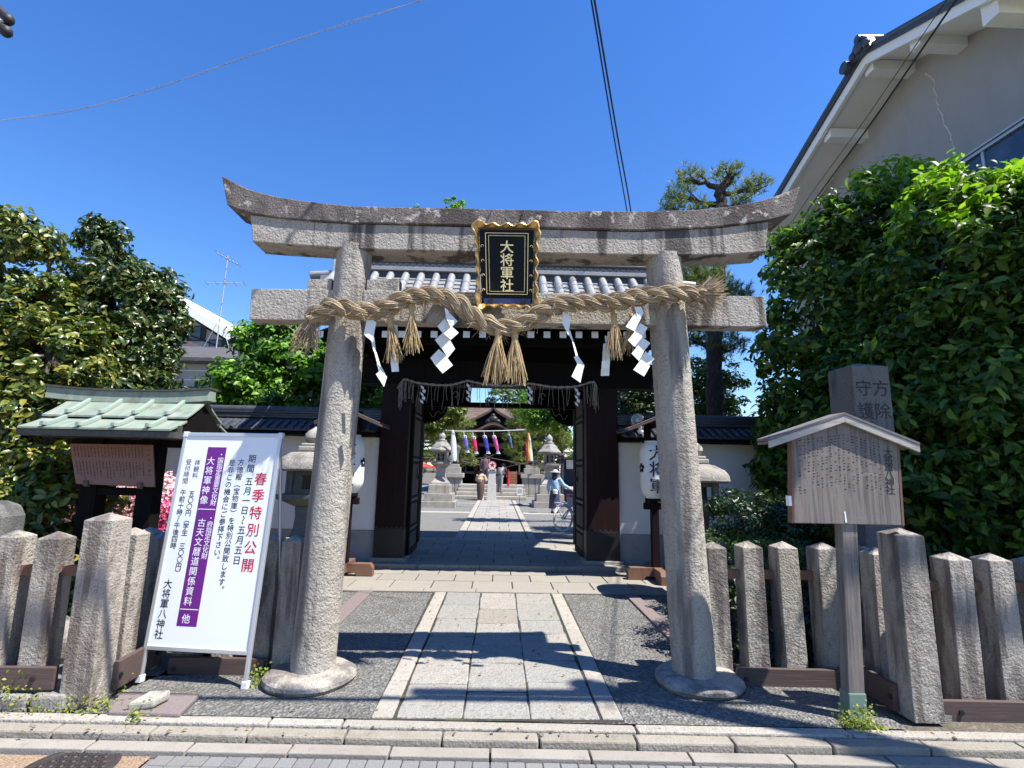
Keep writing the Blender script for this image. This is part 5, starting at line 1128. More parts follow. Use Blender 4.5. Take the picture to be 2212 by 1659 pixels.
# right: big-leaved hedge tree
ells = [((5.62,8.0,3.3),(1.45,.95,2.9)), ((6.15,7.6,4.4),(1.25,1.1,2.0)), ((5.35,7.1,2.2),(1.0,.85,1.75)), ((5.75,6.1,3.1),(.85,.95,2.35)), ((5.0,6.2,1.9),(.75,.7,1.4)),
        ((6.6,5.7,3.0),(1.1,1.0,2.35)), ((5.7,5.5,1.9),(.95,.8,1.5)), ((7.2,6.4,3.9),(1.1,1.1,1.6)), ((6.7,3.75,5.8),(1.3,.9,2.4)), ((5.15,8.1,1.9),(1.0,.8,1.6)), ((6.9,5.2,1.8),(1.3,.8,1.5))]  # the high lobe nearest the street is unseen, added to shade the forecourt
ht = thing('hedge_tree', 'huge dense hedge of broad glossy green leaves filling the right side below the house', 'hedge', (6, 6.8, 0))
b = MB()
for k in range(26):
    e = ells[k % len(ells)]; c = Vector(e[0]); s = Vector((c.x+random.uniform(-.3,.3), c.y+.2, -.1)); lp = limb(b, s, c+Vector((random.uniform(-.5,.5),0,e[1][2]*random.uniform(.3,.7))), .06, .015, .1, 7, 6)
    for _ in range(4): q = random.choice(lp[3:]); limb(b, q, q+Vector((random.uniform(-.7,.7),random.uniform(-.8,.2),random.uniform(0,.7))), .018, .005, .1, 4, 5)
b.build('branches', M['bark'], ht, smooth=True)
foliage('outer_leaves', M['leaf_hedge'], ht, ells, 44000, .155, clump=1500, crad=.24, full=True, up=.55, rnd=.5, ratio=.44, depth=.22, floor=.55, droop=.5)
foliage('inner_leaves', M['leaf_hedge'], ht, ells, 30000, .155, clump=0, full=False, up=.3, rnd=.8, ratio=.48, depth=.75, floor=.5)
tops = []
for _ in range(120):                            # fresh shoots standing out of the top
    e = random.choice(ells[1:8:2]+[ells[3],ells[5],ells[7]]); a = random.uniform(0, 6.28); f = random.uniform(0,.75)
    tops.append(((e[0][0]+e[1][0]*f*math.cos(a), e[0][1]+e[1][1]*f*math.sin(a), e[0][2]+e[1][2]*(1-f*f)**.5+random.uniform(-.06,.13)),(.13,.13,.17)))
foliage('young_shoots', leafmat('leaf_young', [(.10,.23,.015),(.18,.33,.025),(.27,.41,.04)], .4, .35), ht, tops, 5600, .15, clump=0, full=True, up=.8, rnd=.6, ratio=.42, depth=.9)
# trees behind the right wall
ells = [E_(1510,820,13,.55,.6,.8), E_(1570,840,13,.5,.6,.75), E_(1530,890,12.6,.7,.6,.6)]
tree('yellow green leafy tree behind the wall right of the torii', (4.6,13,0), (4.6,13,3), ells, [('crown','leaf_yellow',7000,.12,dict(clump=170,crad=.2,up=.7,rnd=.6,depth=.7,ratio=.5))], .06, 6)
ells = [E_(1420,880,13.2,.9,.8,.9), E_(1360,860,13.5,.6,.6,.7)]
tree('dark leafy tree behind the wall just right of the gate', (3.7,13.2,0), (3.7,13.2,2.6), ells, [('crown','leaf_dark',6000,.14,dict(clump=150,crad=.25,up=.6,rnd=.6,depth=.7,ratio=.5))], .06, 5)
ells = [E_(800,870,14,.6,.8,.8), E_(760,900,14,.7,.7,.8)]
tree('leafy tree showing between the left stone pillar and the gate', (-4,14,0), (-4,14,2.4), ells, [('crown','leaf_mid',5000,.14,dict(clump=140,crad=.25,up=.6,rnd=.6,depth=.7,ratio=.5))], .06, 5)
pb_ = oy(1542, 935, 11)
def pine(label, base, trunk_pts, pads, nl, trunk_r, tuft, m='needle', per=16, width=.006, group=None):
    t = thing('pine_tree', label, 'pine tree', base, group); b = MB()
    tp = smooth_line([Vector(p) for p in trunk_pts], 5); n = len(tp); b.tube(tp, [lerp(trunk_r, trunk_r*.45, i/(n-1))*(1+.12*math.sin(i*2.3)) for i in range(n)], 10)
    for e in pads:
        c = Vector(e[0]); s = min(tp, key=lambda p: (p-c).length+abs(p.z-(c.z-.25))*1.5)
        lp = limb(b, s, c-Vector((0,0,e[1][2]*.5)), trunk_r*.42, trunk_r*.15, .2, 7, 7)
        for _ in range(9): q = random.choice(lp[3:]); limb(b, q, c+Vector((random.uniform(-.8,.8)*e[1][0],random.uniform(-.8,.8)*e[1][1],random.uniform(-.5,.5)*e[1][2])), trunk_r*.12, trunk_r*.04, .15, 4, 5)
    b.build('trunk', M['bark_pine'], t, smooth=True)
    needles('needles', M[m], t, pads, tuft, nl, per=per, width=width); return t
pads = [E_(1492,382,11,.36,.4,.17), E_(1572,378,11,.36,.4,.20), E_(1462,422,11,.36,.4,.15), E_(1628,402,11,.32,.4,.19), E_(1455,450,11,.35,.4,.08), E_(1505,452,11,.25,.4,.08), E_(1592,440,11,.36,.4,.10),
        E_(1520,610,11.2,.7,.6,.28), E_(1580,640,11,.5,.5,.3), E_(1490,590,11.4,.5,.5,.25), E_(1570,745,11,.5,.45,.22), E_(1500,730,11.4,.4,.4,.2)]
pine('tall cloud-pruned pine rising behind the right end of the torii', (pb_.x,11,0), [(pb_.x,11,-.1),(pb_.x,11,1.4),oy(1543,800,11),oy(1546,700,11),oy(1552,600,11),oy(1558,520,11),oy(1548,470,11),oy(1560,440,11),oy(1553,415,11),oy(1572,392,11),oy(1580,375,11)], pads, .14, .19, 1500)
# clipped shrubs and azalea in the front garden
def shrub(label, ells, m, n, size, crad=.12, clump=160, name='shrub', extra=None, full=False):
    c = ells[0][0]; t = thing(name, label, 'shrub', (c[0],c[1],0)); b = MB()
    for e in ells:
        for _ in range(5): limb(b, (e[0][0]+random.uniform(-.1,.1),e[0][1],-.05), (e[0][0]+random.uniform(-.5,.5)*e[1][0],e[0][1]+random.uniform(-.5,.5)*e[1][1],e[0][2]+.3*e[1][2]), .018, .006, .1, 5, 5)
    b.build('stems', M['bark'], t); foliage('foliage', M[m], t, ells, n, size, clump=clump, crad=crad, up=.7, rnd=.5, depth=.5, full=full)
    if extra: extra(t)
    return t
shrub('dark rounded clipped bush in shade behind the right stone pickets', [E_(1615,1120,6.2,.5,.45,.34), E_(1680,1130,6.2,.4,.4,.3)], 'leaf_shrub', 6500, .07)
shrub('low mossy green bush under the dark clipped bush', [E_(1590,1200,5.4,.55,.4,.22), E_(1680,1210,5.4,.4,.4,.2)], 'leaf_mid', 4500, .05)
shrub('low green plants behind the pickets by the monument pillar', [((3.1,4.85,.35),(.4,.3,.5)), ((4.3,4.9,.45),(.6,.35,.6)), ((2.2,5.0,.35),(.5,.25,.5)), ((3.6,4.6,.4),(.45,.25,.55)), ((5.2,4.8,.45),(.6,.35,.6))], 'leaf_shrub', 9000, .09, clump=320)
az = [E_(262,1100,7.4,.60,.4,.38), E_(342,1095,7.4,.44,.4,.40), E_(235,1115,7.3,.4,.35,.25)]
az2 = [E_(354,1122,7.1,.2,.2,.2)]
def blooms(t):
    for nm, e, m, n in (('pink_flowers', az, 'petal', 3000), ('magenta_flowers', az2, 'petal_deep', 420)):
        P, Nn = shell_points(e, n, depth=.14); Nn = unit(Nn+np.array([0,-.35,.4])+rng.normal(size=Nn.shape)*.25); V = []; F = []; i0 = 0
        for p, nn in zip(P, Nn):
            nv = Vector(nn); u = nv.cross(Vector((0,0,1)) if abs(nv.z) < .9 else Vector((1,0,0))).normalized(); w = nv.cross(u); a0 = random.uniform(0,6.28); r = random.uniform(.020,.032); c = Vector(p)+nv*.02
            V.append(c-nv*.008)
            for k in range(10): a = a0+k*.6283; V.append(c+(u*math.cos(a)+w*math.sin(a))*r*(1 if k % 2 == 0 else .55)+nv*.006)
            F += [(i0,i0+1+k,i0+1+(k+1) % 10) for k in range(10)]; i0 += 11
        mesh_np(nm, np.array([tuple(v) for v in V]), np.array(F), M[m], t)
shrub('azalea bush covered in pink and magenta flowers behind the left pickets', az+az2, 'leaf_mid', 2600, .05, extra=blooms, name='azalea')
shrub('yellow green low plants behind the pickets left of the stone pillar', [E_(598,1195,5.6,.25,.3,.12)], 'leaf_yellow', 900, .05, clump=50)
shrub('low leafy undergrowth behind the left fence beside the notice board posts', [((-4.5,5.3,.45),(.6,.4,.5)), ((-3.9,5.6,.35),(.5,.4,.4)), ((-5.2,5.2,.5),(.6,.4,.5))], 'leaf_cam', 3600, .11, clump=120)
# stones in the left garden
for k, (x, y, r) in enumerate([(-3.2,4.9,.22),(-3.75,4.75,.28),(-2.7,5.2,.25)]):
    b = MB(); b.ell((x,y,.12),(r*1.2,r,r*.8),18,10); o = b.build('garden_rock', M['stone_old'], smooth=True, loc=(x,y,0), noise=.12, nscale=4, sub=1)
    tag(o, ['rough garden rock behind the leftmost kerb pickets','larger rough garden rock seen between the two left pickets','rough garden rock behind the white event sign'][k], 'rock')
b = MB(); b.add([(-6.5,4.0,.0),(-1.75,4.5,.0),(-1.75,5.6,.0),(-6.5,5.4,.0)],[(0,1,2,3)]); o = b.build('garden_gravel', M['gravel']); tag(o, None, None, kind='stuff')

# ================================================================ SMALL THINGS ON THE GROUND
c0, c1_, c2, c3 = [oz(x,y,.03) for x, y in ((232,1540),(388,1545),(432,1500),(262,1496))]
b = MB(); b.hexa([Vector((c.x,c.y,z)) for z in (0,.04) for c in (c0,c1_,c2,c3)]); o = b.build('stone_slab', M['granite_purple'], bevel=.012, loc=c0, sub=1, noise=.008); tag(o, 'flat purplish stone slab set in the ground before the event sign', 'slab')
q = oz(322,1516,.06); b = MB(); b.hexa([(q.x-.09,q.y-.08,.02),(q.x+.07,q.y-.07,.048),(q.x+.10,q.y+.07,.048),(q.x-.05,q.y+.08,.048),(q.x-.09,q.y-.08,.085),(q.x+.07,q.y-.07,.095),(q.x+.10,q.y+.07,.11),(q.x-.05,q.y+.08,.10)]); o = b.build('loose_stone', M['stone_light'], bevel=.015, loc=q, noise=.01, sub=1); tag(o, 'small square loose stone lying tilted on the purplish slab', 'stone')
mc = oz(146, 1662, -.068); mh = thing('manhole_cover', 'dark round iron manhole cover with a petal pattern at the lower left', 'manhole cover', (mc.x, mc.y, -.07))
b = MB(); b.lathe(mc.x, mc.y, [(.245,-.09),(.245,-.062),(.24,-.060),(.215,-.060),(.213,-.064),(.0001,-.064)], 48); b.build('cover', M['cast_iron'], mh, smooth=True)
b = MB()
for i in range(-4,5):
    for j in range(-4,5):
        x, y = i*.058+(j % 2)*.029, j*.05
        if x*x+y*y < .185**2:
            for k in range(6): a = k*1.047; b.tube([(mc.x+x+.010*math.cos(a),mc.y+y+.010*math.sin(a),-.063),(mc.x+x+.024*math.cos(a),mc.y+y+.024*math.sin(a),-.063)], .006, 5)
b.build('raised_pattern', M['cast_iron'], mh)
def weeds(label, pts, n, size, spread, m='moss'):
    ee = [((x,y,z),(spread,spread*.6,spread*.45)) for x, y, z in pts]; P, Nn = shell_points(ee, n, depth=.9); P[:,2] = np.maximum(P[:,2], .012)
    V, F = leaf_arrays(P, Nn+np.array([0,-.2,.8])+rng.normal(size=Nn.shape)*.5, size, .7, False, .3); o = mesh_np('weeds', V, F, M[m], None, (pts[0][0],pts[0][1],0)); tag(o, label, 'weeds')
weeds('yellow green weeds at the foot of the tall left corner post', [tuple(oz(x,1527,.02)) for x in (150,165,180,195,208,225)]+[tuple(oz(246,1488,.03))], 240, .026, .022)
weeds('small weed growing over the kerb edge below the loose stone', [tuple(oz(x,y,.02)) for x, y in ((300,1545),(310,1538),(318,1532),(292,1555))], 150, .024, .022)
weeds('small weeds beside the base stone of the left torii pillar', [tuple(oz(x,y,.02)) for x, y in ((566,1470),(560,1462))], 160, .026, .03)
weeds('tuft of yellow green weeds at the foot of the wooden notice post', [tuple(oz(x,y,.02)) for x, y in ((1838,1562),(1852,1564),(1866,1566),(1880,1566))], 330, .026, .028)
weeds('rusty weed sprig growing between the footing stones at lower left', [(oz(84,1490,.1).x,3.79,.06),(oz(88,1470,.1).x,3.79,.13),(oz(96,1500,.1).x,3.79,.03)], 200, .022, .03)
b2 = MB(); q = oz(112,1500,.05); b2.hexa([(q.x-.05,q.y,.0),(q.x+.07,q.y-.02,.0),(q.x+.06,q.y+.1,.0),(q.x-.05,q.y+.1,.0),(q.x-.03,q.y,.09),(q.x+.05,q.y,.07),(q.x+.04,q.y+.09,.08),(q.x-.03,q.y+.09,.1)]); o = b2.build('rubble_stone', M['stone_light'], bevel=.015, loc=q); tag(o, 'small pale broken stone between the left picket and the corner post', 'stone')

# dry leaves and grit lying about
pts = []
for _ in range(170):
    r = random.random()
    if r < .35: pts.append((random.uniform(-3.2,3.2), random.uniform(3.50,3.62), .012))
    elif r < .7: pts.append((random.uniform(-2.5,-.9) if random.random() < .5 else random.uniform(.95,2.6), random.uniform(3.75,7.0), .010))
    else: pts.append((random.uniform(-.8,.85), random.uniform(3.75,7.1), .024))
V, F = leaf_arrays(np.array(pts), np.array([[0,0,1.]]*len(pts))+rng.normal(size=(len(pts),3))*.25, .035, .55, False, .3)
o = mesh_np('leaf_litter', V, F, leafmat('leaf_dry', [(.12,.07,.03),(.20,.13,.06),(.09,.06,.03),(.16,.15,.05)], .8, .1)); tag(o, None, None, kind='stuff')

# ================================================================ COURTYARD behind the gate
CZ = .03
def z1(x, y): return ((1000+x/4.147)*.8848, (900+y/4.147)*.8848)
def c1(x, y, Y): return oy(*z1(x, y), Y)
def tall_lantern(label, x, y, s, group):
    t = thing('tall_stone_lantern', label, 'stone lantern', (x, y, CZ), group)
    def sq(k, z): return [(x+k*a*s, y+k*c*s, CZ+z*s) for a, c in ((-1,-1),(1,-1),(1,1),(-1,1))]
    b = MB(); b.loft([sq(.70,-.03), sq(.70,.25)]); b.loft([sq(.59,.252), sq(.59,.56)]); b.loft([sq(.45,.562), sq(.44,.90), sq(.42,.93)]); b.build('stepped_base', M['stone_light'], t, bevel=.015)
    b = MB(); b.loft([sq(.37,.932), sq(.36,1.0), sq(.26,1.12), sq(.19,1.26)]); b.loft([sq(.19,1.262), sq(.175,1.45), sq(.2,1.62)]); b.build('shaft', M['stone_light'], t, bevel=.012)
    b = MB(); b.loft([sq(.24,1.622), sq(.33,1.72), sq(.39,1.77), sq(.39,1.85), sq(.36,1.855)]); b.build('platform', M['stone_old'], t, bevel=.01)
    b = MB(); b.loft([hexring(x, y, .27*s, CZ+1.857*s, 6, .52), hexring(x, y, .27*s, CZ+2.28*s, 6, .52)]); fb = b.build('fire_box', M['stone_old'], t, bevel=.012)
    b = MB(); b.box(x-.13*s, x+.13*s, y-.255*s, y-.23*s, CZ+1.93*s, CZ+2.2*s); b.build('window', M['wood_black'], fb)
    b = MB()
    for k in (-1,0,1): b.box(x+k*.06*s-.008, x+k*.06*s+.008, y-.262*s, y-.254*s, CZ+1.93*s, CZ+2.2*s)
    b.box(x-.13*s, x+.13*s, y-.263*s, y-.256*s, CZ+2.06*s, CZ+2.075*s); b.build('lattice', M['stone_old'], fb)
    b = MB(); b.loft([hexring(x, y, r*s, CZ+z*s, 6, .52) for r, z in [(.40,2.282),(.56,2.30),(.58,2.37),(.46,2.47),(.34,2.62),(.22,2.72)]]); b.build('roof', M['stone_old'], t, bevel=.012, noise=.02)
    b = MB(); b.lathe(x, y, [(.20*s,CZ+2.722*s),(.21*s,CZ+2.79*s),(.14*s,CZ+2.80*s),(.12*s,CZ+2.84*s),(.15*s,CZ+2.92*s),(.13*s,CZ+3.02*s),(.06*s,CZ+3.10*s),(.01,CZ+3.16*s)], 16); b.build('finial', M['stone_light'], t, smooth=True)
    return t
q = oz(*z1(285,1408), CZ); tall_lantern('tall stone lantern on a stepped base left of the courtyard path', q.x, q.y+.6, .96, 'tall stone lanterns of the courtyard')
q = oz(*z1(1425,1412), CZ); tall_lantern('tall stone lantern behind the woman in blue, right of the courtyard path', q.x, q.y+.6, .97, 'tall stone lanterns of the courtyard')

# ---- hall
HY = 34.5
hall = thing('shrine_hall', 'dark timber shrine hall with brown bark gabled roofs at the end of the path', 'shrine hall', (-.4, HY+2, CZ))
def hp(x, y, Y): return c1(x, y, Y)
cx = c1(852, 600, HY).x
ez = c1(600, 612, HY-1.2).z
b = MB(); n = 10                               # main roof, front slope
rz_ = c1(850, 366, HY+3.5).z
def mroof(t): return (lerp(HY+3.5, HY-1.4, t), lerp(rz_, ez, t**.85))
b.loft([[(cx-(2.2+1.3*t),mroof(t)[0],mroof(t)[1]-.22),(cx+(2.2+1.3*t),mroof(t)[0],mroof(t)[1]-.22),(cx+(2.2+1.3*t),mroof(t)[0],mroof(t)[1]),(cx-(2.2+1.3*t),mroof(t)[0],mroof(t)[1])] for t in [i/n for i in range(n+1)]])
b.hexa([(cx-2.2,HY+3.5,rz_-.3),(cx+2.2,HY+3.5,rz_-.3),(cx+3.5,HY+8,3.2),(cx-3.5,HY+8,3.2),(cx-2.2,HY+3.5,rz_),(cx+2.2,HY+3.5,rz_),(cx+3.5,HY+8,3.5),(cx-3.5,HY+8,3.5)]); b.box(cx-2.3,cx+2.3,HY+3.3,HY+3.7,rz_-.05,rz_+.10)
b.build('roof', M['cypress_bark'], hall)
def gable(name, apex, half, drop, y0, y1, th, curve_, up=0.0):
    g = MB(); P = []
    for i in range(-12, 13):
        u = i/12; P.append((apex.x+half*u, apex.z-drop*(abs(u)**curve_)+up*abs(u)**4))
    g.loft([[(x,y0,z-th),(x,y1,z-th),(x,y1,z),(x,y0,z)] for x, z in P]); return g, P
ap = c1(850, 385, HY-1.6); lo_ = c1(585, 528, HY-1.6)
g, P = gable('g', ap, ap.x-lo_.x, ap.z-lo_.z, HY-1.9, HY+3, .16, .72); dg_ = g.build('dormer_roof', M['cypress_bark'], hall)
b = MB(); b.extr([(x, HY-1.55, z-.17) for x, z in P]+[(P[-1][0],HY-1.55,P[-1][1]-.3),(P[0][0],HY-1.55,P[0][1]-.3)], (0,.1,0)); b.build('dormer_gable', M['wood_black'], dg_)
b = MB(); b.tube([(ap.x,HY-1.95,ap.z+.12),(ap.x,HY+3,ap.z+.12)], .16, 10); b.build('dormer_ridge', M['tile_dark'], dg_, smooth=True)
ap2 = c1(850, 548, HY-3.2); lo2 = c1(655, 622, HY-3.2)
g = MB(); P2 = []
for i in range(-14, 15):
    u = i/14; P2.append((ap2.x+(ap2.x-lo2.x)*1.15*u, lerp(ap2.z, lo2.z, .5-.5*math.cos(math.pi*min(1,abs(u)*1.05)))))
g.loft([[(x,HY-3.5,z-.16),(x,HY-1.0,z-.10),(x,HY-1.0,z+.06),(x,HY-3.5,z)] for x, z in P2]); kr = g.build('porch_roof', M['cypress_bark'], hall)
g = MB(); g.loft([[(x,HY-3.48,z-.30),(x,HY-3.40,z-.30),(x,HY-3.40,z-.165),(x,HY-3.48,z-.165)] for x, z in P2]); g.build('porch_fascia', M['wood_maroon'], kr)
b = MB(); q = c1(845, 515, HY-3.4); b.ell((q.x,HY-3.3,q.z),(.30,.15,.24)); b.ell((q.x-.28,HY-3.3,q.z-.12),(.18,.12,.16)); b.ell((q.x+.28,HY-3.3,q.z-.12),(.18,.12,.16)); b.ell((q.x,HY-3.3,q.z+.22),(.14,.1,.16)); b.build('ridge_ornament', M['iron'], kr, smooth=True)
b = MB(); b.box(cx-3.2, cx+3.2, HY, HY+6, CZ, 3.6); b.build('wall', M['wood_black'], hall)
for px in (672, 1000):
    q = c1(px, 1000, HY-2.9); b = MB(); b.box(q.x-.12, q.x+.12, HY-3.0, HY-2.76, CZ+.5, 3.9); b.build('porch_pillar', M['wood_maroon'], hall)
for px in (480, 1100, 1400):
    q = c1(px, 1000, HY-.3); b = MB(); b.box(q.x-.11, q.x+.11, HY-.4, HY-.2, CZ+.5, 4.2); b.build('pillar', M['wood_maroon'], hall)
b = MB(); q = c1(600, 770, HY-2.9); b.box(cx-1.9, cx+1.9, HY-3.0, HY-2.8, q.z-.08, q.z+.10); b.build('porch_beam', M['wood_brown'], hall)
b = MB(); z0 = c1(600, 1040, HY-1).z; b.box(cx-6, cx+6, HY-1.2, HY, z0-.14, z0); b.box(cx-6, cx-1.6, HY-1.25, HY-1.15, z0+.55, z0+.62); b.box(cx+1.6, cx+6, HY-1.25, HY-1.15, z0+.55, z0+.62)
for k in range(9):
    for s in (-1, 1): b.box(cx+s*(1.7+.5*k)-.04, cx+s*(1.7+.5*k)+.04, HY-1.25, HY-1.15, z0, z0+.6)
b.build('veranda', M['wood_grey'], hall)
# steps
st = MB()
for k in range(4):
    q0, q1 = c1(452+14*k, 1300, 26.5+.5*k), c1(1182-6*k, 1300, 26.5+.5*k); st.box(q0.x, q1.x, 26.5+.55*k, 29.6, CZ+.17*k, CZ+.17*(k+1)-.003)
o = st.build('stone_steps', M['stone_light'], bevel=.02, loc=(0,26.5,CZ)); tag(o, 'broad pale stone steps leading up to the dark shrine hall', 'steps')
# guardian dogs on pedestals
def skin(name, pts, edges, m, parent, root=0, sub=2):
    me = bpy.data.meshes.new(name); o = bpy.data.objects.new(name, me); COL.objects.link(o); org = ROOT[parent.name]; o.parent = parent; ROOT[o.name] = org
    me.from_pydata([tuple(Vector(p[0])-org) for p in pts], edges, []); o.modifiers.new('skin', 'SKIN')
    for i, p in enumerate(pts):
        r = p[1]; me.skin_vertices[0].data[i].radius = r if isinstance(r, tuple) else (r, r)
        me.skin_vertices[0].data[i].use_root = (i == root)
    s = o.modifiers.new('sub', 'SUBSURF'); s.levels = s.render_levels = sub
    me.materials.append(m); me.update(); return o
def guardian(label, px, s):
    q = oz(*z1(px, 1302), CZ); x, y = q.x, q.y+.6
    t = thing('guardian_dog_statue', label, 'statue', (x, y, CZ), 'stone guardian dogs on paired pedestals')
    b = MB(); b.box(x-.56, x+.56, y-.5, y+.5, CZ-.02, CZ+.10)
    for k in range(3): b.box(x-.53+.36*k, x-.53+.36*k+.34, y-.46, y+.46, CZ+.10, CZ+1.02)
    b.box(x-.62, x+.62, y-.55, y+.55, CZ+1.02, CZ+1.26); b.box(x-.45, x+.45, y-.4, y+.4, CZ+1.26, CZ+1.58); b.box(x-.36, x+.36, y-.36, y+.36, CZ+1.58, CZ+1.74); b.build('pedestal', M['stone_light'], t, bevel=.02)
    z = CZ+1.74; d = s
    pts = [((x-d*.16,y,z+.22),.19),((x,y,z+.36),.20),((x+d*.14,y,z+.56),.20),((x+d*.20,y,z+.74),.16),((x+d*.24,y-.05,z+.90),.20),((x+d*.40,y-.09,z+.85),.12),
           ((x+d*.20,y-.12,z+.40),.09),((x+d*.24,y-.13,z+.18),.07),((x+d*.28,y-.14,z+.05),.08),((x+d*.20,y+.12,z+.40),.09),((x+d*.24,y+.13,z+.18),.07),((x+d*.28,y+.14,z+.05),.08),
           ((x-d*.16,y-.15,z+.16),.13),((x+d*.02,y-.19,z+.06),.08),((x-d*.16,y+.15,z+.16),.13),((x+d*.02,y+.19,z+.06),.08),((x-d*.32,y,z+.28),.09),((x-d*.34,y,z+.52),.12),((x-d*.30,y,z+.72),.05),
           ((x+d*.16,y-.15,z+1.02),.05),((x+d*.16,y+.13,z+1.02),.05)]
    skin('body', pts, [(0,1),(1,2),(2,3),(3,4),(4,5),(2,6),(6,7),(7,8),(2,9),(9,10),(10,11),(0,12),(12,13),(0,14),(14,15),(0,16),(16,17),(17,18),(4,19),(4,20)], M['stone_dark'], t)
    b = MB(); c = Vector((x+d*.20,y,z+.84))
    for k in range(14):
        a = k*.45; e = c+Vector((-d*.16*abs(math.cos(a))-.02*d, .20*math.sin(a), .20*math.cos(a))); b.ell(e, (.07,.07,.07), 8, 5)
    b.build('mane', M['stone_dark'], t, smooth=True)
guardian('seated stone guardian dog on a pale pedestal left of the steps, facing the path', 415, 1)
guardian('seated stone guardian dog on a pale pedestal right of the steps, facing the path', 1238, -1)
# emblem pillar
q = oz(*z1(828,1232), CZ); qy = 25.9; x = c1(832,1200,qy).x; zt = c1(832,1042,qy).z; zb = c1(832,1232,qy).z
t = thing('emblem_pillar', 'pale stone post topped by a round red and white star emblem on the path', 'stone post', (x, qy, zb))
b = MB(); b.loft([[(x-w,qy-w,z),(x+w,qy-w,z),(x+w,qy+w,z),(x-w,qy+w,z)] for w, z in ((.24,CZ-.02),(.165,zt))]); b.box(x-.20, x+.20, qy-.2, qy+.2, zt+.001, zt+.13); b.build('post', mat('pale_stone', (.50,.49,.455), .8, [('noise', 6, .5, .66, (.38,.36,.33), .6)]), t, bevel=.01)
b = MB()
for k in range(3): b.box(x-.12+k*.09, x-.06+k*.09, qy-.206, qy-.201, zt+.03, zt+.10)
b.build('plate_marks', M['black_text'], t)
dz = c1(835, 976, qy).z; R = .20
b = MB(); b.loft([[(x+r*math.cos(a), yy, dz+r*math.sin(a)) for a in [2*math.pi*i/32 for i in range(32)]] for r, yy in ((R,qy-.05),(R,qy+.05))]); em = b.build('disc', mat('pink_white', (.72,.50,.46), .6), t)
b = MB()
b.loft([[(x+r*math.cos(a), yy, dz+r*math.sin(a)) for a in [2*math.pi*i/32 for i in range(32)]] for r, yy in ((R,qy-.053),(R,qy-.058),(R*.93,qy-.058),(R*.93,qy-.053))], cap=False)
b.build('rim', M['red_text'], em)
b = MB(); sp_ = [(x+R*.72*(1 if k % 2 == 0 else .36)*math.sin(k*math.pi/5), qy-.054, dz+R*.72*(1 if k % 2 == 0 else .36)*math.cos(k*math.pi/5)) for k in range(10)]; b.v = [(x,qy-.054,dz)]+sp_; b.f = [(0,1+k,1+(k+1) % 10) for k in range(10)]; b.build('star', mat('dark_red', (.16,.006,.02), .5), em)

# ---- carp streamers, banners and their line
Yl = 21.0
g = MB(); L = smooth_line([c1(300,612,Yl), c1(430,630,Yl), c1(640,632,Yl), c1(850,630,Yl), c1(1040,624,Yl), c1(1230,616,Yl), c1(1420,600,Yl)], 6); g.tube(L, .014, 6); o = g.build('line', M['white_paint'], loc=L[6]); tag(o, 'pale line strung across the courtyard carrying the carp streamers', 'line')
def carp(label, xt, yt, xb, yb, w, body, face):
    p, q = c1(xt,yt,Yl), c1(xb,yb,Yl); t = thing('carp_streamer', label, 'carp streamer', p, 'carp streamers hanging on the courtyard line'); d = q-p
    def ring(f, r, fl=.5): c = p+d*f; return [(c.x+r*math.cos(a), c.y+r*fl*math.sin(a), c.z+.0*r) for a in [2*math.pi*i/12 for i in range(12)]]
    b = MB(); b.loft([ring(f, w*r) for f, r in ((.14,1.0),(.3,1.06),(.6,.92),(.85,.62))]); b.build('body', body, t, smooth=True)
    b = MB(); b.loft([ring(0, w*.9), ring(.14, w*1.0)]); b.build('head', M['white_text'], t, smooth=True)
    c = p+d*.85; e = p+d; b = MB(); b.loft([[(c.x-w*.62,c.y,c.z),(c.x+w*.62,c.y,c.z),(c.x+w*.62,c.y+.02,c.z),(c.x-w*.62,c.y+.02,c.z)],[(e.x-w*1.1,e.y,e.z),(e.x+w*1.1,e.y,e.z),(e.x+w*1.1,e.y+.02,e.z),(e.x-w*1.1,e.y+.02,e.z)]]); b.build('tail', face, t)
    b = MB()
    for s in (-1,1): b.ell(p+d*.08+Vector((s*w*.5,-w*.48,0)), (.03,.015,.03), 8, 5)
    b.build('eye', M['black_text'], t)
    b = MB(); b.tube([p, p+Vector((-.02,0,.18))], .008, 4); b.build('cord', M['white_paint'], t)
cl_ = {k: mat('cloth_'+k, c, .7, [('cell', 9, .5, .8, tuple(min(1,v*1.9+.08) for v in c), .6)], transl=.2) for k, c in dict(purple=(.12,.09,.42), red=(.62,.03,.12), blue=(.03,.05,.42), pink=(.50,.07,.26), navy=(.10,.13,.32)).items()}
carp('violet blue carp streamer, leftmost on the line', 553,676,588,850,.085, cl_['purple'], M['white_text'])
carp('red carp streamer, second on the line from the left', 643,684,678,862,.085, cl_['red'], M['white_text'])
carp('deep blue carp streamer in the middle of the line', 757,676,798,862,.085, cl_['blue'], M['white_text'])
carp('pink carp streamer right of the deep blue one', 852,676,900,862,.085, cl_['pink'], M['white_text'])
carp('small slim navy carp streamer, rightmost of the carp', 1008,672,1036,800,.05, cl_['navy'], cl_['navy'])
p, q = c1(438,620,Yl), c1(450,935,Yl); b = MB(); b.loft([[(lerp(p.x,q.x,f)+r*math.cos(a), Yl+.05+r*.4*math.sin(a), lerp(p.z,q.z,f)) for a in [2*math.pi*i/12 for i in range(12)]] for f, r in ((0,.02),(.12,.07),(.4,.11),(.8,.11),(.97,.09),(1,.08))]); o = b.build('banner', M['white_text'], smooth=True, loc=p); tag(o, 'long white cloth banner hanging at the left end of the line', 'banner')
p, q = c1(1205,650,Yl), c1(1215,935,Yl); tb = thing('banner', 'long banner striped red, yellow and white at the right end of the line', 'banner', p)
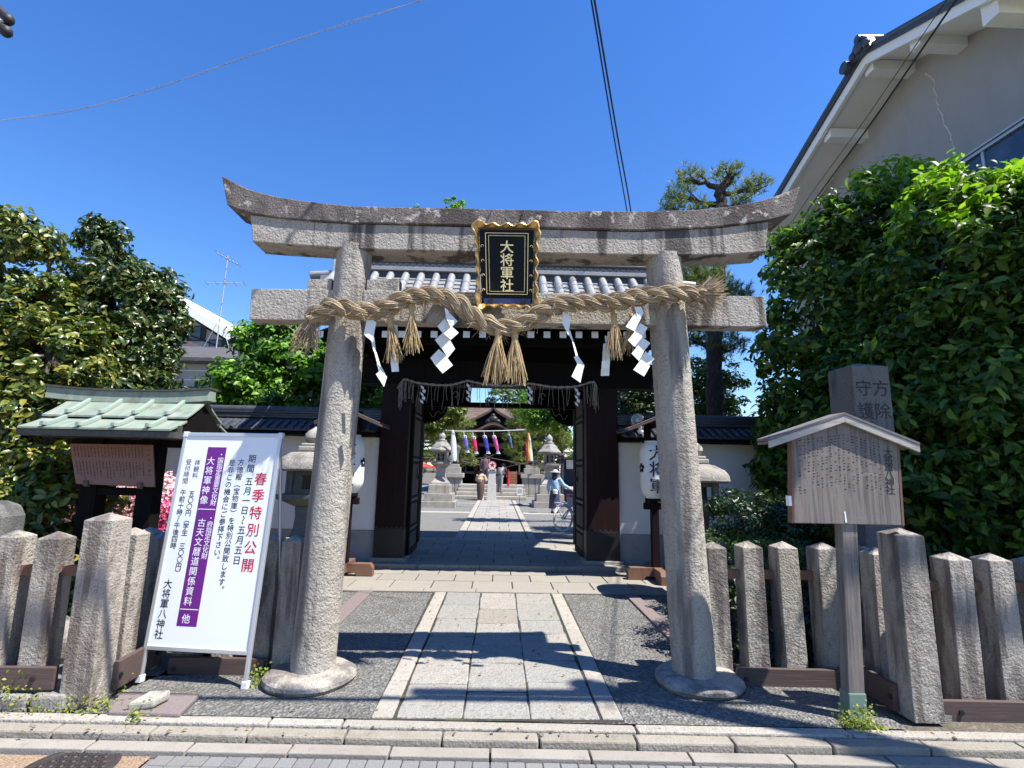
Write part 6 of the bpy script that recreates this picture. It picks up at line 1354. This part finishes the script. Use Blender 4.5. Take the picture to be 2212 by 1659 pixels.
for k, m in enumerate([M['red_text'], mat('yellow_cloth', (.55,.42,.05), .7), M['white_text']]):
    b = MB(); b.loft([[(lerp(p.x,q.x,f)+(-.13+.085*k)*w, Yl+.02*math.sin(f*8+k), lerp(p.z,q.z,f)),(lerp(p.x,q.x,f)+(-.13+.085*(k+1))*w, Yl+.02*math.sin(f*8+k+1), lerp(p.z,q.z,f)),(lerp(p.x,q.x,f)+(-.13+.085*(k+1))*w, Yl+.01+.02*math.sin(f*8+k+1), lerp(p.z,q.z,f)),(lerp(p.x,q.x,f)+(-.13+.085*k)*w, Yl+.01+.02*math.sin(f*8+k), lerp(p.z,q.z,f))] for f, w in ((0,.35),(.25,.7),(.6,.95),(1,1.1))]); b.build('stripe', m, tb)

# ---- people
def person(label, x, y, face, H, pose, extra, zb=CZ):
    """pose: local joints (right, forward, up) in units of body height; face: heading in radians (0 = away from the viewer)"""
    t = thing('person', label, 'person', (x, y, zb)); ca, sa = math.cos(face), math.sin(face)
    def Wp(p): return Vector((x+(p[0]*ca+p[1]*sa)*H, y+(-p[0]*sa+p[1]*ca)*H, zb+p[2]*H))
    J = dict(pelvis=(0,0,.52), waist=(0,0,.60), chest=(0,.0,.72), neck=(0,0,.835), head=(0,.01,.90), crown=(0,.0,.965), nose=(0,.075,.905),
             sl=(-.105,0,.80), sr=(.105,0,.80), el=(-.14,0,.63), er=(.14,0,.63), wl=(-.15,.04,.49), wr=(.15,.04,.49), hl=(-.052,0,.50), hr=(.052,0,.50), kl=(-.055,.01,.28), kr=(.055,.01,.28), al=(-.055,-.005,.05), ar=(.055,-.005,.05), tl=(-.06,.08,.018), tr=(.06,.08,.018))
    J.update(pose)
    R = dict(pelvis=(.085,.06), waist=(.07,.05), chest=(.085,.058), neck=.030, head=.055, crown=.042, nose=.010, sl=.036, sr=.036, el=.024, er=.024, wl=.017, wr=.017, hl=.055, hr=.055, kl=.034, kr=.034, al=.023, ar=.023, tl=.018, tr=.018)
    names = list(J); E = [('pelvis','waist'),('waist','chest'),('chest','neck'),('neck','head'),('head','crown'),('head','nose'),('chest','sl'),('chest','sr'),('sl','el'),('el','wl'),('sr','er'),('er','wr'),('pelvis','hl'),('pelvis','hr'),('hl','kl'),('kl','al'),('al','tl'),('hr','kr'),('kr','ar'),('ar','tr')]
    pts = [(Wp(J[n]), tuple(v*H for v in R[n]) if isinstance(R[n], tuple) else R[n]*H) for n in names]; ed = [(names.index(a), names.index(c)) for a, c in E]
    for s in 'lr':                            # palm, four fingers and a thumb
        w, e = Vector(J['w'+s]), Vector(J['e'+s]); d = (w-e).normalized(); sd = d.cross(Vector((1,0,0)) if abs(d.x) < .8 else Vector((0,1,0))).normalized()
        pi = len(pts); pts.append((Wp(w+d*.035), .013*H)); ed.append((names.index('w'+s), pi))
        for k in range(4):
            a = len(pts); L = (.030,.036,.034,.026)[k]; pts.append((Wp(w+d*.055+sd*(.010*(k-1.5))), .0050*H)); pts.append((Wp(w+d*(.055+L)+sd*(.012*(k-1.5))+Vector((0,0,-.006))), .0042*H)); ed += [(pi,a),(a,a+1)]
        a = len(pts); pts.append((Wp(w+d*.035+sd*.024), .0055*H)); ed.append((pi, a))
    skin('body', pts, ed, M['skin'], t, 0, 1)
    def ringloft(L, m, name, n=16):
        b = MB(); b.loft([[Wp((c[0]+rx*math.cos(2*math.pi*k/n), c[1]+ry*math.sin(2*math.pi*k/n), c[2])) for k in range(n)] for c, rx, ry in L]); return b.build(name, m, t, smooth=True)
    def limbtube(js, rs, m, name):
        b = MB(); b.tube([Wp(j if isinstance(j, tuple) else J[j]) for j in js], [r*H for r in rs], 12); return b.build(name, m, t, smooth=True)
    extra(ringloft, limbtube, J, Wp); return t
C_ = lambda n, c, r=.8, **k: mat('cloth_'+n, c, r, [('noise', 30, .5, .7, tuple(v*.7 for v in c), .5)], **k)
beige, brown, blue, navy, plum, dk = C_('beige',(.50,.37,.24)), C_('brown',(.10,.06,.05)), C_('lightblue',(.28,.44,.66)), C_('denim',(.03,.04,.075)), C_('plum',(.14,.07,.10)), C_('charcoal',(.05,.055,.065))
grey = C_('grey',(.22,.22,.23)); wht = C_('white',(.75,.75,.76))
def kimono(rl, lt, J, Wp):
    rl([((0,.0,.03),.085,.075),((0,0,.12),.10,.085),((0,0,.35),.125,.10),((0,0,.52),.13,.105),((0,.01,.60),.115,.09)], brown, 'kimono_skirt')
    rl([((0,.01,.58),.112,.095),((0,.02,.66),.118,.098)], plum, 'obi'); rl([((0,-.075,.58),.06,.03),((0,-.085,.68),.075,.035),((0,-.07,.72),.05,.02)], beige, 'obi_bow')
    rl([((0,.02,.655),.122,.09),((0,.03,.75),.135,.085),((0,.04,.81),.09,.06),((0,.05,.845),.045,.042)], beige, 'kimono_top')
    for s, e, w in (('sl','el','wl'),('sr','er','wr')): lt([s, e, tuple(Vector(J[e]).lerp(Vector(J[w]),.75))], [.045,.06,.085], beige, 'sleeve')
    rl([((.075,.03,.02),.018,.05),((.085,.02,.22),.014,.04)], wht, 'pale_lining')
    rl([((0,.04,.865),.045,.045),((0,.05,.91),.066,.066),((0,.05,.955),.058,.058),((0,.05,.985),.02,.02)], M['hair'], 'hair'); rl([((0,-.01,.93),.01,.01),((0,-.025,.945),.035,.032),((0,-.02,.975),.01,.01)], M['hair'], 'hair_bun')
    for s in (-1,1): rl([((s*.055,.03,.0),.03,.075),((s*.055,.03,.02),.03,.075)], M['hair'], 'sandal')
q = oz(*z1(715,1336), CZ); kz = oz(*z1(715,1336), CZ)
person('person in beige and dark brown kimono seen from behind on the courtyard path', q.x, q.y, .35, 1.52, dict(neck=(0,.04,.835), head=(0,.06,.895), crown=(0,.05,.95), nose=(0,.13,.885), el=(-.15,.05,.65), er=(.15,.05,.65), wl=(-.06,.15,.62), wr=(.07,.15,.62)), kimono)
def bluewoman(rl, lt, J, Wp):
    rl([((0,0,.53),.10,.075),((0,0,.60),.09,.07),((0,0,.70),.108,.075),((0,0,.79),.105,.065),((0,0,.83),.05,.045)], blue, 'shirt')
    for s, e, w in (('sl','el','wl'),('sr','er','wr')): lt([tuple(Vector(J['chest']).lerp(Vector(J[s]),.6)), s, e, tuple(Vector(J[e]).lerp(Vector(J[w]),.9))], [.05,.05,.042,.034], blue, 'sleeve')
    rl([((0,0,.12),.135,.10),((0,0,.35),.125,.095),((0,0,.50),.105,.08),((0,0,.585),.088,.068)], navy, 'skirt')
    for s in (-1,1): rl([((s*.055,.03,.0),.035,.085),((s*.055,.03,.03),.034,.08),((s*.055,-.02,.06),.028,.035)], M['hair'], 'shoe')
    rl([((0,-.035,.72),.05,.028),((0,-.03,.82),.068,.045),((0,.0,.90),.066,.066),((0,.0,.96),.058,.058),((0,0,.985),.02,.02)], M['hair'], 'hair')
    rl([((.01,.02,.955),.125,.12),((.01,.02,.962),.12,.115),((.01,.02,.965),.062,.062),((.01,.02,1.0),.055,.055),((.01,.02,1.012),.02,.02)], wht, 'hat')
    lt([(-.11,-.07,.83),(-.02,-.085,.68),(.10,-.07,.53)], [.009,.009,.009], navy, 'bag_strap'); rl([((.03,-.10,.46),.05,.03),((.03,-.10,.54),.055,.03),((.03,-.09,.56),.02,.012)], wht, 'handbag')
q = oz(*z1(1475,1470), CZ)
person('woman in light blue shirt, dark skirt and white hat reaching out to the right', q.x-.03, q.y, .25, 1.55, dict(er=(.20,.06,.66), wr=(.36,.10,.57), el=(-.15,-.02,.63), wl=(-.15,.02,.50)), bluewoman)
def man(top, bottom, bag=None):
    def f(rl, lt, J, Wp):
        c, n = Vector(J['chest']), Vector(J['neck']); p = Vector(J['pelvis'])
        rl([((p.x,p.y,p.z-.01),.10,.075),(tuple(p.lerp(c,.5)),.098,.072),(tuple(c),.115,.078),(tuple(c.lerp(n,.6)),.11,.065),(tuple(c.lerp(n,.92)),.05,.045)], top, 'jacket')
        for s, e, w in (('sl','el','wl'),('sr','er','wr')): lt([tuple(c.lerp(Vector(J[s]),.6)), s, e, tuple(Vector(J[e]).lerp(Vector(J[w]),.9))], [.05,.048,.04,.032], top, 'sleeve')
        for s in 'lr': lt([tuple(Vector(J['h'+s])+Vector((0,0,.03))), 'k'+s, 'a'+s], [.068,.05,.042], bottom, 'trouser_leg')
        for s in (-1,1): rl([((s*.055,.03,.0),.035,.085),((s*.055,.03,.03),.034,.08),((s*.055,-.02,.05),.028,.035)], M['hair'], 'shoe')
        h = Vector(J['head']); rl([((h.x,h.y-.02,h.z-.03),.05,.05),((h.x,h.y-.012,h.z+.01),.064,.062),((h.x,h.y-.01,h.z+.05),.057,.057),((h.x,h.y-.01,h.z+.075),.02,.02)], M['hair'], 'hair')
        if bag: rl([((c.x,c.y-.12,c.z-.13),.08,.05),((c.x,c.y-.13,c.z-.02),.09,.06),((c.x,c.y-.10,c.z+.08),.06,.04)], bag, 'backpack')
    return f
qx = c1(765, 1000, 29.2); person('person in plum coloured jacket standing under the hall eaves behind the star emblem', qx.x, 29.2, 0, 1.70, {}, man(plum, dk), CZ+.66)
qx = c1(912, 1100, 27.2); person('person in dark clothes with a grey bag stooping right of the star emblem', qx.x, 27.2, .5, 1.66, dict(waist=(0,.03,.60), chest=(0,.11,.70), neck=(0,.20,.79), head=(0,.24,.84), crown=(0,.26,.90), nose=(0,.31,.83), sl=(-.105,.15,.76), sr=(.105,.15,.76), el=(-.13,.22,.62), er=(.13,.22,.62), wl=(-.08,.30,.55), wr=(.09,.30,.55)), man(dk, grey, grey), CZ+.30)

# ---- bicycle beside the right door
q = oz(*z1(1555,1650), CZ); bx_, by_ = q.x, q.y
bike = thing('bicycle', 'pale lilac bicycle with a red saddle cover parked just inside the right gate door', 'bicycle', (bx_, by_, CZ))
d = Vector((.80,.60,0)).normalized(); R = .335; lil = mat('lilac_paint', (.55,.47,.68), .35, spec=.6)
def bp(u, z, s=0): return Vector((bx_,by_,CZ))+d*u+Vector((-d.y,d.x,0))*s+Vector((0,0,z))
for u in (0, 1.08):
    b = MB(); b.tube([bp(u+R*math.cos(a), R+R*math.sin(a)) for a in [2*math.pi*i/36 for i in range(37)]], .020, 8, cap=False); w = b.build('wheel', M['plastic_grey'], bike, smooth=True)
    b = MB(); b.tube([bp(u+(R-.03)*math.cos(a), R+(R-.03)*math.sin(a)) for a in [2*math.pi*i/36 for i in range(37)]], .015, 6, cap=False); b.build('rim', M['white_paint'], w, smooth=True)
    b = MB()
    for k in range(18): a = 2*math.pi*k/18; b.tube([bp(u,R,.02*(-1)**k), bp(u+(R-.03)*math.cos(a+.2*(-1)**k), R+(R-.03)*math.sin(a+.2*(-1)**k))], .003, 4)
    b.tube([bp(u,R,-.05), bp(u,R,.05)], .025, 8); b.build('spokes', M['aluminium'], w)
    b = MB(); b.tube([bp(u+(R+.035)*math.cos(a), R+(R+.035)*math.sin(a)) for a in [.35+2.3*i/14 for i in range(15)]], .018, 6); b.build('mudguard', lil, bike, smooth=True)
b = MB()
for p in [(bp(0,R,.05),bp(.36,.72)),(bp(0,R,-.05),bp(.36,.72)),(bp(0,R,.05),bp(.44,.28)),(bp(0,R,-.05),bp(.44,.28)),(bp(.44,.28),bp(.30,.86)),(bp(.44,.28),bp(.88,.70)),(bp(.40,.50),bp(.86,.80)),(bp(.84,.95),bp(.93,.62)),(bp(.93,.62,.05),bp(1.08,R,.05)),(bp(.93,.62,-.05),bp(1.08,R,-.05))]: b.tube(p, .016, 8)
b.build('frame', lil, bike, smooth=True)
b = MB(); b.loft([[bp(.30+u, .90+z, s) for s, z in ((-w,0),(-w*.6,.035),(w*.6,.035),(w,0),(w*.5,-.03),(-w*.5,-.03))] for u, w in ((-.14,.09),(-.05,.11),(.05,.07),(.15,.03))]); b.build('saddle', M['red_text'], bike, smooth=True)
b = MB(); b.tube([bp(.62,1.0,-.27), bp(.74,1.02,-.25), bp(.84,1.0,-.05), bp(.84,1.0,.05), bp(.74,1.02,.25), bp(.62,1.0,.27)], .013, 8); b.build('handlebar', M['aluminium'], bike, smooth=True)
b = MB(); b.box(0,0,0,0,0,0) if False else None
for s in (-.06, .06): b.tube([bp(-.26,.74,s), bp(.28,.74,s)], .008, 6); b.tube([bp(-.22,.74,s), bp(0,R,s)], .006, 6)
for u in (-.26,-.1,.05,.2): b.tube([bp(u,.74,-.06), bp(u,.74,.06)], .007, 6)
b.build('rear_rack', lil, bike)
b = MB(); b.tube([bp(.44,.28,-.07), bp(.44,.28,.07)], .035, 10); b.tube([bp(.44,.28,.07), bp(.55,.16,.08)], .012, 6); b.tube([bp(.44,.28,-.07), bp(.33,.40,-.08)], .012, 6); b.build('crank', M['aluminium'], bike)
b = MB()
for z in (.78,.86,.94,1.02): b.tube([bp(.98,z,-.15), bp(1.25,z,-.15), bp(1.25,z,.15), bp(.98,z,.15), bp(.98,z,-.15)], .006, 5)
for u, s in ((.98,-.15),(1.25,-.15),(1.25,.15),(.98,.15),(1.11,-.15),(1.11,.15),(1.25,0),(.98,0)): b.tube([bp(u,.78,s), bp(u,1.02,s)], .006, 5)
b.build('basket', M['aluminium'], bike)

# ---- small courtyard things
q = oz(*z1(1112,1376), CZ); sg = thing('stand_sign', 'small white notice on a thin stand in front of the right steps', 'sign', q); zt = c1(1112,1205,q.y).z; zb = c1(1112,1282,q.y).z
b = MB(); b.box(q.x-.13, q.x+.13, q.y-.012, q.y+.012, zb, zt); b.build('panel', M['white_text'], sg)
b = MB(); b.tube([(q.x,q.y+.02,CZ), (q.x,q.y+.02,zt-.05)], .012, 6); b.lathe(q.x, q.y+.02, [(.14,CZ),(.14,CZ+.02),(.03,CZ+.04)], 16); b.build('stand', M['iron'], sg)
b = MB()
for k in range(5): b.box(q.x-.09+.04*k, q.x-.075+.04*k, q.y-.0145, q.y-.0125, zb+.08, zt-.05)
b.build('writing', M['faded_text'], sg)
q = c1(150,965,23.5); ps = thing('parasol', 'red paper parasol standing at the left beyond the gate door', 'parasol', (q.x-.3, 23.5, CZ))
b = MB(); px, pz = q.x-.3, c1(150,942,23.5).z; n = 24; b.loft([[(px+r*math.cos(2*math.pi*k/n), 23.5+r*math.sin(2*math.pi*k/n), pz-h-(.02 if k % 2 else 0)*r) for k in range(n)] for r, h in ((.02,0),(.4,.09),(.85,.24),(.84,.27),(.4,.12),(.02,.03))]); b.build('canopy', mat('parasol_red', (.62,.04,.035), .6, transl=.2), ps)
b = MB(); b.tube([(px,23.5,CZ),(px,23.5,pz)], .03, 8); b.build('pole', M['wood_brown'], ps)
q = c1(1600,870,23.0); sx = q.x+.25
sl_ = thing('stall', 'small roofed stall with a pale counter behind the woman in blue', 'stall', (sx, 23, CZ)); zt = c1(1600,840,23).z
b = MB(); b.hexa([(sx-.75,22.2,zt-.22),(sx+1.6,22.2,zt+.35),(sx+1.6,24,zt+.35),(sx-.75,24,zt-.22),(sx-.75,22.2,zt-.15),(sx+1.6,22.2,zt+.42),(sx+1.6,24,zt+.42),(sx-.75,24,zt-.15)]); b.build('roof', M['wood_grey'], sl_)
b = MB(); b.box(sx-.4, sx+1.5, 22.5, 23.0, CZ+.75, CZ+.85); b.build('counter', M['white_paint'], sl_)
b = MB()
for x in (sx-.55, sx+1.4): b.box(x-.05, x+.05, 22.3, 22.4, CZ, zt-.1)
b.box(sx-.45, sx+1.4, 23.9, 24, CZ, zt-.3); b.box(sx-.35, sx+1.45, 22.55, 22.9, CZ, CZ+.74); b.build('posts_and_back', navy, sl_)
b = MB(); b.box(sx-.2, sx+.5, 23.7, 23.8, zt-.75, zt-.35); b.box(sx+.6, sx+1.1, 23.7, 23.8, zt-.8, zt-.4); b.build('notice', M['white_paint'], sl_)
q = c1(1040,1160,28.4); ob = thing('offering_rack', 'small reddish slatted wooden rack on the steps at the right', 'rack', (q.x, 28.4, CZ+.66))
b = MB(); zz = CZ+.66
for k in range(8): b.box(q.x-.22, q.x+.22, 28.3, 28.36, zz+.08+.085*k, zz+.14+.085*k)
b.box(q.x-.24, q.x-.20, 28.3, 28.5, zz, zz+.78); b.box(q.x+.20, q.x+.24, 28.3, 28.5, zz, zz+.78); b.build('slats', mat('wood_red', (.30,.13,.075), .7), ob)
p = c1(1000,1130,28.2); b = MB(); b.lathe(p.x, 28.2, [(.07,CZ+.66),(.055,CZ+.95),(.015,CZ+1.5)], 12); o = b.build('folded_parasol', M['red_text'], smooth=True, loc=(p.x,28.2,CZ+.66)); tag(o, 'slim folded red parasol standing left of the slatted rack', 'parasol')

# ---- courtyard trees
def E1(x, y, Y, rx, ry, rz): p = c1(x, y, Y); return ((p.x,p.y,p.z),(rx,ry,rz))
ells = [E1(230,470,17,.50,.6,.42), E1(400,430,17,.55,.6,.36), E1(180,560,17,.5,.6,.40), E1(310,560,17,.5,.5,.32), E1(450,500,17,.28,.4,.3)]
tree('sunlit yellow green tree just inside the gate at the left', (-4.2,17,0), (-3.6,17,2.6), ells, [('crown','leaf_yellow',5200,.12,dict(clump=150,crad=.18,up=.8,rnd=.6,depth=.6,ratio=.55))], .09, 6)
ells = [E1(1190,330,15.5,.30,.5,.42), E1(1230,450,15.5,.42,.6,.42), E1(1350,470,15.5,.50,.6,.38), E1(1480,490,15.5,.5,.6,.42), E1(1600,470,15.5,.45,.6,.36), E1(1300,560,15.5,.40,.5,.22), E1(1560,560,15.5,.4,.5,.25), E1(1420,380,15.5,.5,.6,.3)]
tree('leafy branch of bright green foliage hanging in at the upper right of the gate opening', (4.2,15.8,0), (3.6,15.7,3.4), ells, [('crown','leaf_bright',7000,.12,dict(clump=190,crad=.18,up=.8,rnd=.6,depth=.6,ratio=.4))], .10, 7)
pads = [E1(200,690,30.2,0.90,0.55,0.24), E1(420,650,30.2,0.78,0.55,0.24), E1(520,560,30.2,0.78,0.55,0.28), E1(560,690,30.2,0.62,0.55,0.22), E1(520,790,30.2,0.67,0.55,0.24), E1(560,860,30.2,0.62,0.55,0.22), E1(560,940,30.2,0.67,0.55,0.24), E1(330,760,30.2,0.67,0.55,0.28), E1(180,880,30.2,0.67,0.55,0.28)]
q = oz(*z1(190,1230), CZ); pine('spreading garden pine behind the left courtyard lantern', (-5.0,30.5,0), [(-5.0,30.5,0),(-4.7,30.5,1.2),(-4.9,30.5,2.2),(-4.4,30.5,3.6),(-4.1,30.5,4.9)], pads, .20, .17, 1500, m='needle_court', per=14, width=.012)
pads = [E1(1080,400,30.2,0.56,0.55,0.28), E1(1130,480,30.2,0.62,0.55,0.28), E1(1080,560,30.2,0.56,0.55,0.22), E1(1230,660,30.2,0.78,0.55,0.28), E1(1060,690,30.2,0.67,0.55,0.22), E1(1120,760,30.2,0.84,0.55,0.24), E1(1010,800,30.2,0.50,0.44,0.22), E1(1290,780,30.2,0.67,0.55,0.28), E1(1080,850,30.2,0.67,0.55,0.22), E1(1120,930,30.2,0.67,0.55,0.20), E1(1290,880,30.2,0.67,0.55,0.24), E1(1500,650,30.2,0.67,0.55,0.28), E1(1380,620,30.2,0.78,0.55,0.28), E1(1550,740,30.2,0.56,0.55,0.28), E1(1320,1000,30.2,0.45,0.44,0.22), E1(1480,780,30.2,0.67,0.55,0.33)]
pine('tall layered garden pine covering the right half of the hall', (3.6,30.6,0), [(3.6,30.6,0),(3.4,30.6,1.4),(3.7,30.6,2.8),(3.1,30.6,4.2),(2.5,30.6,5.6),(2.0,30.6,7.0)], pads, .20, .17, 2600, m='needle_court', per=14, width=.012)
ells = [((cx-9,46,4),(5,3,4)), ((cx-3,47,6.5),(4,3,3.5)), ((cx+4,47,6.8),(4,3,3.5)), ((cx+10,46,4),(5,3,4)), ((cx+1,45,7.5),(2.6,2,2.0))]
tree('mass of tall trees standing behind the shrine hall', (0,46,0), (0,46,6), ells, [('crown','leaf_mid',16000,.40,dict(clump=260,crad=.7,up=.7,rnd=.6,depth=.5,ratio=.5))], .3, 6)
ells = [((-8.5,32,2.6),(2.5,2,2.4)), ((-6,27,2),(1.5,1.5,1.9)), ((7.5,29,2.6),(2.6,2,2.4)), ((5.2,27,1.8),(1.1,1.2,1.7))]
tree('dark evergreen shrubs flanking the shrine hall on both sides', (-8,30,0), (-8,30,2), ells, [('crown','leaf_shrub',7000,.2,dict(clump=200,crad=.4,up=.6,rnd=.6,depth=.5,ratio=.5))], .1, 4, name='evergreen_shrubs', cat='shrub')
